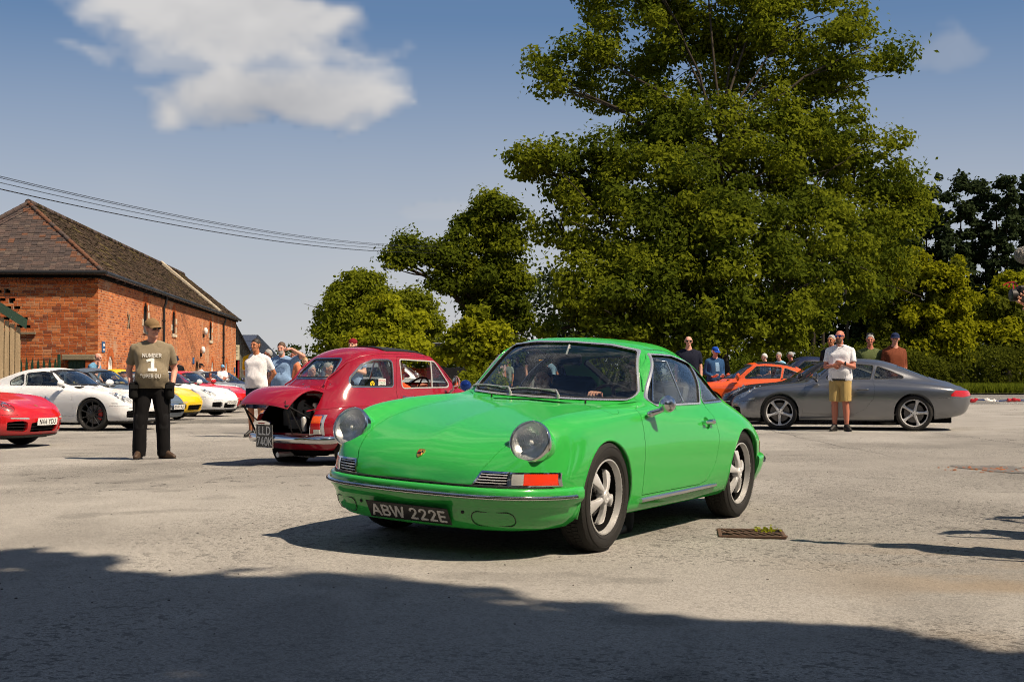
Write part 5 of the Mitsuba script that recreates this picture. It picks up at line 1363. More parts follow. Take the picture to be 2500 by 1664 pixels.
    # wipers
    for (y0, y1, y2) in ((-.20, -.60, -.27), (.15, -.24, .11)):
        x0 = float(c.surf.xf([y0], [.845])[0]) + .035
        b = np.array([x0, y0, .838])
        wk = c.add('wiper', tube([b + [0, 0, -.02], b + [0, 0, .018]], .010, 10), 'satin_alloy')
        def on_glass(y, z, o): return np.array([float(c.surf.xf([y], [z])[0]) + o, y, z + o * .6])
        ym = (y1 + y2) / 2
        e = on_glass(ym, .866, .024)
        put(part(wk, 'arm'), P(tube([b + [0, 0, .014], on_glass(y0 - .04, .862, .030), e], [.007, .0055, .0035], 8), 40), 'satin_alloy', c.M)
        put(part(wk, 'blade'), P(tube([on_glass(q, .870 - .04 * (q - ym) ** 2 / .1, .020 - .05 * (q - ym) ** 2) for q in np.linspace(y1, y2, 9)], .0045, 6), 40), 'satin_alloy', c.M)
        put(part(wk, 'rubber'), P(tube([on_glass(q, .868 - .04 * (q - ym) ** 2 / .1, .006) for q in np.linspace(y1, y2, 9)], .005, 5), 40), 'black_trim', c.M)
    for y0 in (-.30, .36):
        c.add('washer_jet', tube([(-.46, y0, .812), (-.46, y0, .832)], .006, 8), 'black_trim')
    # bonnet crest: a shield with bands
    z0 = c.surf.z([.825], [0])[0]
    sl = math.atan2(float(c.surf.z([.80], [0])[0] - c.surf.z([.85], [0])[0]), .05)
    CM = mat4(ry(-math.pi / 2 + 0.0), (0, 0, 0))
    sh_ = Polygon([(-.020, .028), (0, .031), (.020, .028), (.022, .005), (.014, -.018), (0, -.032), (-.014, -.018), (-.022, .005)])
    BM = mat4(rz(-math.pi / 2), (0, 0, 0))
    slope = mat4(ry(sl), (.825, 0, z0 + .001)) @ BM.T
    ck = put(part(c.key, 'bonnet_badge'), P(extrude(sh_, .004)), 'badge_gold', c.M @ mat4(ry(sl), (.825, 0, z0)) @ mat4(rz(math.pi / 2)))
    MB = c.M @ mat4(ry(sl), (.825, 0, z0)) @ mat4(rz(math.pi / 2))
    qd = [sbox(-.019, .001, -.001, .021), sbox(.001, -.020, .019, -.001)]
    for a in ((-.019, .004), (-.019, .013)): put(part(ck, 'stripe'), P(moved(extrude(sbox(a[0], a[1], -.002, a[1] + .004), .0012), mat4(None, (0, 0, .004)))), 'red_lens', MB)
    for a in ((.002, -.006), (.002, -.014)): put(part(ck, 'stripe'), P(moved(extrude(sbox(a[0], a[1], .014, a[1] + .004), .0012), mat4(None, (0, 0, .004)))), 'red_lens', MB)
    for a in ((.002, .004), (-.016, -.008)): put(part(ck, 'field'), P(moved(extrude(sbox(a[0], a[1], a[0] + .014, a[1] + .012), .0010), mat4(None, (0, 0, .004)))), 'plate_black', MB)
    put(part(ck, 'centre_shield'), P(moved(extrude(Polygon([(-.007, .008), (.007, .008), (.006, -.004), (0, -.010), (-.006, -.004)]), .002), mat4(None, (0, 0, .004)))), 'plate_black', MB)
    # drip rail over the door
    xs_ = np.linspace(-.80, -2.0, 26)
    zz = np.interp(-xs_, [.80, .9, 1.03, 1.2, 1.4, 1.68, 1.85, 2.0], [.90, 1.03, 1.128, 1.135, 1.128, 1.075, 1.01, .93])
    for sd in sides: c.add('drip_rail', tube(np.c_[xs_, sd * (c.surf.y(xs_, zz) + .003), zz], .0055, 6), 'green_paint')
    # interior
    c.add('dashboard', cat([cbx(-.78, -.52, -.56, .56, .66, .79, .03), cbx(-.74, -.66, -.58, .58, .52, .70, .03)]), 'interior_dark')
    c.add('floor', bx(-2.5, -.35, -.66, .66, .30, .315), 'interior_dark')
    c.add('rear_shelf', cat([cbx(-2.5, -1.95, -.55, .55, .60, .74, .04), cbx(-2.1, -1.8, -.56, .56, .34, .66, .05)]), 'interior_dark')
    for sd in sides: seat(c.key, c.M, -1.25, sd * .36, .30, high=False)
    steering_wheel(c.key, c.M, -.93, .36, .74, .20, 1.15)
    mr = c.add('rear_view_mirror', cbx(-.905, -.885, -.11, .11, 1.035, 1.105, .012), 'interior_dark')
    put(part(mr, 'stalk'), P(tube([(-.89, 0, 1.10), (-.93, 0, 1.165)], .007, 8), 40), 'alloy', c.M)
    c.add('headlining', tube(np.array([(-1.06, 0, 1.155), (-1.2, 0, 1.17)]), .005, 5), 'headlining') if False else None
    # quarter light glass with its bright frame, opened
    ql = [(-.80, .838), (-1.03, 1.085), (-1.075, 1.085), (-1.06, .838)]
    yb = lambda x_, z_: float(c.surf.y([x_], [z_])[0])
    q3 = np.array([(x_, yb(x_, z_) - .004 + (.07 if x_ < -1.05 else 0), z_) for x_, z_ in ql])
    qk = part(c.key, 'vent_window'); 
    put(qk, P(tm(q3, [[0, 1, 2], [0, 2, 3]])), 'window_glass', c.M)
    put(part(qk, 'frame'), P(tube(q3[[3, 2, 1, 0]], .006, 6), 40), 'chrome', c.M)
    for sd in sides:
        add_wheel(c.key, c.M, (0.02, sd * .672, .314), 'fuchs', .314, .213, .178, sd, True, spin=.0)
        add_wheel(c.key, c.M, (-2.2, sd * .672, .314), 'fuchs', .314, .213, .178, sd, True, spin=.55)
    c.add('underbody', bx(-2.9, .55, -.44, .44, .15, .30), 'dark_void')
    c.add('axle_beam', cat([tube([(0.02, -.6, .32), (0.02, .6, .32)], .03, 8), tube([(-2.2, -.6, .32), (-2.2, .6, .32)], .04, 8), tube([(-3.0, .25, .20), (-3.3, .28, .20)], .03, 10)]), 'dark_void')
    c.done()
    return c
def s_off(c, o): return c.sh(o)
pri('clear_flute', (0.62, 0.64, 0.66), rough=0.08, metal=0.7)
green = classic_coupe()
# ---------------------------------------------------------------- the red bubble car with its engine lid up
def sweep_bar(pts, prof, n=60):
    """Sweeps a closed section (outward, z) along a plan curve (x, y), outward = away from the origin of the curve's bulge."""
    from scipy.interpolate import CubicSpline
    pts = np.asarray(pts, float)
    d = np.r_[0, np.cumsum(np.linalg.norm(np.diff(pts, axis=0), axis=1))]
    cs = CubicSpline(d, pts); tt = np.linspace(0, d[-1], n)
    p, t = cs(tt), cs(tt, 1); t /= np.linalg.norm(t, axis=1, keepdims=True)
    nr = np.c_[-t[:, 1], t[:, 0]]; nr *= np.sign((nr * (p - p.mean(0) * [0.3, 1])).sum(1).mean())
    pr_ = np.asarray(prof, float); m = len(pr_)
    v = np.concatenate([p[:, None] + nr[:, None] * pr_[None, :, :1], np.broadcast_to(pr_[None, :, 1:], (n, m, 1))], 2)
    i, j = np.meshgrid(np.arange(n - 1), np.arange(m), indexing='ij'); j2 = (j + 1) % m
    q = np.stack([i * m + j, i * m + j2, (i + 1) * m + j2, (i + 1) * m + j], -1).reshape(-1, 4)
    ends = [[0, a, a + 1] for a in range(1, m - 1)] + [[(n - 1) * m, (n - 1) * m + a + 1, (n - 1) * m + a] for a in range(1, m - 1)]
    mm = tm(v.reshape(-1, 3), np.vstack([q[:, [0, 1, 2]], q[:, [0, 2, 3]], ends])); mm.fix_normals()
    return mm
def bubble_car():
    rows = [
        [(2.25, 0, .26), (2.0, 0, .24), (1.0, 0, .22), (0, 0, .22), (-.35, 0, .23), (-.50, 0, .25)],
        [(2.28, 0, .27), (2.15, .35, .26), (1.9, .52, .25), (1.4, .56, .23), (.6, .56, .23), (0, .55, .23), (-.30, .52, .24), (-.45, .38, .25), (-.51, 0, .26)],
        [(2.31, 0, .30), (2.18, .40, .29), (1.92, .57, .28), (1.4, .60, .26), (.6, .60, .26), (0, .60, .26), (-.32, .57, .265), (-.48, .42, .27), (-.53, 0, .28)],
        [(2.36, 0, .42), (2.22, .42, .42), (1.95, .61, .40), (1.4, .635, .37), (.6, .635, .37), (0, .65, .37), (-.33, .63, .37), (-.53, .48, .37), (-.60, .25, .37), (-.62, 0, .37)],
        [(2.38, 0, .55), (2.24, .42, .55), (1.95, .625, .55), (1.4, .645, .55), (.6, .645, .55), (0, .668, .55), (-.30, .655, .54), (-.50, .54, .53), (-.585, .30, .53), (-.61, 0, .53)],
        [(2.36, 0, .66), (2.23, .40, .67), (1.95, .61, .69), (1.4, .637, .70), (.6, .64, .70), (.1, .655, .70), (-.20, .645, .69), (-.42, .545, .67), (-.52, .32, .66), (-.55, 0, .66)],
        [(2.33, 0, .73), (2.20, .36, .75), (1.95, .55, .78), (1.6, .60, .81), (1.2, .618, .82), (.6, .62, .82), (.15, .615, .81), (-.10, .60, .80), (-.32, .50, .79), (-.43, .30, .78), (-.46, 0, .78)],
        [(2.28, 0, .76), (2.15, .28, .79), (1.95, .44, .83), (1.65, .56, .89), (1.45, .585, .91), (1.0, .592, .915), (.5, .590, .92), (.1, .575, .92), (-.12, .53, .915), (-.26, .42, .905), (-.34, .24, .90), (-.365, 0, .90)],
        [(2.24, 0, .78), (2.12, .22, .81), (1.92, .36, .85), (1.68, .49, .905), (1.50, .535, .99), (1.24, .50, 1.25), (.9, .492, 1.272), (.55, .49, 1.272), (.28, .48, 1.245), (.10, .46, 1.17), (-.06, .43, 1.06), (-.20, .36, .965), (-.265, .20, .96), (-.28, 0, .96)],
        [(2.20, 0, .80), (2.10, .12, .82), (1.9, .20, .865), (1.66, .27, .925), (1.45, .30, 1.10), (1.27, .32, 1.30), (1.0, .32, 1.352), (.6, .32, 1.37), (.35, .31, 1.358), (.16, .30, 1.30), (-.0, .28, 1.18), (-.15, .25, 1.05), (-.22, .14, 1.0), (-.235, 0, 1.0)],
        [(2.17, 0, .81), (2.08, 0, .83), (1.9, 0, .87), (1.63, 0, .93), (1.42, 0, 1.12), (1.26, 0, 1.32), (1.0, 0, 1.376), (.6, 0, 1.396), (.35, 0, 1.388), (.14, 0, 1.32), (-.03, 0, 1.19), (-.15, 0, 1.08), (-.20, 0, 1.03), (-.22, 0, 1.015)],
    ]
    pose = Pose(-2.161, 16.266, math.radians(224.09), 0, 0, -.067)
    c = Car('bubble_car', 'dark red bubble-shaped small car with its rear engine lid raised', rows, pose, 'red_paint', nu=180, nk=80)
    c.hollow(.02, 1.56, .34)
    for x in (0, 1.84): c.arches([(x, .285, .60)], .285, .26, depth=.26)
    rw = rpoly([(-.33, 1.035), (.33, 1.035), (.245, 1.262), (-.245, 1.262)], .05)
    c.window('rear_window', rw, 'x', -.6, .25, trim='chrome', tw=.008, proud=.006, gasket=.018)
    ws = rpoly([(-.50, .965), (.50, .965), (.43, 1.255), (-.43, 1.255)], .05)
    c.window('windscreen', ws, 'x', 1.1, 1.75, trim='chrome', tw=.008, proud=.006, gasket=.014)
    qw = rpoly([(-.065, .938), (.555, .935), (.60, 1.235), (.53, 1.250), (.33, 1.248), (.16, 1.19), (-.01, 1.05)], .04)
    c.window('quarter_window', qw, 'y', .25, .9, trim='chrome', tw=.004, proud=.004, sides=(-1, 1), gasket=.016)
    dwo = rpoly([(.685, .922), (1.455, .930), (1.25, 1.228), (.715, 1.250)], .035)
    sides = (-1, 1)
    for sd in sides:
        c.body = c.body - c.pr(dwo, 'y', .25, .9, sd)
    door = rpoly([(.60, .30), (.585, .60), (.582, .88), (.675, 1.262), (.70, 1.285), (1.22, 1.288), (1.30, 1.25), (1.52, .955), (1.50, .5), (1.43, .30)], .015)
    c.panel('door', door, 'y', .35, .9, sides=sides, gap=.004)
    for sd in sides:
        dk = part(c.key, 'door_window')
        put(dk, mply(c.band(.004, -.012) ^ (c.pr(dwo.buffer(.010), 'y', .25, .9, sd) - c.pr(dwo.buffer(-.004), 'y', .25, .9, sd))), 'white_trim', c.M)
        bar = Polygon([(1.145, .93), (1.165, .93), (1.205, 1.235), (1.188, 1.235)])
        put(part(dk, 'divider'), mply(c.band(.001, -.014) ^ c.pr(bar, 'y', .25, .9, sd)), 'white_trim', c.M)
        vent = dwo.intersection(Polygon([(1.165, .9), (1.6, .9), (1.6, 1.3), (1.205, 1.3)])).buffer(-.002)
        put(part(dk, 'vent_pane'), sheet(c.band(-.006, -.012) ^ c.pr(vent, 'y', .25, .9, sd)), 'window_glass', c.M)
        hx, hz = .70, .815
        hy = float(c.surf.y([hx], [hz])[0])
        hk = c.add('door_handle', tube([(hx - .03, sd * (hy + .022), hz), (hx + .05, sd * (hy + .030), hz + .002), (hx + .11, sd * (hy + .022), hz + .008)], [.012, .009, .007], 10), 'chrome')
        put(part(hk, 'boss'), P(moved(lathe([(.022, 0), (.020, .014), (.012, .022), (0, .024)], 16), mat4(TOY if sd > 0 else TOY @ rx(math.pi), (hx - .02, sd * (hy - .002), hz))), 40), 'chrome', c.M)
        # crease of the rear wing and rain gutter
        xs_ = np.linspace(-.56, .50, 30); zz = .725 - .05 * np.clip((-xs_ - .1) / .46, 0, 1) ** 1.5
        c.add('wing_crease', tube(np.c_[xs_, sd * (c.surf.y(xs_, zz) + .000), zz], .007, 6), 'red_paint')
        gx = np.array([-.27, -.18, -.06, .06, .20, .36, .55, .8, 1.05, 1.24, 1.34, 1.44, 1.55])
        gz_ = np.array([.955, 1.03, 1.13, 1.215, 1.275, 1.305, 1.318, 1.318, 1.308, 1.285, 1.20, 1.09, .975])
        gy = c.surf.y(gx, gz_)
        c.add('rain_gutter', tube(np.c_[gx, sd * (gy + .002), gz_], .009, 6), 'red_paint')
    # rear end: engine opening, lid, louvres
    op = Polygon([(-.40, .868), (-.46, .66), (-.455, .43), (.455, .43), (.46, .66), (.40, .868)])
    hole = prism(op, 'x', -.8, -.12)
    c.body = c.body - hole
    put(part(c.key, 'engine_bay'), mply((c.sh(-.008) ^ prism(op.buffer(.02), 'x', -.8, -.105)) - prism(op.buffer(-.001), 'x', -.8, -.12)), 'dark_void', c.M)
    ek = c.add('engine', cat([cbx(-.40, -.16, -.16, .14, .44, .60, .03), moved(lathe([(.02, .07), (.13, .07), (.15, .03), (.15, -.04), (.10, -.07)], 28), mat4(ry(-math.pi / 2), (-.22, -.02, .66))), cbx(-.34, -.20, .12, .32, .47, .70, .03), cbx(-.30, -.2, -.34, -.2, .62, .74, .02)]), 'engine_metal', 35)
    put(part(ek, 'canister'), P(lathe([(0, .17), (.022, .165), (.030, .15), (.030, .02), (.022, 0), (0, 0)], 20), 40), 'alloy', c.M @ mat4(rx(-.15), (-.44, -.235, .44)))
    put(part(ek, 'hose'), P(tube([(-.25, -.30, .60), (-.34, -.26, .70), (-.34, -.12, .76), (-.25, 0, .72)], .022, 10), 40), 'black_trim', c.M)
    put(part(ek, 'carburettor'), P(cbx(-.34, -.25, -.30, -.24, .66, .76, .01), 30), 'alloy', c.M)
    put(part(ek, 'air_box'), P(lathe([(0, .06), (.09, .06), (.10, .04), (.10, -.04), (.09, -.06), (0, -.06)], 24), 35), 'black_trim', c.M @ mat4(ry(-math.pi / 2), (-.26, .22, .74)))
    ns, nt = 26, 41
    S_, T_ = np.meshgrid(np.linspace(0, 1, ns), np.linspace(-1, 1, nt), indexing='ij')
    half = .405 + .045 * np.sin(S_ * 2.4)
    edge = np.clip((np.abs(T_) - .55) / .45, 0, 1)
    Ls = .665 * (1 - .22 * np.abs(T_) ** 3.2)
    X_, Y_ = -.315 - Ls * S_, half * T_
    Z_ = .900 + .055 * np.sin(S_ * 2.3) - .195 * S_ ** 2.8 + .026 * (1 - T_ ** 2) * (1 - .3 * S_) - .032 * edge ** 2.2 * (.3 + .7 * S_)
    top = np.stack([X_, Y_, Z_], -1)
    i, j = np.meshgrid(np.arange(ns - 1), np.arange(nt - 1), indexing='ij')
    q = np.stack([i * nt + j, i * nt + j + 1, (i + 1) * nt + j + 1, (i + 1) * nt + j], -1).reshape(-1, 4)
    lid = trimesh.Trimesh(np.vstack([top.reshape(-1, 3), (top + [0.004, 0, -.014]).reshape(-1, 3)]), np.vstack([q[:, [0, 1, 2]], q[:, [0, 2, 3]], q[:, [0, 2, 1]] + ns * nt, q[:, [0, 3, 2]] + ns * nt]), process=False)
    rim = np.r_[np.arange(nt), (np.arange(1, ns)) * nt + nt - 1, (ns - 1) * nt + np.arange(nt - 2, -1, -1), np.arange(ns - 2, 0, -1) * nt]
    a_, b_ = rim, np.roll(rim, -1); o_ = ns * nt
    lid = trimesh.Trimesh(lid.vertices, np.vstack([lid.faces, np.stack([a_, b_, b_ + o_], 1), np.stack([a_, b_ + o_, a_ + o_], 1)]), process=False)
    lid.fix_normals()
    lk = c.add('engine_lid', lid, 'red_paint', 40)
    put(part(lk, 'hinge'), P(cat([cbx(-.345, -.28, -.13, -.05, .920, .940, .005), tube([(-.31, -.16, .938), (-.31, -.02, .938)], .008, 8)]), 35), 'chrome', c.M)
    put(part(lk, 'edge_trim'), P(tube(np.vstack([top[3:, 0], top[-1, 1:], top[-2:2:-1, -1]]) + [0, 0, -.008], .006, 6), 40), 'red_paint', c.M)
    for y1, x1, z1, y2, x2, z2 in ((.36, -.86, .735, .46, -.58, .56), (.33, -.85, .74, .44, -.62, .45), (.36, -.84, .735, .40, -.64, .42), (-.41, -.80, .735, -.40, -.50, .60), (-.36, -.80, .74, -.22, -.60, .42), (-.40, -.79, .74, -.36, -.58, .44)):
        put(part(lk, 'stay'), P(tube([(x1, y1, z1), (x2, y2, z2)], .0075, 6), 40), 'black_trim', c.M)
    put(part(lk, 'catch'), P(cat([cbx(-.85, -.80, -.44, -.37, .725, .75, .006), cbx(-.84, -.83, -.41, -.40, .73, .80, .004)]), 30), 'black_trim', c.M)
    k = part(c.key, 'louvre_panel')
    put(k, mply(c.band(.0012, -.004) ^ prism(sbox(-.36, .893, .36, .972), 'x', -.7, 0)), 'red_paint', c.M)
    for i in range(26):
        y = -.345 + i * .0276
        put(part(k, 'louvre'), mply(c.band(.009, -.002) ^ prism(Polygon([(y, .900), (y + .011, .900), (y + .011, .955), (y, .955)]), 'x', -.7, 0)), 'red_paint', c.M)
    for y in (-.375, .375, 0):
        z = .965
        c.add('panel_screw', sph((float(c.surf.xr([y], [z])[0]) - .004, y, z), .010, 1), 'chrome', True)
    # lamps, bumper, plate
    for sd in sides:
        z0, z1 = .425, .630
        k = part(c.key, 'tail_lamp')
        def lampp(a, b): return Polygon([(.475 + .030 * (b - .425) / .2, a), (.575, a), (.575, b), (.495, b)])
        full = Polygon([(.472, .418), (.590, .418), (.585, .638), (.490, .638)])
        put(k, mply(c.band(.030, -.01) ^ c.pr(Polygon([(.487, .430), (.578, .430), (.577, .548), (.494, .548)]), 'x', -.9, -.1, sd)), 'red_lens', c.M)
        put(part(k, 'amber_lens'), mply(c.band(.031, -.01) ^ c.pr(Polygon([(.494, .549), (.577, .549), (.574, .626), (.498, .626)]), 'x', -.9, -.1, sd)), 'amber_lens', c.M)
        put(part(k, 'reversing_lens'), mply(c.band(.033, -.01) ^ c.pr(Polygon([(.525, .430), (.578, .430), (.578, .478), (.525, .478)]), 'x', -.9, -.1, sd)), 'clear_lens', c.M)
        put(part(k, 'surround'), mply(c.band(.024, -.01) ^ c.pr(full, 'x', -.9, -.1, sd)), 'chrome', c.M)
    pts = [(-.36, -.675), (-.47, -.655), (-.56, -.58), (-.625, -.42), (-.655, -.2), (-.665, 0), (-.655, .2), (-.625, .42), (-.56, .58), (-.47, .655), (-.36, .675)]
    c.add('rear_bumper', sweep_bar(pts, [(0, .320), (.022, .324), (.036, .340), (.041, .365), (.036, .390), (.022, .406), (0, .410)]), 'chrome', 50)
    PM = c.M @ mat4(rz(math.pi), (-.715, .135, .395))
    pk = plate_parts(c.key, PM, 'LLD 740K', .30, .25, black=True, char=.092, lines=['LLD', '740K'])
    put(part(pk, 'rim'), P(cat([cbx(-.010, .003, -.156, -.150, -.130, .13, .001), cbx(-.010, .003, .150, .156, -.130, .13, .001), cbx(-.010, .003, -.156, .156, -.132, -.126, .001)]), 30), 'chrome', PM)
    lamp = extrude(Polygon([(-.156, .128), (.156, .128), (.156, .150), (.08, .168), (0, .174), (-.08, .168), (-.156, .150)]), .06)
    put(part(pk, 'lamp_cover'), P(tm(np.c_[lamp.vertices[:, 2] - .02, lamp.vertices[:, 0], lamp.vertices[:, 1]], lamp.faces), 30), 'chrome', PM)
    put(part(pk, 'lamp_badge'), P(cbx(.040, .043, -.06, .06, .136, .150, .001), 30), 'red_lens', PM)
    c.add('exhaust', cat([tube([(-.10, .05, .19), (-.60, .05, .185)], .028, 14), moved(lathe([(0, .16), (.055, .16), (.062, .14), (.062, -.14), (.055, -.16), (0, -.16)], 20), mat4(rx(math.pi / 2), (-.28, -.05, .21)))]), 'alloy')
    c.add('underbody', cat([bx(-.40, 1.9, -.40, .40, .19, .26), cbx(-.42, -.1, -.32, .25, .17, .34, .04), tube([(0, -.55, .26), (0, .55, .26)], .03, 8)]), 'dark_void')
    c.add('sunroof', bx(0, 0.01, 0, .01, 1, 1.01), 'black_trim') if False else None
    sr = rpoly([(.56, -.40), (.56, .40), (1.22, .38), (1.22, -.38)], .05)
    put(part(c.key, 'folding_roof'), mply(c.band(.014, -.004) ^ prism(sr, 'z', 1.2, 1.6)), 'black_trim', c.M)
    # mirror, stickers, inside
    mk = c.add('door_mirror', tube([(1.42, -.60, .86), (1.40, -.68, .90), (1.38, -.72, .94)], [.018, .015, .012], 10), 'alloy')
    sh_ = moved(lathe([(0, .05), (.035, .045), (.058, .025), (.066, 0), (.062, -.004)], 28), mat4(ry(math.pi / 2) @ np.diag([1.15, .9, 1]), (1.385, -.745, .985)))
    put(part(mk, 'shell'), P(sh_, 40), 'red_paint', c.M)
    put(part(mk, 'glass'), P(moved(lathe([(.060, -.003), (.052, -.006), (0, -.006)], 28), mat4(ry(math.pi / 2) @ np.diag([1.15, .9, 1]), (1.385, -.745, .985))), 40), 'lamp_bowl', c.M)
    put(part(mk, 'rim'), P(moved(lathe([(.066, -.004), (.069, -.001), (.066, .006)], 28), mat4(ry(math.pi / 2) @ np.diag([1.15, .9, 1]), (1.385, -.745, .985))), 40), 'white_trim', c.M)
    for sd in (1,):
        sy = lambda x, z: float(c.surf.y([x], [z])[0])
        n_ = 20
        x0, z0_ = .255, .972
        disc = lathe([(.032, .0), (0, .0005)], 24)
        put(part(c.key, 'round_sticker'), P(moved(disc, mat4(TOY @ rx(math.pi) @ rx(0.0), (x0, -sy(x0, z0_) + .000, z0_)))), 'sticker_yellow', c.M)
        rot = mat4(rx(-.16))
        trefoil = cat([moved(extrude(Polygon([(0.006 * math.cos(a), .006 * math.sin(a)) for a in (q - .5, q + .5)] + [(.02 * math.cos(a), .02 * math.sin(a)) for a in (q + .5, q, q - .5)]), .0012), np.eye(4)) for q in (-1.57, .52, 2.62)] + [lathe([(.0045, .0012), (0, .0012)], 10)])
        put(part(c.key + '__round_sticker', 'trefoil'), P(moved(trefoil, mat4(TOY @ rx(math.pi), (x0, -sy(x0, z0_) - .001, z0_)))), 'plate_black', c.M)
        sk = part(c.key, 'square_sticker')
        x1, z1_ = .395, .985
        put(sk, P(moved(cbx(-.055, .055, -.0005, .0005, -.045, .045, .0003), mat4(None, (x1, -sy(x1, z1_) + .000, z1_)))), 'white_plastic', c.M)
        for t_, dz, mt, hh in (('FESTIVAL', .022, 'red_lens', .017), ('ITALIA', -.003, 'sticker_green', .017), ('GRAND DATE', -.028, 'plate_black', .010)):
            m = meshkit.text_mesh(t_, hh, .0008, bold=True)
            w_ = m.bounds[1, 0] - m.bounds[0, 0]; m.apply_scale([min(1, .100 / w_), 1, 1]); w_ = m.bounds[1, 0] - m.bounds[0, 0]
            m.apply_translation((-w_ / 2 - m.bounds[0, 0], 0, 0))
            v = m.vertices
            put(part(sk, 'print'), P(tm(np.c_[v[:, 0] + x1, -v[:, 2] - sy(x1, z1_) - .0012, v[:, 1] + z1_ + dz - hh * .4], m.faces)), mt, c.M)
    c.add('floor', bx(.02, 1.56, -.56, .56, .335, .35), 'interior_dark')
    c.add('dashboard', cbx(1.34, 1.56, -.52, .52, .80, .90, .02), 'red_paint')
    c.add('rear_bench', cat([cbx(.04, .16, -.45, .45, .5, .93, .04), cbx(.12, .4, -.45, .45, .40, .54, .04)]), 'seat_leather')
    for sd in sides: seat(c.key, c.M, .86, sd * .28, .38, 'red_leather' if sd > 0 else 'seat_leather', high=False, w=.42)
    steering_wheel(c.key, c.M, 1.18, -.28, .88, .19, 1.0)
    for sd in sides:
        add_wheel(c.key, c.M, (0, sd * .565, .26), 'steel', .262, .165, .135, sd)
        add_wheel(c.key, c.M, (1.84, sd * .565, .26), 'steel', .262, .165, .135, sd)
    c.done()
    return c
pri('white_trim', (0.62, 0.60, 0.55), rough=0.25, metal=0.5)
pri('engine_metal', (0.05, 0.05, 0.052), rough=0.5, metal=0.5)
pri('sticker_yellow', (0.85, 0.62, 0.02), rough=0.4)
pri('sticker_green', (0.02, 0.25, 0.08), rough=0.4)
bubble = bubble_car()
# ---------------------------------------------------------------- the other parked cars
ROWS_M = [
    [(.80, 0, .19), (.60, 0, .165), (0, 0, .155), (-2.3, 0, .16), (-3.0, 0, .22), (-3.34, 0, .30)],
    [(.83, 0, .20), (.74, .50, .185), (.50, .70, .18), (0, .72, .165), (-1.2, .74, .165), (-2.3, .76, .17), (-3.0, .66, .23), (-3.30, .40, .29), (-3.38, 0, .32)],
    [(.87, 0, .25), (.78, .54, .24), (.52, .77, .225), (0, .80, .21), (-1.2, .81, .205), (-2.3, .83, .22), (-3.0, .74, .28), (-3.34, .46, .34), (-3.43, 0, .38)],
    [(.915, 0, .36), (.84, .52, .355), (.56, .80, .35), (.2, .845, .36), (-.5, .845, .38), (-1.2, .845, .38), (-2.3, .885, .40), (-3.0, .80, .43), (-3.36, .52, .47), (-3.48, 0, .50)],
    [(.93, 0, .45), (.85, .50, .46), (.58, .785, .50), (.2, .862, .56), (-.5, .858, .58), (-1.2, .858, .58), (-2.3, .90, .58), (-3.0, .815, .60), (-3.36, .54, .60), (-3.50, 0, .60)],
    [(.915, 0, .51), (.84, .46, .53), (.62, .725, .585), (.35, .822, .68), (0, .85, .715), (-.5, .842, .72), (-1.2, .842, .73), (-2.3, .882, .745), (-3.0, .80, .73), (-3.34, .53, .70), (-3.47, 0, .69)],
    [(.90, 0, .545), (.83, .42, .57), (.64, .665, .645), (.38, .765, .75), (.05, .795, .79), (-.4, .79, .82), (-.8, .785, .84), (-1.4, .785, .855), (-2.0, .795, .86), (-2.5, .77, .845), (-3.0, .68, .80), (-3.30, .46, .745), (-3.42, 0, .735)],
    [(.885, 0, .57), (.82, .37, .60), (.64, .58, .685), (.40, .64, .775), (.10, .66, .815), (-.3, .675, .845), (-.6, .715, .865), (-.85, .725, .90), (-1.2, .715, .93), (-1.7, .70, .935), (-2.1, .67, .915), (-2.5, .60, .875), (-3.0, .50, .815), (-3.27, .34, .765), (-3.38, 0, .75)],
    [(.875, 0, .59), (.81, .28, .615), (.64, .445, .685), (.40, .50, .755), (.10, .52, .80), (-.2, .54, .84), (-.5, .63, .872), (-.78, .655, 1.00), (-1.02, .60, 1.165), (-1.3, .575, 1.20), (-1.7, .56, 1.17), (-2.1, .53, 1.07), (-2.5, .48, .95), (-3.0, .38, .84), (-3.24, .24, .78), (-3.35, 0, .765)],
    [(.868, 0, .60), (.80, .15, .62), (.64, .24, .68), (.40, .27, .742), (.10, .28, .79), (-.2, .30, .842), (-.38, .33, .875), (-.60, .36, .995), (-.88, .37, 1.18), (-1.05, .37, 1.25), (-1.3, .37, 1.275), (-1.7, .36, 1.245), (-2.1, .34, 1.14), (-2.5, .30, 1.005), (-2.8, .27, .91), (-3.05, .21, .855), (-3.25, .12, .79), (-3.33, 0, .775)],
    [(.865, 0, .605), (.80, 0, .625), (.64, 0, .68), (.40, 0, .742), (.10, 0, .792), (-.2, 0, .846), (-.36, 0, .882), (-.57, 0, 1.01), (-.86, 0, 1.20), (-1.03, 0, 1.268), (-1.3, 0, 1.30), (-1.7, 0, 1.275), (-2.1, 0, 1.17), (-2.5, 0, 1.025), (-2.8, 0, .925), (-3.05, 0, .87), (-3.24, 0, .80), (-3.32, 0, .785)],
]
def remap_rows(rows, fx=None, fy=None, fz=None):
    out = []
    for k, r in enumerate(rows):
        q = np.array(r, float)
        x, y, z = q.T
        out.append(np.stack([fx(x) if fx else x, (y * fy) if fy else y, fz(x, z, k) if fz else z], 1))
    return out
SOLID = {}
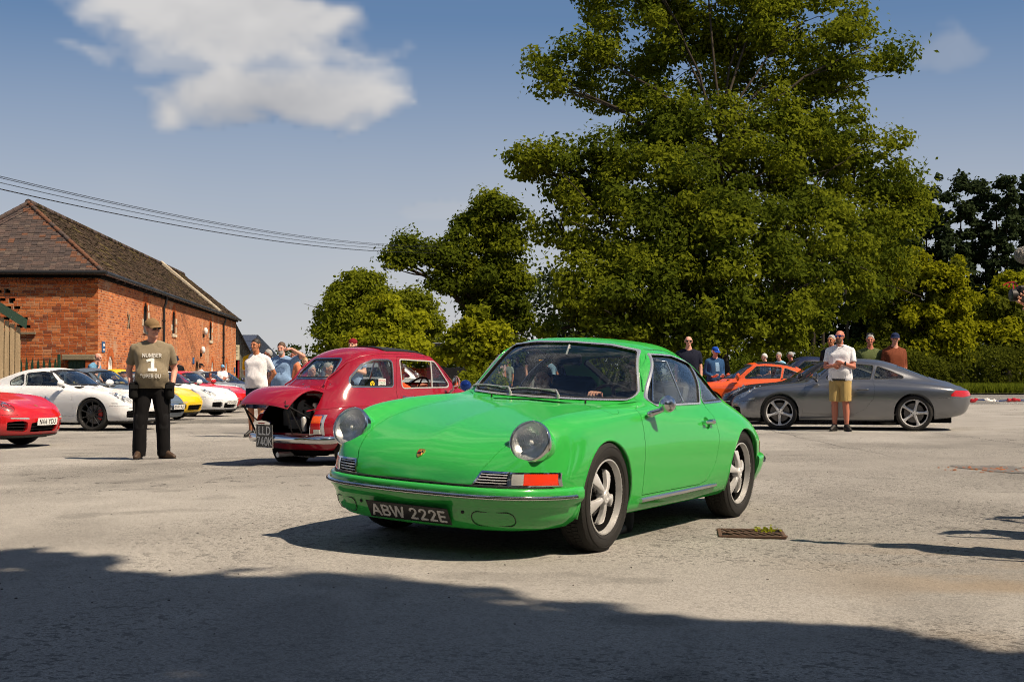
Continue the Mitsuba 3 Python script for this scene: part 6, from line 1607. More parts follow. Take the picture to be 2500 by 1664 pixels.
def modern(name, label, x, y, th, mat, kind='rear', wheel='five', z=None, group='sports cars parked in the row before the brick barn', open_=False, plate=None, full=True, roofmat=None, rt=.325, rr=.238, zs=1.0):
    if kind == 'mid': rows = remap_rows(ROWS_M, lambda q: np.interp(q, [-3.50, -2.35, 0, 1], [-3.46, -2.475, 0, 1]), 1.0, lambda xx, zz, k: zz * .99)
    elif kind == 'wedge':
        def fz(xx, zz, k): return np.where(xx > -.4, np.interp(xx, [-.4, .5, .93], [1.0, .93, .90]) * zz, zz)
        rows = remap_rows(ROWS_M, lambda q: np.interp(q, [-3.50, -2.35, 0, .93], [-3.33, -2.40, 0, .88]), .96, fz)
    else: rows = remap_rows(ROWS_M, lambda q: np.interp(q, [-3.50, -2.35, 0, 1], [-3.36, -2.35, 0, 1]))
    zb = float(gz([x], [y])[0]) if z is None else z
    c = Car(name, label, rows, Pose(x, y, math.radians(th), 0, 0, zb), mat, nu=(104 if full else 58), nk=(48 if full else 32), group=group)
    rax = {'mid': -2.475, 'wedge': -2.40}.get(kind, -2.35)
    c.hollow(-2.3, -.25, .30, t=.03)
    for ax in (0.0, rax): c.arches([(ax, .345, .80)], .345, rt + .005, depth=.32)
    sides = (1, -1)
    ws = rpoly([(-.66, .925), (.66, .925), (.52, 1.205), (.30, 1.235), (-.30, 1.235), (-.52, 1.205)], .05)
    c.window('windscreen', ws, 'x', -1.4, -.15, trim='black_trim', tw=.008, proud=.002, gasket=.02, glass='window_glass')
    rear_x = -2.12
    dw = rpoly([(-.78, .915), (-1.60, .925), (-1.66, 1.165), (-1.30, 1.195), (-1.10, 1.185)], .03)
    qw = rpoly([(-1.66, .925), (-1.72, 1.155), (-1.95, 1.07), (-2.22, .95), (-2.15, .930)], .025)
    if kind == 'mid': qw = rpoly([(-1.66, .925), (-1.72, 1.155), (-1.90, 1.08), (-2.02, 1.01), (-1.98, .930)], .03)
    c.window('side_window', dw, 'y', .3, 1.1, trim='black_trim', tw=.010, proud=.002, sides=sides)
    c.window('quarter_window', qw, 'y', .3, 1.1, trim='black_trim', tw=.010, proud=.002, sides=sides)
    rw = rpoly([(-2.08, -.40), (-2.08, .40), (-2.62, .36), (-2.62, -.36)], .06)
    c.window('rear_window', rw, 'z', .85, 1.5, trim='black_trim', tw=.010, proud=.002, glass='tinted_glass')
    door = rpoly([(-.40, .30), (-.43, .60), (-.46, .82), (-.70, .90), (-1.08, 1.215), (-1.35, 1.225), (-1.69, 1.19), (-1.64, .93), (-1.68, .75), (-1.66, .58), (-1.50, .38), (-1.30, .29)], .03)
    c.panel('door', door, 'y', .5, 1.2, sides=sides, gap=.003)
    hood = Polygon([(1.0, 0), (.78, .40), (.6, .50), (.35, .545), (0, .56), (-.22, .575), (-.30, .45), (-.32, 0), (-.30, -.45), (-.22, -.575), (0, -.56), (.35, -.545), (.6, -.50), (.78, -.40)])
    c.panel('bonnet', hood, 'z', .575, 1.2, gap=.003)
    # headlamps: in plan, following the wing
    if kind == 'rear': hl = rpoly([(.34, .655), (.46, .575), (.62, .535), (.74, .555), (.745, .62), (.64, .705), (.50, .745), (.38, .735)], .03)
    elif kind == 'wedge': hl = rpoly([(.45, .42), (.45, .66), (.66, .64), (.66, .42)], .02)
    else: hl = rpoly([(.30, .70), (.44, .625), (.60, .57), (.745, .545), (.755, .60), (.66, .69), (.50, .755), (.36, .765)], .025)
    sw = prism(hl, 'z', .5, 1.2) + c.pr(hl, 'z', .5, 1.2, -1)
    if kind != 'wedge':
        for sd in sides:
            k = part(c.key, 'headlamp')
            put(k, mply(c.band(-.018, -.03) ^ c.pr(hl, 'z', .5, 1.2, sd)), 'clear_lens' if kind == 'rear' else 'black_trim', c.M)
            g_ = sheet(c.band(.001, -.006) ^ c.pr(hl.buffer(-.002), 'z', .5, 1.2, sd))
            if g_: put(part(k, 'glass'), g_, 'lamp_glass', c.M)
            cx_, cy_ = hl.centroid.x, hl.centroid.y
            zz = float(c.surf.z([cx_], [cy_])[0])
            bowl = lathe([(0, -.03), (.03, -.025), (.05, -.012), (.055, .0), (.050, .002), (.02, -.016), (0, -.018)], 20)
            for dx in ((.075, -.05) if kind == 'mid' else (0.03, -.07)):
                put(part(k, 'lamp'), P(moved(bowl, mat4(rz(sd * .2) @ ry(.95), (cx_ + dx, sd * (cy_ - dx * .5), zz - dx * .55 - .008))), 40), 'lamp_bowl', c.M)
        cut = sw - c.sh(-.018)
        c.body = c.body - cut; c.cutpanels(cut)
    # front openings
    if kind == 'wedge':
        ops = [('grille', sbox(-.55, .27, .55, .34))]
        c.inlay('bumper_bar', sbox(-1.0, .40, 1.0, .475), 'x', .2, 1.1, 'chrome', out=.03, depth=.01, cut=False)
        c.inlay('indicator', sbox(.50, .345, .74, .395), 'x', .2, 1.1, 'amber_lens', out=.004, sides=sides)
        c.inlay('fog_lamp', sbox(.26, .345, .48, .395), 'x', .2, 1.1, 'clear_lens', out=.004, sides=sides)
        c.inlay('side_moulding', sbox(-2.0, .40, .35, .44), 'y', .3, 1.2, 'black_trim', out=.010, depth=.005, sides=sides, cut=False)
    else:
        ops = [('side_intake', rpoly([(.40, .26), (.70, .28), (.71, .41), (.50, .425), (.42, .40)], .03)), ('centre_intake', rpoly([(-.33, .25), (.33, .25), (.35, .39), (-.35, .39)], .03))]
    for nm, pl in ops:
        for sd in (sides if nm == 'side_intake' else (1,)):
            cut = c.pr(pl, 'x', .15, 1.2, sd) - c.sh(-.06)
            c.body = c.body - cut
            k = part(c.key, nm)
            put(k, mply(c.band(-.055, -.062) ^ c.pr(pl.buffer(.004), 'x', .1, 1.2, sd)), 'dark_void', c.M)
            for i in range(3):
                zc = .285 + i * .045
                q = c.band(-.02, -.04) ^ c.pr(pl.intersection(sbox(-2, zc - .004, 2, zc + .004)), 'x', .1, 1.2, sd)
                p_ = mply(q)
                if p_: put(part(k, 'bar'), p_, 'black_trim', c.M)
    if kind != 'wedge':
        c.inlay('front_indicator', rpoly([(.38, .445), (.67, .455), (.66, .478), (.40, .470)], .008), 'x', .15, 1.2, 'clear_lens', out=.002, sides=sides)
        c.inlay('side_repeater', rpoly([(.44, .555), (.56, .545), (.56, .568), (.44, .580)], .006), 'y', .4, 1.2, 'clear_lens', out=.003, sides=sides)
        c.inlay('chin_spoiler', sbox(-1.0, .14, 1.0, .205), 'x', .35, 1.2, 'black_trim', out=.012, depth=.01, cut=False)
        tl = rpoly([(-2.95, .62), (-3.20, .60), (-3.40, .63), (-3.36, .71), (-3.06, .725)], .02) if kind == 'rear' else rpoly([(-3.05, .66), (-3.42, .63), (-3.42, .75), (-3.15, .78)], .03)
        c.inlay('tail_lamp', tl, 'y', .1, 1.2, 'red_lens', out=.003, sides=sides)
    # bumper joints, sill trim, seams
    for sd in sides:
        xs_ = np.linspace(rax - .38, -3.15, 14)
        if full:
            c.add('bumper_joint', tube(np.c_[xs_, sd * (c.surf.y(xs_, xs_ * 0 + .585) + .0005), xs_ * 0 + .585], .0035, 5), 'black_trim')
            xs_ = np.linspace(.40, .80, 10)
            c.add('bumper_joint', tube(np.c_[xs_, sd * (c.surf.y(xs_, xs_ * 0 + .515) + .0005), xs_ * 0 + .515], .0035, 5), 'black_trim')
        hy = float(c.surf.y([-1.47], [.735])[0])
        hk = c.add('door_handle', tube([(-1.37, sd * (hy + .004), .735), (-1.40, sd * (hy + .028), .737), (-1.54, sd * (hy + .028), .738), (-1.57, sd * (hy + .004), .737)], [.010, .014, .014, .010], 8), mat)
        mkm = sph((0, 0, 0), (.075, .115, .075), 2)
        v = mkm.vertices; v[:, 0] = np.where(v[:, 0] < 0, v[:, 0] * .35, v[:, 0]); mkm.vertices = v
        mk = c.add('door_mirror', moved(mkm, mat4(rz(-sd * .15), (-.66, sd * .935, .965))), mat, True)
        put(part(mk, 'stalk'), P(tube([(-.66, sd * .80, .885), (-.655, sd * .86, .90), (-.65, sd * .92, .94)], [.026, .022, .018], 8), 40), 'black_trim', c.M)
        put(part(mk, 'glass'), P(moved(lathe([(.062, -.022), (0, -.022)], 20), mat4(rz(-sd * .15) @ ry(math.pi / 2) @ np.diag([.95, 1.5, 1]), (-.662, sd * .935, .965))), 40), 'lamp_bowl', c.M)
        for ax in (0.0, rax):
            add_wheel(c.key, c.M, (ax, sd * (.725 if ax == 0 else .745), rt), wheel, rt, rr, .235, sd, spin=.35 if ax else .0)
    if plate: plate_parts(c.key, c.M @ mat4(ry(.12), (.945 if kind != 'wedge' else .925, 0, .40)), plate, .52, .111)
    if kind != 'wedge':
        zb_ = float(c.surf.z([.74], [0])[0])
        c.add('bonnet_badge', moved(extrude(Polygon([(-.022, .03), (.022, .03), (.02, -.01), (0, -.032), (-.02, -.01)]), .004), mat4(ry(.42) @ rz(math.pi / 2), (.74, 0, zb_ - .001))), 'badge_gold')
    for y0 in (-.12, .32):
        c.add('wiper', tube([(-.30, y0, .895), (-.36, y0 - .25, .925), (-.34, y0 - .55, .915)], .007, 6), 'black_trim')
    if roofmat:
        pl = rpoly([(-1.12, -.5), (-1.12, .5), (-2.0, .46), (-2.0, -.46)], .06)
        put(part(c.key, 'roof_panel'), mply(c.band(.003, -.004) ^ prism(pl, 'z', 1.0, 1.6)), roofmat, c.M)
    c.add('dashboard', cbx(-.80, -.42, -.62, .62, .72, .90, .05), 'interior_dark')
    c.add('floor', bx(-2.3, -.3, -.7, .7, .30, .32), 'interior_dark')
    for sd in sides: seat(c.key, c.M, -1.35, sd * .37, .34, high=True, w=.50, recline=.35)
    c.add('rear_shelf', cbx(-2.3, -1.95, -.6, .6, .5, .84, .05), 'interior_dark')
    steering_wheel(c.key, c.M, -.98, -.37, .82, .185, 1.1)
    c.add('underbody', bx(-3.0, .6, -.5, .5, .14, .26), 'dark_void')
    c.done()
    return c
BARNROW = 'sports cars parked in the row before the brick barn'
modern('sports_car', 'bright red sports car poking in at the left edge of the photo', -8.04, 22.1, -75, 'bright_red_paint', 'mid', 'five', plate='N44 YDJ', group=BARNROW)
modern('sports_car', 'white sports car with black wheels in front of the palisade fence', -8.25, 29.47, -75, 'white_paint', 'mid', 'ten_black', group=BARNROW, rt=.338, rr=.266)
modern('sports_car', 'grey-blue wedge-nosed coupe with chrome front bumper beside a white car', -8.55, 33.0, -76, 'blue_grey_paint', 'wedge', 'five', plate='G597 RJC', group=BARNROW, full=False)
modern('sports_car', 'bright yellow sports coupe between the grey-blue coupe and a white car', -8.94, 36.5, -75, 'yellow_paint', 'rear', 'five_black', group=BARNROW, full=False)
modern('sports_car', 'white sports car with pale ten-spoke wheels beside the yellow coupe', -8.76, 40.3, -72, 'white_paint', 'mid', 'ten_silver', plate='GT04 CKS', group=BARNROW, rt=.338, rr=.266)
modern('sports_car', 'red coupe parked beyond the white car with pale wheels', -9.15, 44.4, -75, 'bright_red_paint', 'rear', 'five', group=BARNROW, full=False)
modern('sports_car', 'white sports car behind the red coupe, mostly bonnet showing', -10.0, 48.4, -75, 'white_paint', 'mid', 'five', group=BARNROW, full=False)
modern('sports_car', 'silver coupe far along the row before the barn', -10.3, 52.4, -75, 'silver_paint', 'rear', 'five', group=BARNROW, full=False)
modern('sports_car', 'dark navy coupe at the far end of the barn row', -10.6, 57.0, -75, 'navy_paint', 'rear', 'five', group=BARNROW, full=False)
RROW = 'sports cars parked on the right'
modern('sports_car', 'metallic grey sports coupe seen side on with silver five-spoke wheels', 5.046, 26.6, 103.9, 'grey_paint', 'rear', 'five', group=RROW, z=0.0, rt=.320, rr=.240)
modern('sports_car', 'orange-red sports coupe behind the nose of the grey coupe', 4.35, 32.2, 92, 'orange_paint', 'rear', 'five', group=RROW, full=False, roofmat='black_paint')
modern('sports_car', 'black sports coupe squeezed between the grey coupe and the orange one', 5.25, 29.4, 98, 'black_paint', 'rear', 'five_black', group=RROW, full=False)
def hatch(name, label, x, y, th, mat, h=1.48, L=4.1, group=None, van=False):
    k = h / 1.30
    def fx(q): return np.interp(q, [-3.50, -2.9, -2.35, -1.7, 0, 1], [-3.35, -3.15, -2.58, -1.7, 0, .95])
    rows = []
    for i, r in enumerate(ROWS_M):
        q = np.array(r, float)
        z_ = q[:, 2].copy()
        if i >= 7:
            z_ = np.where(q[:, 0] < -1.5, np.maximum(z_, np.interp(i, [7, 8, 9, 10], [.94, 1.17, 1.25, 1.275]) * np.interp(q[:, 0], [-3.1, -2.9, -1.5], [.80, .96, 1.0])), z_)
            z_ = np.where(q[:, 0] < -3.05, np.interp(i, [7, 8, 9, 10], [.86, .92, .96, .98]), z_)
        rows.append(np.stack([fx(q[:, 0]), q[:, 1] * .97, z_ * np.where(z_ > .3, k, 1.0)], 1))
    c = Car(name, label, rows, Pose(x, y, math.radians(th), 0, 0, float(gz([x], [y])[0])), mat, nu=58, nk=32, group=group)
    c.hollow(-2.95, -.25, .36, t=.035)
    for ax in (0.0, -2.58): c.arches([(ax, .345, .78)], .345, .325, depth=.3)
    sides = (1, -1)
    def s(pts): return [(a, b * k) for a, b in pts]
    c.window('windscreen', rpoly(s([(-.62, .93), (.62, .93), (.50, 1.205), (-.50, 1.205)]), .05), 'x', -1.5, -.1, trim='black_trim', tw=.008, proud=.002)
    c.window('side_window', rpoly(s([(-.80, .92), (-1.50, .925), (-1.52, 1.165), (-1.15, 1.18)]), .03), 'y', .25, 1.1, trim='black_trim', tw=.01, proud=.002, sides=sides)
    c.window('rear_side_window', rpoly(s([(-1.58, .925), (-2.35, .935), (-2.30, 1.14), (-1.60, 1.165)]), .03), 'y', .25, 1.1, trim='black_trim', tw=.01, proud=.002, sides=sides)
    c.panel('door', rpoly(s([(-.42, .32), (-.46, .84), (-.74, .90), (-1.1, 1.2), (-1.54, 1.19), (-1.54, .32)]), .03), 'y', .45, 1.2, sides=sides)
    c.inlay('tail_lamp', rpoly(s([(-2.95, .72), (-3.30, .72), (-3.25, .92), (-2.98, .92)]), .02), 'y', .1, 1.2, 'red_lens', out=.003, sides=sides)
    c.inlay('headlamp', rpoly([(.36, .70), (.55, .60), (.74, .56), (.72, .68), (.5, .76)], .02), 'z', .5, 1.3, 'clear_lens', out=.002, sides=sides)
    for sd in sides:
        mk = c.add('door_mirror', moved(sph((0, 0, 0), (.07, .10, .075), 2), mat4(None, (-.68, sd * .91, .97 * k))), mat, True)
        for ax in (0.0, -2.58): add_wheel(c.key, c.M, (ax, sd * .70, .32), 'ten_silver', .32, .22, .2, sd, detail=False)
    c.add('dashboard', cbx(-.80, -.42, -.6, .6, .8, .95 * k, .05), 'interior_dark')
    c.add('floor', bx(-2.9, -.3, -.68, .68, .36, .38), 'interior_dark')
    for x_ in (-1.35, -2.2):
        for sd in sides: seat(c.key, c.M, x_, sd * .36, .46, w=.48)
    c.done()
    return c
hatch('hatchback', 'dark blue hatchback behind the orange-red coupe', 6.9, 39.5, 95, 'navy_paint', 1.50)
hatch('hatchback', 'silver hatchback parked under the small bright tree', -2.0, 39.0, -98, 'silver_paint', 1.42)
# ---------------------------------------------------------------- people: x to where they face, y to their left, z up, for a height of 1.75 m
def cloth(h, rough=0.85, name=None):
    k = name or 'cloth_' + h
    if k not in scene:
        c = lin(h)
        pri(k, c, rough=rough, spec=0.2, sheen=0.2)
    return k
for _n, _h in (('skin_fair', 'd9a48c'), ('skin_tan', 'b87958'), ('skin_pink', 'd39a86'), ('skin_red', 'b87560')):
    pri(_n, lin(_h), rough=0.55, spec=0.35)
pri('hair_grey', (0.34, 0.33, 0.32), rough=0.7)
pri('hair_dark', (0.035, 0.026, 0.02), rough=0.6)
pri('hair_brown', (0.09, 0.05, 0.028), rough=0.6)
pri('hair_blond', (0.42, 0.28, 0.12), rough=0.6)
pri('hair_white', (0.62, 0.60, 0.57), rough=0.7)
pri('sunglass', (0.006, 0.006, 0.008), rough=0.08, coat=1.0)
pri('sunglass_blue', (0.02, 0.06, 0.30), rough=0.06, metal=0.7)
pri('shoe_black', (0.016, 0.015, 0.014), rough=0.5)
pri('shoe_brown', (0.06, 0.035, 0.02), rough=0.5)
pri('lips', (0.36, 0.13, 0.11), rough=0.5)
_SF, _SC = (np.array(trimesh.creation.icosphere(subdivisions=i).vertices) for i in (2, 1))
_S = _SC
def hull(*balls):
    """Convex hull of spheres (x, y, z, r) or ellipsoids (x, y, z, rx, ry, rz)."""
    pts = [_S * (np.array(b[3:6]) if len(b) >= 6 else b[3]) + np.array(b[:3]) for b in balls]
    return m3.Manifold.hull_points(np.vstack(pts))
def limb(a, ra, b, rb): return hull((*a, ra), (*b, rb))
def fuse(ms): return m3.Manifold.batch_boolean(ms, m3.OpType.Add)
def fair(man, edge=0.03, it=8, wrinkle=0.0, seed=0, freq=9.0):
    m = man.simplify(edge * .09).refine_to_length(edge).to_mesh()
    t = trimesh.Trimesh(np.asarray(m.vert_properties)[:, :3].astype(float), np.asarray(m.tri_verts), process=True)
    if it: trimesh.smoothing.filter_taubin(t, lamb=0.5, nu=0.52, iterations=it)
    if wrinkle:
        n = t.vertex_normals
        q = t.vertices * [freq, freq, freq * .55] + seed * 7.3
        w = np.abs(meshkit.fbm(q + 1.2 * meshkit.fbm(q * .6, 2, 3)[:, None], 2, seed) - .5) * 2
        t.vertices = t.vertices + n * ((w - .35) * wrinkle)[:, None]
    return t
def cut(man, point, normal):
    """Keeps the side that the normal points to."""
    n = np.asarray(normal, float); n /= np.linalg.norm(n)
    return man.trim_by_plane(n.tolist(), float(np.dot(n, point)))
def rotpt(p, c, Rm): return (np.asarray(p) - c) @ Rm.T + c
def hand_mesh(wrist, d, palm_n, side, curl=0.6, s=1.0):
    """wrist position, direction of the hand, the palm's normal; five fingers and a thumb of different lengths."""
    d = np.asarray(d, float) / np.linalg.norm(d); n = np.asarray(palm_n, float); n = n - d * (n @ d); n /= np.linalg.norm(n)
    w = np.cross(d, n) * side                                   # towards the thumb
    o = np.asarray(wrist, float)
    def at(a, b, c): return o + (d * a + w * b + n * c) * s
    ms = [hull((*at(.0, 0, 0), .024 * s), (*at(.03, .022, 0), .017 * s), (*at(.03, -.022, 0), .016 * s), (*at(.088, .032, 0), .0135 * s), (*at(.085, -.030, 0), .0125 * s))]
    for k, (b, L) in enumerate(((.032, .072), (.011, .080), (-.010, .075), (-.030, .060))):
        p = at(.085, b, 0); dd = d.copy(); r = .0098 - .0004 * k
        for j, f in enumerate((.45, .32, .23)):
            a = curl * (.6 + .5 * j)
            dd = d * math.cos(a * (j + 1) * .75) + n * math.sin(a * (j + 1) * .75)
            q = p + dd * L * f * s
            ms.append(limb(p, r * s, q, (r - .0008) * s)); p, r = q, r - .0008
    p0, p1 = at(.025, .030, .004), at(.058, .056, .018)
    p2 = at(.088, .058, .030 + .01 * curl)
    ms += [limb(at(.015, .015, 0), .018 * s, p1, .0125 * s), limb(p1, .0122 * s, p2, .010 * s)]
    return fuse(ms)
def person(label, x, y, face=0.0, h=1.75, z=None, head=0.0, nod=0.0, shirt='777777', sleeve='short', legs='long', legc='222222', shoe='shoe_black', skin='skin_fair', hair='hair_grey', hat=None, hatc='222222',
           glasses=None, beard=None, arms=('down', 'down'), belly=0.0, fine=False, lean=0.0, seated=False, group=None, stance=0.09, wide=1.0, show_legs=True, extra=None, hem=.87, seed=0, baggy=0.0, hs=1.0):
    """face, head: degrees, 0 towards the camera, positive towards the right of the picture."""
    global _S
    _S = _SF if fine else _SC
    k = thing('person', label, 'person', group)
    s = h / 1.75
    zg = float(gz([x], [y])[0]) if z is None else z
    a = math.radians(face)
    fw = np.array([math.sin(a), -math.cos(a), 0]); lf = np.array([math.cos(a), math.sin(a), 0])
    M = mat4(np.array([fw, lf, [0, 0, 1]]).T, (x, y, zg), s)
    edge = .025 if fine else .09
    A = np.array
    # joints
    hipz = .92
    knees, ankles, hips, toes = {}, {}, {}, {}
    for sd in (1, -1):
        hips[sd] = A([0, sd * .088, hipz])
        if seated:
            knees[sd] = A([.42, sd * .12, hipz + .02]); ankles[sd] = A([.40, sd * .12, hipz - .40])
            toes[sd] = A([1, 0, 0])
        else:
            knees[sd] = A([.02, sd * (stance + .005), .49]); ankles[sd] = A([-.02, sd * (stance + .015), .085])
            t_ = extra.get('toe', {}).get(sd, sd * 14) if extra else sd * 14
            toes[sd] = A([math.cos(math.radians(t_)), math.sin(math.radians(t_)), 0])
    pel, RL = A([0, 0, .96]), ry(math.radians(lean))
    L_ = lambda p: rotpt(A(p, float), pel, RL)
    sh = {sd: L_([-.01, sd * .178 * wide, 1.392]) for sd in (1, -1)}
    neck, hc = L_([.005, 0, 1.48]), L_([.03, 0, 1.635])
    el, wr, hd, pn = {}, {}, {}, {}
    for sd, pose in ((1, arms[0]), (-1, arms[1])):
        S_ = sh[sd]
        if pose == 'down': e, w, d, n = S_ + [-.02, sd * .045, -.285], S_ + [.05, sd * .05, -.535], [.15, 0, -1], [0, -sd, 0]
        elif pose == 'pocket': e, w, d, n = S_ + [-.10, sd * .075, -.265], S_ + [.06, sd * .045, -.475], [.3, -sd * .15, -1], [0, -sd, 0]
        elif pose == 'crossed': e, w, d, n = S_ + [.06, sd * .055, -.275], S_ + [.235, -sd * .105, -.235 + sd * .022], [.12, -sd, .1], [-1, 0, 0]
        elif pose == 'brow': e, w, d, n = S_ + [.12, sd * .26, .10], S_ + [.17, sd * .04, .235], [.0, -sd, .02], [0, 0, -1]
        elif pose == 'behind': e, w, d, n = S_ + [-.14, sd * .09, -.25], S_ + [-.19, -sd * .05, -.42], [0, -sd, -.2], [1, 0, 0]
        elif pose == 'wheel': e, w, d, n = S_ + [.22, sd * .05, -.17], S_ + [.45, -sd * .08, .05], [1, 0, .3], [.2, 0, -1]
        elif pose == 'chin': e, w, d, n = S_ + [.16, -sd * .02, -.235], S_ + [.16, -sd * .13, .0], [0, -sd * .3, 1], [-1, 0, 0]
        elif pose == 'fore': e, w, d, n = S_ + [-.03, sd * .045, -.28], S_ + [.17, -sd * .055, -.375], [1, -sd * .6, .3], [0, -sd * .5, .8]
        elif pose == 'reach': e, w, d, n = S_ + [.20, sd * .10, -.15], S_ + [.40, sd * .05, .03], [1, 0, .45], [0, -sd, -.2]
        elif pose == 'camera': e, w, d, n = S_ + [.14, sd * .03, -.24], S_ + [.33, -sd * .06, -.06], [.7, -sd * .3, .6], [0, -sd, .2]
        el[sd], wr[sd], hd[sd], pn[sd] = A(e), A(w), A(d, float), A(n, float)
    # ---- body
    w_ = wide
    torso = [hull((*L_([0, .09 * w_, .95]), .105, .095, .10), (*L_([0, -.09 * w_, .95]), .105, .095, .10), (*L_([0, .075 * w_, 1.10]), .10, .09, .1), (*L_([0, -.075 * w_, 1.10]), .10, .09, .1)),
             hull((*L_([0, .075 * w_, 1.10]), .10, .09, .1), (*L_([0, -.075 * w_, 1.10]), .10, .09, .1), (*L_([0, .095 * w_, 1.30]), .105, .09, .1), (*L_([0, -.095 * w_, 1.30]), .105, .09, .1)),
             hull((*L_([0, .095 * w_, 1.30]), .105, .09, .1), (*L_([0, -.095 * w_, 1.30]), .105, .09, .1), (*L_([-.01, .14 * w_, 1.395]), .062), (*L_([-.01, -.14 * w_, 1.395]), .062), (*L_([-.012, .04, 1.455]), .05), (*L_([-.012, -.04, 1.455]), .05))]
    if belly: torso.append(hull((*L_([.04 + belly * .6, 0, 1.06]), .10 + belly * .5, .13 + belly, .13), (*L_([0, 0, 1.2]), .11, .14, .1)))
    head_ms = head_parts(hc, math.radians(head - face), math.radians(nod), fine, hs)
    body = torso + [limb(neck - A([0.01, 0, .03]), .060, hc + A([-.015, 0, -.06]), .052)]
    for sd in (1, -1):
        body += [limb(sh[sd], .052, el[sd], .039), limb(el[sd], .041, wr[sd], .026)]
        if show_legs:
            body += [limb(hips[sd], .095, knees[sd], .056), hull((*knees[sd], .056), (*(knees[sd] * .62 + ankles[sd] * .38 + A([-.018, 0, 0])), .055), (*ankles[sd], .036))]
    bt = fair(fuse(body), edge, 6)
    hands = [hand_mesh(wr[sd], hd[sd], pn[sd], sd * (1 if True else -1), .75 if arms[0 if sd > 0 else 1] in ('pocket', 'wheel', 'crossed', 'camera') else .35) for sd in (1, -1)]
    hands = [fair(q, .018 if fine else .08, 2 if fine else 0) for q in hands]
    put(k + '__body', P(cat([bt, head_ms['head']] + hands), True), skin, M)
    for nm, (mesh, mt) in head_ms['bits'].items(): put(part(k, nm.strip('_')), P(mesh, 40), mt, M)
    # ---- head dress
    HT = head_ms['T']
    def hp(mesh, name, mt, smooth=40): return put(part(k, name), P(moved(mesh, HT), smooth), mt, M)
    if hair and hat not in ('cap', 'bucket', 'beanie'):
        hm = hull((-.012, 0, .045, .098, .080, .088), (-.035, 0, .01, .082, .079, .08))
        hm = cut(hm, (.045, 0, .05), (-.75, 0, .66))
        if hair != 'none': hp(fair(hm, .02 if fine else .035, 3, .010, 3 + seed, 30.0), 'hair', hair)
    elif hair:
        hm = cut(cut(hull((-.03, 0, .0, .082, .079, .075)), (0, 0, .035), (0, 0, -1)), (.0, 0, 0), (-1, 0, 0))
        if hair != 'none': hp(fair(hm, .02, 2, .006, 3, 30.0), 'hair', hair)
    if hat == 'cap':
        crown = cut(hull((-.008, 0, .050, .106, .086, .082), (-.008, 0, .04, .107, .087, .06)), (0, 0, .035), (.10, 0, 1))
        hp(fair(crown, .018, 3), 'cap', cloth(hatc))
        a_ = np.linspace(-1.15, 1.15, 17)
        inn = np.c_[-.008 + .098 * np.cos(a_), .082 * np.sin(a_), .042 + .012 * np.cos(a_) - .01]
        out_ = np.c_[.055 + .105 * np.cos(a_) * np.cos(a_ * .55), .088 * np.sin(a_), .022 + .016 * np.cos(a_ * 1.2) - .012]
        v = np.vstack([inn, out_, inn - [0, 0, .005], out_ - [0, 0, .005]]); n_ = 17; f = []
        for i in range(n_ - 1):
            f += [[i, n_ + i, n_ + i + 1], [i, n_ + i + 1, i + 1], [2 * n_ + i, 3 * n_ + i + 1, 3 * n_ + i], [2 * n_ + i, 2 * n_ + i + 1, 3 * n_ + i + 1], [n_ + i, 3 * n_ + i, 3 * n_ + i + 1], [n_ + i, 3 * n_ + i + 1, n_ + i + 1]]
        hp(tm(v, f), 'cap_peak', cloth(hatc))
        hp(sph((-.008, 0, .131), .007, 1), 'cap_button', cloth(hatc))
    if hat == 'bucket':
        hp(lathe([(.135, .018), (.128, .030), (.098, .052), (.093, .095), (.085, .122), (.04, .130), (0, .131)], 28).apply_transform(mat4(np.diag([1.06, .9, 1.0]), (-.01, 0, 0))), 'hat', cloth(hatc))
    if hat == 'beanie':
        hp(fair(cut(hull((-.012, 0, .05, .106, .088, .090), (-.03, 0, .03, .098, .087, .07)), (0, 0, .04), (.35, 0, 1)), .02, 3), 'hat', cloth(hatc))
    if glasses:
        gm = []
        for sd in (1, -1):
            gm.append(hull((.094, sd * .014, .018, .006, .008, .012), (.088, sd * .050, .020, .006, .010, .014), (.086, sd * .048, .006, .006, .010, .010), (.094, sd * .020, .004, .006, .008, .008)))
            gm.append(limb((.085, sd * .062, .022), .0045, (.0, sd * .080, .020), .004))
        gm.append(limb((.098, .012, .022), .004, (.098, -.012, .022), .004))
        up = glasses == 'up'
        gt = mat4(ry(-1.0), (-.005, 0, .055)) if up else np.eye(4)
        g_ = fuse(gm).to_mesh()
        hp(moved(tm(np.asarray(g_.vert_properties)[:, :3], np.asarray(g_.tri_verts)), gt), 'glasses', glasses if glasses in scene else 'sunglass', 30)
    if beard:
        b_ = cut(hull((.055, 0, -.085, .045, .050, .040), (.045, 0, -.055, .050, .060, .03), (.075, 0, -.055, .022, .030, .018)), (0, 0, -.030), (0, 0, -1))
        hp(fair(b_, .015, 2, .006, 5, 40.0), 'beard', beard)
    # ---- clothes
    g = .018
    def torso_hull(z0, grow):
        def row(z_, y_, x_, r_): return [(*L_([x_, sd * y_ * w_, z_]), *(A(r_) + grow)) for sd in (1, -1)]
        r0, r1, r2 = row(.93, .09, 0, (.11, .10, .10)), row(1.10, .075, .01, (.105, .095, .1)), row(1.30, .10, 0, (.11, .09, .1))
        r3 = row(1.392, .142, -.01, (.062, .062, .062)) + row(1.452, .035 / w_, -.012, (.048, .048, .045))
        t = [hull(*r0, *r1), hull(*r1, *r2), hull(*r2, *r3)]
        if belly: t.append(hull((*L_([.05 + belly * .6, 0, 1.06]), .10 + belly * .5 + grow, .135 + belly + grow, .14), (*L_([.01, 0, 1.22]), .115 + grow, .15 + grow, .1), (*L_([.02 + belly * .3, 0, .95]), .11 + belly * .3 + grow, .14 + belly * .6 + grow, .10)))
        return t
    sm = torso_hull(hem, g)
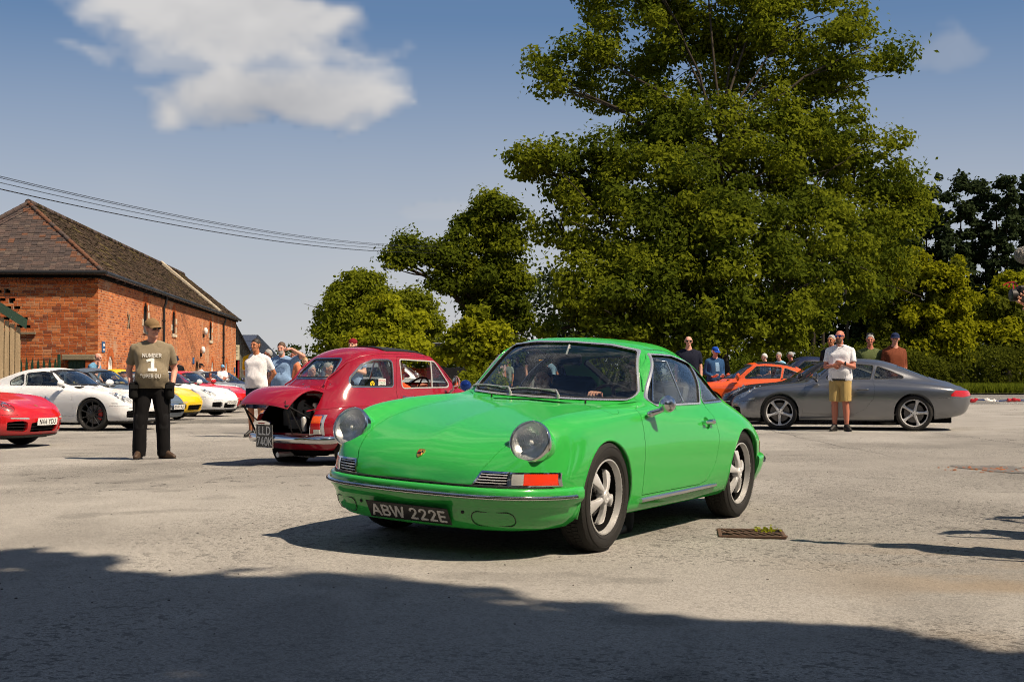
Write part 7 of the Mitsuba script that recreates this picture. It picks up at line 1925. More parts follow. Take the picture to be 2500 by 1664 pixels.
    for sd in (1, -1):
        if sleeve == 'short':
            end = sh[sd] * .28 + el[sd] * .72
            ax = el[sd] - sh[sd]
            sm.append(cut(hull((*sh[sd], .062 + g * .3), (*(sh[sd] * .1 + el[sd] * .9), .062)), end, -ax))
        elif sleeve == 'long':
            sm += [limb(sh[sd], .066, el[sd], .054), cut(limb(el[sd], .054, wr[sd] + (wr[sd] - el[sd]) * .1, .040), wr[sd] - (wr[sd] - el[sd]) * .06, el[sd] - wr[sd])]
    st = fuse(sm)
    st = cut(st, L_([0, 0, hem]), RL @ A([0, 0, 1.0]))
    st = st - hull((*L_([.035, 0, 1.505]), .052, .064, .040))
    put(part(k, 'shirt'), P(fair(st, edge, 6, .014 if fine else .012, 2 + seed, 8.0), True), cloth(shirt) if shirt not in scene else shirt, M)
    if show_legs:
        lm = [hull((0, .085, .93, .115, .105, .11), (0, -.085, .93, .115, .105, .11), (0, .088, .84, .11, .095, .08), (0, -.088, .84, .11, .095, .08))]
        for sd in (1, -1):
            if legs == 'long':
                lm += [limb(hips[sd], .108 + baggy * .5, knees[sd], .083 + baggy), cut(limb(knees[sd], .083 + baggy, ankles[sd] + A([0, 0, -.03]), .074 + baggy * 1.3), ankles[sd] + A([0, 0, -.045]), knees[sd] - ankles[sd])]
            else:
                kz = knees[sd] + (hips[sd] - knees[sd]) * .06
                lm.append(cut(hull((*hips[sd], .112), (*(knees[sd] - (hips[sd] - knees[sd]) * .1), .095)), kz, hips[sd] - knees[sd]))
        put(part(k, 'trousers' if legs == 'long' else 'shorts'), P(fair(fuse(lm), edge, 6, .016 if fine else .010, 9 + seed, 7.0), True), cloth(legc) if legc not in scene else legc, M)
        for sd in (1, -1):
            an, t_ = ankles[sd], toes[sd]
            b0 = an + A([0, 0, -.035])
            up_ = hull((*(b0 - t_ * .04), .042), (*(b0 + t_ * .02 + A([0, 0, .005])), .045), (*(an + t_ * .12 + A([0, 0, -.048])), .036), (*(an + t_ * .165 + A([0, 0, -.052])), .030), (*(an + A([0, 0, .012])), .047))
            shoe_m = fair(up_, .025 if fine else .07, 2)
            so = hull(*[(*(an - t_ * .045 + A([0, 0, -.074])), .034, .034, .011), (*(an + t_ * .10 + A([0, 0, -.074])), .040, .040, .011), (*(an + t_ * .175 + A([0, 0, -.074])), .030, .030, .011)])
            sk = put(part(k, 'shoe'), P(shoe_m, True), shoe, M)
            put(part(sk, 'sole'), P(fair(so, .05, 0), 40), 'black_trim', M)
    return k, M, dict(wr=wr, L=L_, sh=sh, HT=HT, hd=hd)

def head_parts(hc, yaw, nod, fine, hs=1.0):
    T_ = mat4(rz(yaw) @ ry(nod), hc, hs)
    ms = [hull((-.018, 0, .030, .092, .074, .082), (.020, 0, .018, .070, .066, .075)),                       # cranium
          hull((.020, 0, .0, .068, .064, .06), (.048, 0, -.075, .036, .036, .026), (.066, 0, -.088, .020, .022, .016), (-.02, .0, -.03, .05, .055, .05)),   # face and jaw
          hull((.084, 0, .022, .010, .009, .010), (.104, 0, -.022, .011, .013, .010), (.084, 0, -.026, .012, .015, .010)),       # nose
          hull((.076, .036, .034, .014, .016, .008), (.076, -.036, .034, .014, .016, .008)),                       # brow
          hull((.074, .032, -.020, .016, .018, .016), (.066, .040, -.020, .016, .014, .016)), hull((.074, -.032, -.020, .016, .018, .016), (.066, -.040, -.020, .016, .014, .016)),
          hull((.083, .016, -.052, .009, .010, .006), (.083, -.016, -.052, .009, .010, .006)), hull((.081, .013, -.061, .009, .010, .007), (.081, -.013, -.061, .009, .010, .007))]
    for sd in (1, -1): ms.append(hull((-.008, sd * .072, .012, .018, .009, .026), (-.004, sd * .070, -.018, .010, .007, .012), (-.014, sd * .080, .020, .012, .006, .016)))
    h = fuse(ms)
    for sd in (1, -1): h = h - hull((.096, sd * .030, .010, .016, .014, .009))
    m = fair(h, .015 if fine else .034, 3)
    m.apply_transform(T_)
    bits = {}
    for sd, nm in ((1, 'eye'), (-1, 'eye_')): bits[nm] = (moved(sph((.078, sd * .030, .009), (.010, .013, .008), 1), T_), 'sunglass')
    return {'head': m, 'bits': bits, 'T': T_}
def at_px(px, Y): return (px - 1250.0) / F * Y
def ht(ytop, x, Y, f=1.0): return EYE + (HORIZON - ytop) * Y / F - float(gz([x], [Y])[0])
# ---------------------------------------------------------------- the crowd
def text_on(k, name, M, text, height, mt, surf_pt, up=(0, 0, 1), lf=(0, 1, 0), depth=.004, width=None, arch=0.0):
    m = meshkit.text_mesh(text, height, depth, bold=True)
    w = m.bounds[1, 0] - m.bounds[0, 0]
    if width: m.apply_scale([width / w, 1, 1]); w = width
    m.apply_translation((-w / 2 - m.bounds[0, 0], 0, 0))
    return m
def print_on(k, name, M, mesh2d, shirt_key, z0, y0, mt, off=.009):
    """Lays a flat print (x to the reader's right, y up) on the front of a shirt."""
    v0, f0 = meshkit.WRITTEN[scene[shirt_key]['filename']][:2]
    from scipy.spatial import cKDTree
    n = np.cross(v0[f0[:, 1]] - v0[f0[:, 0]], v0[f0[:, 2]] - v0[f0[:, 0]])
    c = v0[f0].mean(1)
    ok = n[:, 0] > 0.2 * np.linalg.norm(n, axis=1)
    t = cKDTree(c[ok][:, 1:]); cx = c[ok][:, 0]
    m = mesh2d.subdivide_to_size(.03) if len(mesh2d.faces) < 400 else mesh2d
    v = m.vertices
    Y, Z = y0 - (-v[:, 0]), z0 + v[:, 1]
    d, i = t.query(np.c_[Y, Z], k=4)
    w = 1 / (d + 1e-3)
    X = (cx[i] * w).sum(1) / w.sum(1) + off + v[:, 2] * .3
    put(part(shirt_key, name), P(tm(np.c_[X, Y, Z], m.faces)), mt, M)
cloth('e8e6e0', name='print_white'); cloth('e8a010', name='print_yellow'); cloth('d8881a', name='print_orange')
# the man in the olive T-shirt
Y0 = 18.3
k, M, J = person('man in olive T-shirt, brown cap, sunglasses and black work trousers, hands in his pouches', at_px(371, Y0), Y0, face=14, head=52, h=1.78, shirt='857a66', legc='131214', skin='skin_pink', hair='hair_grey', hat='cap', hatc='80684a',
                 glasses='sunglass', arms=('pocket', 'pocket'), belly=.06, fine=True, wide=1.16, stance=.135, shoe='shoe_brown', extra={'toe': {1: 48, -1: -16}}, hem=.89, baggy=.008, hs=1.08)
sk = k + '__shirt'
t1 = text_on(k, '', M, 'NUMBER', .046, '', None, width=.235); print_on(k, 'lettering', M, t1, sk, 1.285, -.0, 'print_white')
t2 = text_on(k, '', M, 'SUPER GUY', .046, '', None, width=.29); print_on(k, 'lettering', M, t2, sk, 1.025, 0, 'print_white')
one = affinity.scale(union_all([sbox(-.015, -.10, .035, .10), sbox(-.06, -.10, .075, -.055), Polygon([(-.015, .10), (-.085, .075), (-.075, .04), (-.015, .055)])]), .82, .82, origin=(0, 0)); one = extrude(one, .004)
print_on(k, 'numeral', M, one, sk, 1.19, 0, 'print_white')
for sd in (1, -1):
    w = J['wr'][sd]
    pm = fair(hull((*(w + [.030, -sd * .035, .03]), .062, .062, .03), (*(w + [.035, -sd * .03, -.12]), .060, .060, .045)), .02, 2, .008, 4, 14)
    pk = put(part(k, 'tool_pouch'), P(pm, True), cloth('141414'), M)
    put(part(pk, 'flap'), P(moved(cbx(-.005, .005, -.05, .05, -.03, .02, .004), mat4(None, w + [.100, -sd * .035, .0])), 30), cloth('1b1b1b'), M)
    # cargo pockets and knee pads
    put(part(k, 'cargo_pocket'), P(fair(hull((.02, sd * .215, .74, .06, .022, .05), (.02, sd * .21, .60, .06, .024, .04)), .03, 2), True), cloth('19191a'), M)
    put(part(k, 'knee_pad'), P(fair(hull((.085, sd * .145, .54, .02, .055, .05), (.08, sd * .145, .40, .02, .055, .04)), .03, 2), True), cloth('1c1c1e'), M)
put(part(k, 'wristwatch'), P(moved(lathe([(.034, -.012), (.038, -.008), (.038, .008), (.034, .012)], 20), mat4(frame_to(J['hd'][1]), J['wr'][1] - J['hd'][1] * .03)), 40), 'black_trim', M)
G1 = 'spectators'
# left group by the bubble car
Y = 25.4; x = at_px(626, Y)
k, M, J = person('man in white T-shirt with yellow shoulder stripes and navy shorts', x, Y, face=-14, head=-30, h=ht(828, x, Y), shirt='e9e7ea', legs='short', legc='20243a', skin='skin_tan', hair='hair_dark', arms=('behind', 'behind'), belly=.02, wide=1.08, fine=True)
def patch_of(key, sel, off):
    v, f, n = meshkit.WRITTEN[scene[key]['filename']][:3]
    c = v[f].mean(1); f = f[sel(c)]
    return tm(v + n * off, f)
put(part(k + '__shirt', 'stripe'), P(patch_of(k + '__shirt', lambda c: (c[:, 1] < -.12) & (np.abs(c[:, 0] - .01) < .065) & (c[:, 2] > 1.20), .005)), cloth('e5a800'), M)
Y = 26.6; x = at_px(688, Y)
k, M, J = person('bearded man in pale blue T-shirt shading his eyes with one hand', x, Y, face=-6, head=-12, nod=6, h=ht(836, x, Y), shirt='7f9cc0', legs='long', legc='2b3f5e', skin='skin_pink', hair='hair_brown', beard='hair_grey', arms=('brow', 'pocket'), belly=.03, wide=1.08, fine=True)
print_on(k, 'print', M, extrude(union_all([Polygon([(-.09, -.02), (-.05, .05), (.02, .07), (.09, .04), (.10, -.02), (.05, -.03), (.06, -.07), (.03, -.07), (.02, -.03), (-.04, -.03), (-.06, -.075), (-.09, -.07)])]), .003), k + '__shirt', 1.22, 0, cloth('5b7396'))
Y = 33.0; x = at_px(657, Y)
person('grey-haired man in black shirt and sunglasses behind the white T-shirt man', x, Y, face=-60, head=-70, h=ht(853, x, Y), shirt='17171a', legs='short', legc='3a3c34', skin='skin_red', hair='hair_grey', glasses='sunglass', arms=('down', 'down'), belly=.03)
Y = 31.0; x = at_px(722, Y)
person('person in peach-orange shirt behind the man shading his eyes', x, Y, face=-70, head=-60, h=ht(856, x, Y), shirt='cf7d5a', sleeve='short', legc='42434a', skin='skin_red', hair='hair_brown', arms=('fore', 'fore'))
Y = 32.5; x = at_px(744, Y)
person('fair-haired person half hidden behind the bubble car', x, Y, face=30, head=40, h=ht(872, x, Y), shirt='b08a5a', legc='3a3a40', skin='skin_fair', hair='hair_blond')
Y = 27.0; x = at_px(862, Y)
person('man in dark red cap looking over the bubble car roof', x, Y, face=-8, head=-20, h=ht(828, x, Y), shirt='8fa6c8', legc='1d2026', skin='skin_fair', hair='hair_dark', hat='beanie', hatc='7a1626', arms=('crossed', 'crossed'))
Y = 24.0; x = at_px(800, Y)
k, M, J = person('seated person in red polka-dot dress seen through the bubble car', x, Y, face=40, head=75, h=1.62, z=ht(0, 0, 1) * 0 - .42, shirt='c01426', legs='long', legc='c01426', skin='skin_fair', hair='hair_grey', seated=True, arms=('fore', 'fore'), sleeve='short')
rg = np.random.default_rng(5)
v0 = meshkit.WRITTEN[scene[k + '__shirt']['filename']][0]; n0 = meshkit.WRITTEN[scene[k + '__shirt']['filename']][2]
pick = rg.choice(len(v0), 70, replace=False)
put(part(k + '__shirt', 'dots'), P(cat([moved(lathe([(.013, 0), (.011, .002), (0, .0025)], 8), mat4(frame_to(n0[i]), v0[i] + n0[i] * .001)) for i in pick])), 'print_white', M)
labels[k + '__shirt__dots'] = {'kind': 'stuff'}
Y = 24.6; x = at_px(757, Y)
person('seated person in grey patterned top seen through the bubble car rear window', x, Y, face=55, head=60, h=1.62, z=-.45, shirt='9aa0a4', legs='long', legc='4a4d55', skin='skin_fair', hair='hair_white', seated=True, arms=('fore', 'fore'))
# among the parked cars on the left
Y = 35.2; x = at_px(222, Y)
person('bald man in blue T-shirt leaning with hand to chin by the fence', x, Y, face=72, head=80, nod=16, lean=16, h=1.72, shirt='5f8fb0', legc='2c2e33', skin='skin_pink', hair='none', arms=('fore', 'chin'))
Y = 46.0; x = at_px(429, Y)
person('man in navy bucket hat and black polo shirt looking down at the red coupe', x, Y, face=12, head=8, nod=18, h=ht(870, x, Y), shirt='14151c', legc='2a2a2e', skin='skin_red', hair='hair_dark', hat='bucket', hatc='1c2438', glasses='sunglass', arms=('pocket', 'pocket'), wide=1.1)
Y = 54.0; x = at_px(490, Y)
person('man in white T-shirt and black cap turned away beyond the cars', x, Y, face=140, head=120, h=ht(887, x, Y), shirt='e6e4e6', legc='30333a', skin='skin_tan', hair='hair_dark', hat='cap', hatc='15151a')
Y = 55.0; x = at_px(543, Y)
person('person in white top and pale blue cap with folded arms', x, Y, face=35, head=30, h=ht(890, x, Y), shirt='e9e6ea', legc='30333a', skin='skin_red', hair='hair_brown', hat='cap', hatc='6fa6cc', arms=('crossed', 'crossed'), glasses='sunglass')
Y = 50.5; x = at_px(513, Y)
person('person stooping behind the white car beside the hedge', x, Y, face=30, head=30, nod=20, h=1.25, shirt='7a3a30', legc='30333a', skin='skin_red', hair='hair_brown')
# seen past and through the green coupe
Y = 44.0; x = at_px(1217, Y)
person('man in grey cap and dusty pink T-shirt left of the coupe windscreen', x, Y, face=20, head=-10, h=ht(861, x, Y), shirt='b79a94', legc='8a8f96', skin='skin_tan', hair='hair_grey', hat='cap', hatc='8d8c96')
Y = 50.0; x = at_px(1239, Y)
person('person in grey-green shirt beside the man with folded arms', x, Y, face=-30, head=-30, h=ht(876, x, Y), shirt='8a948c', legc='4a5568', skin='skin_tan', hair='hair_brown')
Y = 54.0; x = at_px(1262, Y)
person('man in black T-shirt and sunglasses with folded arms', x, Y, face=12, head=20, h=ht(869, x, Y), shirt='191b20', legc='202228', skin='skin_tan', hair='hair_dark', glasses='sunglass', arms=('crossed', 'crossed'), wide=1.05)
Y = 36.0; x = at_px(1310, Y)
k, M, J = person('large man in black T-shirt with small yellow print, head hidden by the coupe roof', x, Y, face=18, head=20, h=1.88, shirt='131419', legc='9a9a98', skin='skin_pink', hair='hair_dark', arms=('down', 'down'), wide=1.15, belly=.03)
print_on(k, 'print', M, extrude(sbox(-.05, -.012, .05, .012), .003), k + '__shirt', 1.30, .06, 'print_yellow')
Y = 48.0; x = at_px(1347, Y)
person('person in pale blue shirt behind the large man in black', x, Y, face=-40, head=-40, h=1.72, shirt='8fb0c8', legc='30333a', skin='skin_tan', hair='hair_grey')
# on the right
Y = 29.5; x = at_px(1681, Y)
k, M, J = person('bald man in dark navy polo shirt and sunglasses above the coupe roof', x, Y, face=-4, head=-4, h=ht(820, x, Y), shirt='171b2c', legc='2a2d36', skin='skin_pink', hair='none', glasses='sunglass', arms=('down', 'down'), wide=1.1)
Y = 33.0; x = at_px(1745, Y)
k, M, J = person('man in bright blue cap and blue padded jacket looking down', x, Y, face=20, head=32, nod=18, h=ht(850, x, Y) + .03, shirt='274a72', sleeve='long', legc='2d4a6e', skin='skin_pink', hair='hair_white', hat='cap', hatc='1446a8', arms=('fore', 'fore'), wide=1.12)
print_on(k, 'hoodie', M, extrude(Polygon([(-.05, .10), (.05, .10), (.06, -.12), (-.05, -.12)]), .004), k + '__shirt', 1.27, 0, cloth('7fa3c4'))
put(part(k + '__cap', 'emblem'), P(moved(moved(cat([bx(0, .003, -.012, -.006, -.014, .014), bx(0, .003, -.012, .006, -.014, -.008), tube([(0, -.004, -.016), (0, .004, .008), (0, .012, -.016)], .0025, 5)]), mat4(ry(-.35), (.092, 0, .088))), J['HT']), 30), 'white_plastic', M)
for px_, yt, Y, fc, sc, sk_, hr, lb in ((1868, 863, 42.0, -70, '4a6f9a', 'skin_pink', 'hair_white', 'white-haired man in mid-blue shirt looking left, leftmost of three heads'), (1903, 860, 41.5, -50, '8cc0dc', 'skin_pink', 'hair_grey', 'man in light blue shirt looking down, middle of three heads behind the orange coupe'), (1932, 859, 41.0, -75, '6a1830', 'skin_red', 'hair_grey', 'man in maroon T-shirt, rightmost of three heads behind the orange coupe')):
    x = at_px(px_, Y)
    person(lb, x, Y, face=fc, head=fc - 8, nod=10, h=ht(yt, x, Y), shirt=sc, legc='30333a', skin=sk_, hair=hr, arms=('fore', 'fore'))
Y = 25.2; x = at_px(2051, Y)
k, M, J = person('bald man in white shirt and khaki shorts with folded arms before the grey coupe', x, Y, face=-24, head=-32, h=ht(806, x, Y), z=0.0, shirt='dfe0e6', legs='short', legc='b49a63', skin='skin_red', hair='none', glasses='sunglass_blue', beard='hair_brown', arms=('crossed', 'crossed'), belly=.035, wide=1.06, fine=True, extra={'toe': {1: 30, -1: -10}})
put(part(k, 'belt'), P(fair(cut(cut(hull((0, .085, .93, .128, .118, .11), (0, -.085, .93, .128, .118, .11), (.03, 0, .93, .135, .15, .1)), (0, 0, .875), (0, 0, 1)), (0, 0, .91), (0, 0, -1)), .03, 2), True), 'black_trim', M)
put(part(k, 'wristwatch'), P(moved(lathe([(.030, -.012), (.034, -.008), (.034, .008), (.030, .012)], 20), mat4(frame_to(J['hd'][1]), J['wr'][1] - J['hd'][1] * .05)), 40), 'black_trim', M)
put(part(k, 'collar'), P(fair(cut(hull((*J['L']([.02, 0, 1.475]), .078, .086, .042)), J['L']([.0, 0, 1.46]), (-.3, 0, 1)) - hull((*J['L']([.03, 0, 1.50]), .062, .066, .09)), .02, 2), True), cloth('dfe0e6'), M)
Y = 31.0; x = at_px(2031, Y)
person('man in dark clothes hidden behind the bald man in white', x, Y, face=-30, head=-40, h=ht(818, x, Y), shirt='1b1c22', legc='22242a', skin='skin_tan', hair='hair_grey')
Y = 28.8; x = at_px(2124, Y)
k, M, J = person('grey-haired man in olive-green T-shirt behind the grey coupe roof', x, Y, face=-6, head=-14, h=ht(817, x, Y), shirt='55603a', legc='3a3d42', skin='skin_red', hair='hair_grey', glasses='up', arms=('down', 'down'), wide=1.12)
print_on(k, 'print', M, extrude(Polygon([(-.05, -.05), (.05, -.05), (.03, .03), (0, .06), (-.03, .03)]), .003), k + '__shirt', 1.19, 0, cloth('b9b6a2'))
Y = 28.6; x = at_px(2184, Y)
k, M, J = person('young man in navy cap and brown hooded top behind the grey coupe', x, Y, face=14, head=-14, h=ht(813, x, Y), shirt='6e3a26', sleeve='long', legc='2c2e34', skin='skin_pink', hair='hair_brown', hat='cap', hatc='1a2748', arms=('fore', 'fore'), wide=1.08)
put(part(k, 'hood'), P(fair(hull((*J['L']([-.08, .05, 1.46]), .06), (*J['L']([-.08, -.05, 1.46]), .06), (*J['L']([-.03, .085, 1.47]), .045), (*J['L']([-.03, -.085, 1.47]), .045)), .03, 4, .01, 3), True), cloth('6e3a26'), M)
# in the cars
Mg = green.M
def seat_in(Mc, pos, label, **kw):
    w = (Mc @ np.r_[pos, 1])[:3]
    fwd = Mc[:3, 0]
    return person(label, w[0], w[1], face=math.degrees(math.atan2(fwd[0], -fwd[1])), z=w[2] - .92 * kw.get('h', 1.7) / 1.75, seated=True, **kw)
seat_in(Mg, (-1.20, .36, .40), 'driver of the green coupe in sunglasses with one hand on the wheel', h=1.56, shirt='23262c', legc='22252c', skin='skin_pink', hair='hair_grey', glasses='sunglass', arms=('down', 'wheel'), lean=-14, sleeve='long', head=math.degrees(math.atan2(Mg[0, 0], -Mg[1, 0])))
seat_in(Mg, (-1.22, -.36, .34), 'dark-haired passenger with glasses in the green coupe', h=1.42, shirt='26262a', legc='22252c', skin='skin_fair', hair='hair_dark', arms=('down', 'down'), lean=-14, head=math.degrees(math.atan2(Mg[0, 0], -Mg[1, 0])) + 14)
seat_in(bubble.M, (.95, -.28, .46), 'white-bearded driver of the bubble car in an orange T-shirt', h=1.62, shirt='e0512c', legc='22252c', skin='skin_red', hair='hair_white', beard='hair_white', arms=('wheel', 'wheel'), lean=-8, head=math.degrees(math.atan2(bubble.M[0, 0], -bubble.M[1, 0])))
# photographers at and just beyond the right edge
k, M, J = person('photographer reaching in from the right edge with a camera', 3.44, 7.95, face=-88, head=-80, h=1.76, shirt='1a1a1c', legc='1c1d20', skin='skin_fair', hair='hair_brown', arms=('down', 'reach'), sleeve='short', fine=True, hem=.87)
put(part(k, 'wristwatch'), P(moved(lathe([(.029, -.014), (.033, -.009), (.033, .009), (.029, .014)], 24), mat4(frame_to(J['hd'][-1]), J['wr'][-1] - J['hd'][-1] / np.linalg.norm(J['hd'][-1]) * .015)), 40), 'shoe_black', M)
HW = (M @ np.r_[J['wr'][-1], 1])[:3]
cam = thing('video_camera', 'black camera with a furry grey microphone held up at the right edge', 'camera')
CO = HW + np.array([-.10, .02, .045])
put(part(cam, 'camera_body'), P(cbx(CO[0] - .03, CO[0] + .10, CO[1] - .04, CO[1] + .04, CO[2] - .03, CO[2] + .07, .012), 30), 'black_trim')
put(part(cam, 'lens'), P(moved(lathe([(0, .05), (.030, .05), (.036, .045), (.036, .03), (.032, .0), (0, 0)], 28), mat4(ry(-math.pi / 2), CO + [-.02, 0, .015])), 40), 'black_trim')
mic = sph((0, 0, 0), (.060, .048, .048), 4)
mic.vertices = mic.vertices * (1 + .16 * (R.random(len(mic.vertices))[:, None] - .3))
cloth('8d8a88', name='fur_grey')
put(part(cam, 'furry_microphone'), P(moved(mic, mat4(None, CO + [.02, 0, .245]))), 'fur_grey')
put(part(cam, 'microphone_stem'), P(tube([CO + [.05, 0, .06], CO + [.02, 0, .21]], .012, 10), 40), 'black_trim')
put(part(cam, 'red_tassel'), P(cat([tube([CO + [-.05, 0, .09], CO + [-.085 + .02 * q, .01 * q, .085 + .012 * math.sin(q * 3)], CO + [-.11 + .03 * q, .0, .07 - .01 * q]], .004, 5) for q in range(4)]), 40), 'red_lens')
person('second photographer standing outside the frame on the right', 4.15, 8.75, face=-80, head=-80, h=1.76, shirt='2a2a2e', legc='24262c', skin='skin_fair', hair='hair_brown', hat='cap', hatc='222226', arms=('camera', 'camera'))

person('third photographer crouching over a camera outside the frame on the right', 3.95, 7.6, face=-85, head=-80, h=1.70, shirt='2a2a2e', legc='24262c', skin='skin_fair', hair='hair_brown', arms=('camera', 'brow'))
person('fourth onlooker outside the frame on the right', 4.75, 9.6, face=-80, head=-80, h=1.78, shirt='3a3a3e', legc='24262c', skin='skin_fair', hair='hair_brown', arms=('brow', 'camera'))
# ---------------------------------------------------------------- small things
# overhead wires
def wire(a, b, sag, r):
    t = np.linspace(0, 1, 40)[:, None]
    a, b = np.asarray(a, float), np.asarray(b, float)
    return tube(a + (b - a) * t - np.array([0, 0, 1]) * (4 * sag * t * (1 - t)), r, 5)
for i, (ya, yb, lab) in enumerate(((385, 583, 'topmost overhead wire of the four crossing the sky at the left'), (389, 586, 'second overhead wire from the top, close under the topmost'), (402, 592, 'third overhead wire from the top'), (420, 598, 'lowest overhead wire, thicker than the others'))):
    a, b = px_at(-260, ya - 20, 36), px_at(1130, yb + 16, 84)
    put(thing('overhead_wire', lab, 'wire', 'overhead wires'), P(wire(a, b, .75, .010 if i < 3 else .016), True), 'gutter_black')
pole = thing('wire_pole', 'wooden pole that carries the wires, outside the frame on the left', 'pole')
q = px_at(-260, 400, 36)
put(part(pole, 'shaft'), P(tube([(q[0], 36.1, -.2), (q[0], 36.1, q[2] + .4)], [.16, .12], 10), 40), 'bark')
put(part(pole, 'cross_arm'), P(cbx(q[0] - .1, q[0] + .1, 35.6, 36.6, q[2] - .1, q[2] + .02, .01)), 'bark')
# drain grate, sunk in the ground, with a tuft in it
gk = thing('drain_grate', 'rusty iron drain grate in the asphalt right of the green coupe', 'drain')
pri('rusty_iron', mikit.proc(lambda p, n, uv: MX((.10, .055, .035), (.05, .035, .028), FB(p.x * 60, p.y * 60, 0.0, 3))), rough=0.8, spec=0.3)
def on_ground(px, py):
    Y = 8.5
    for _ in range(20):
        x = (px - 1250) / F * Y; Y = F * (EYE - float(gz([x], [Y])[0])) / (py - HORIZON)
    return np.array([(px - 1250) / F * Y, Y])
ga, gb_, gc_, gd_ = (on_ground(*p) for p in ((1763, 1295), (1850, 1295), (1920, 1311), (1795, 1311)))
U = (gb_ - ga); Lg = .33; U /= np.linalg.norm(U); W = np.array([U[1], -U[0]])
if W[1] > 0: W = -W
ctr = (ga + gb_ + gc_ + gd_) / 4
gz0 = float(gz([ctr[0]], [ctr[1]])[0])
GM = mat4(rz(-.12), (ctr[0], ctr[1], gz0))
def gpart(n, m, mt): put(part(gk, n), P(m, 30), mt, GM)
gpart('pit', bx(-.20, .20, -.20, .20, .002, .005), 'dark_void')
for a in ((-.21, -.185), (.185, .21)):
    gpart('frame', cbx(a[0], a[1], -.21, .21, .0, .016, .003), 'rusty_iron'); gpart('frame', cbx(-.185, .185, a[0], a[1], .0, .016, .003), 'rusty_iron')
gpart('bar', cbx(-.185, .185, -.012, .012, .005, .015, .003), 'rusty_iron')
for q in range(7):
    x_ = -.150 + q * .050
    m = cbx(-.009, .009, -.185, .185, .005, .014, .003); gpart('bar', moved(m, mat4(rz(.35 if q % 2 else .35), (x_, 0, 0))), 'rusty_iron')
rg = np.random.default_rng(12)
tf = thing('weed', 'small green weed growing out of the drain grate', 'weed')
v, f = leaves(np.array([ctr[0] + .10, ctr[1] + .03, gz0 + .03]) + rg.normal(0, 1, (46, 3)) * [.035, .03, .010], np.tile([0, -.2, 1.0], (46, 1)), .026, rg)
put(part(tf, 'leaf_tuft'), P(tm(v, f)), 'bright_leaf')
# a broken patch of tarmac with rubble, and grit
hp_ = on_ground(2420, 1143)
rk = np.random.default_rng(4)
def rocks(n, c, s, r):
    ms = []
    for _ in range(n):
        x, y = c + rk.normal(0, 1, 2) * s; q = rk.uniform(*r)
        m = trimesh.creation.icosphere(subdivisions=0, radius=q); m.vertices *= rk.uniform(.6, 1.2, 3) * [1, 1, .6]
        m.apply_translation((x, y, float(gz([x], [y])[0]) + q * .2)); ms.append(m)
    return cat(ms)
ph = thing('pothole', 'small broken patch with orange rubble in the asphalt at the far right', 'pothole')
a_ = np.linspace(0, 2 * np.pi, 26, endpoint=False); rr_ = 1 + .3 * np.sin(a_ * 3) + rk.uniform(-.15, .15, 26)
pv = np.c_[hp_[0] + .28 * rr_ * np.cos(a_), hp_[1] + .55 * rr_ * np.sin(a_)]
put(part(ph, 'hollow'), P(tm(np.vstack([np.c_[pv, gz(pv[:, 0], pv[:, 1]) + .006], [[*hp_, float(gz([hp_[0]], [hp_[1]])[0]) + .006]]]), [[i, (i + 1) % 26, 26] for i in range(26)])), 'road_tar')
cloth('9a5a34', name='orange_rubble')
put(part(ph, 'rubble'), P(rocks(60, hp_ - [.05, .2], [.16, .22], (.008, .022))), 'orange_rubble'); labels[ph + '__rubble'] = {'kind': 'stuff'}
pri('grit_dark', (.05, .047, .043), rough=0.9)
gm = [rocks(90, np.array(c), s, (.003, .008)) for c, s in (((2.4, 9.8), (.8, .9)), ((1.2, 12), (2.2, 2.0)), ((4.8, 18.5), (2.0, 2.5)), ((-1.5, 12), (2.0, 2.0)), ((-2, 7.2), (1.6, .8)))]
put('grit', P(cat(gm)), 'grit_dark'); labels['grit'] = {'kind': 'stuff', 'label': 'loose dark grit scattered on the asphalt', 'category': 'grit'}
# bunting rope low across the entrance at the right
bn = thing('bunting', 'low rope wound with red, white and blue bunting at the right edge', 'bunting')
p0, p1 = np.array([8.4, 37.0]), np.array([16.5, 36.0])
tt = np.linspace(0, 1, 160)
bp = np.c_[p0[0] + (p1[0] - p0[0]) * tt, p0[1] + (p1[1] - p0[1]) * tt, .38 - .05 * np.sin(tt * np.pi) + .015 * np.sin(tt * 60)]
cloth('1d3a7a', name='bunting_blue')
put(part(bn, 'rope'), P(tube(bp, .014, 6), True), 'bunting_blue')
for q in range(15):
    a0 = int(q * 10.4) + 1; seg = bp[a0:a0 + 8]
    r_ = np.full(len(seg), .045) * np.random.default_rng(q).uniform(.5, 1.3, len(seg)); r_[[0, -1]] = .012
    m = tube(seg + np.random.default_rng(q + 50).normal(0, .012, seg.shape), r_, 7)
    put(part(bn, 'red_flag_bunch' if q % 2 == 0 else 'white_flag_bunch'), P(m), 'red_lens' if q % 2 == 0 else 'print_white')
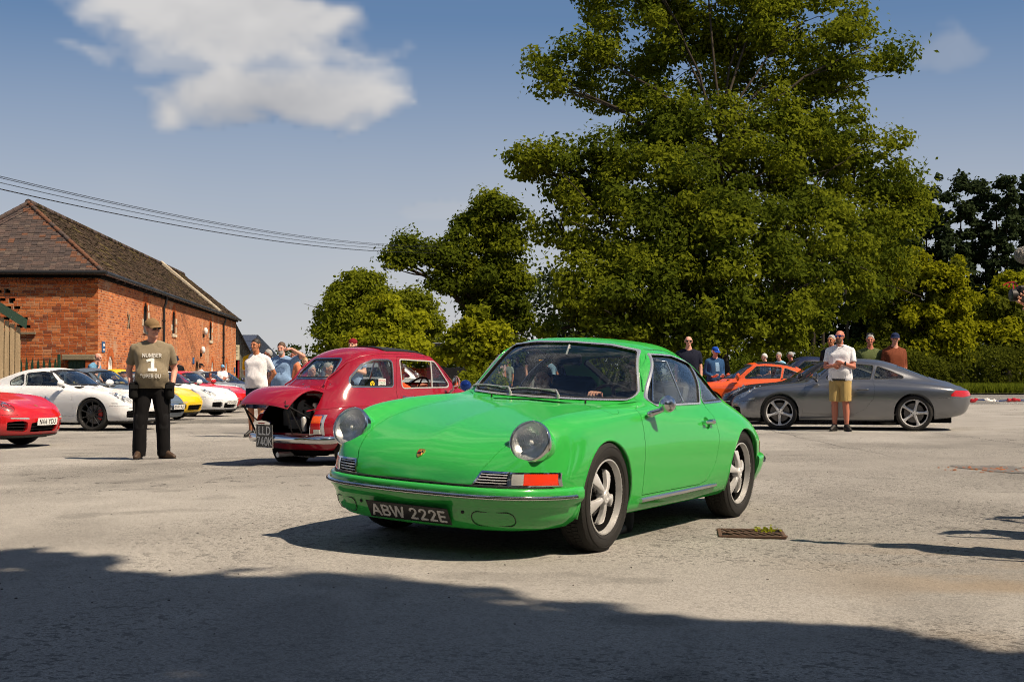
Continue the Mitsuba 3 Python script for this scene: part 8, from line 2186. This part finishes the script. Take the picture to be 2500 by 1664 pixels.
for x_ in (p0[0], p1[0]):
    pk = thing('bunting_post', 'low stake that holds the bunting rope near the grey coupe' if x_ < 10 else 'low stake that holds the bunting rope beyond the frame', 'post')
    y_ = p0[1] if x_ < 10 else p1[1]
    put(part(pk, 'stake'), P(cbx(x_ - .02, x_ + .02, y_ - .02, y_ + .02, -.05, .42, .004)), 'gutter_black')
# dark single-deck van seen between the trees
vn = thing('dark_van', 'dark van with a row of see-through windows behind the small bright trees', 'van')
VX, VY = -3.0, 52.0
body = sbox(0, .45, 5.4, 2.05).buffer(.12)
holes_ = union_all([sbox(.5 + i * 1.25, 1.32, 1.55 + i * 1.25, 1.86).buffer(.04) for i in range(4)])
def slab(poly, y0, y1):
    m = extrude(poly, y1 - y0); v = m.vertices; return tm(np.c_[v[:, 0] + VX, v[:, 2] + VY + y0, v[:, 1] - .05], m.faces)
put(part(vn, 'side_panel'), P(slab(body - holes_, 0, .06)), 'black_paint')
put(part(vn, 'far_side_panel'), P(slab(body - holes_, 1.74, 1.80)), 'black_paint')
put(part(vn, 'roof'), P(cbx(VX - .1, VX + 5.5, VY, VY + 1.8, 2.06, 2.14, .03)), 'silver_paint')
put(part(vn, 'floor'), P(bx(VX, VX + 5.3, VY + .07, VY + 1.73, .4, .5)), 'black_trim')
for i in range(4): put(part(vn, 'window'), P(tm([[VX + .46 + i * 1.25, VY + .03, 1.23], [VX + 1.59 + i * 1.25, VY + .03, 1.23], [VX + 1.59 + i * 1.25, VY + .03, 1.85], [VX + .46 + i * 1.25, VY + .03, 1.85]], [[0, 1, 2], [0, 2, 3]])), 'window_glass')
for x_ in (.9, 4.3):
    for y_ in (.12, 1.68): add_wheel(vn, mat4(None, (VX + x_, VY + y_, 0)), (0, 0, .30), 'ten_silver', .34, .20, .2, -1 if y_ < 1 else 1, detail=False)
# glossy blue ball for an unidentified blue thing, its stem added, beyond the bubble car's nose
bl = thing('blue_ball_post', 'small unidentified glossy blue ball on an added stem beyond the nose of the bubble car', 'reflector')
q = px_at(1137, 941, 21.0)
put(part(bl, 'ball'), P(sph(q, .085, 3), True), 'sunglass_blue'); put(part(bl, 'stem'), P(tube([(q[0], q[1], -.05), (q[0], q[1], q[2])], .02, 8), 40), 'gutter_black')
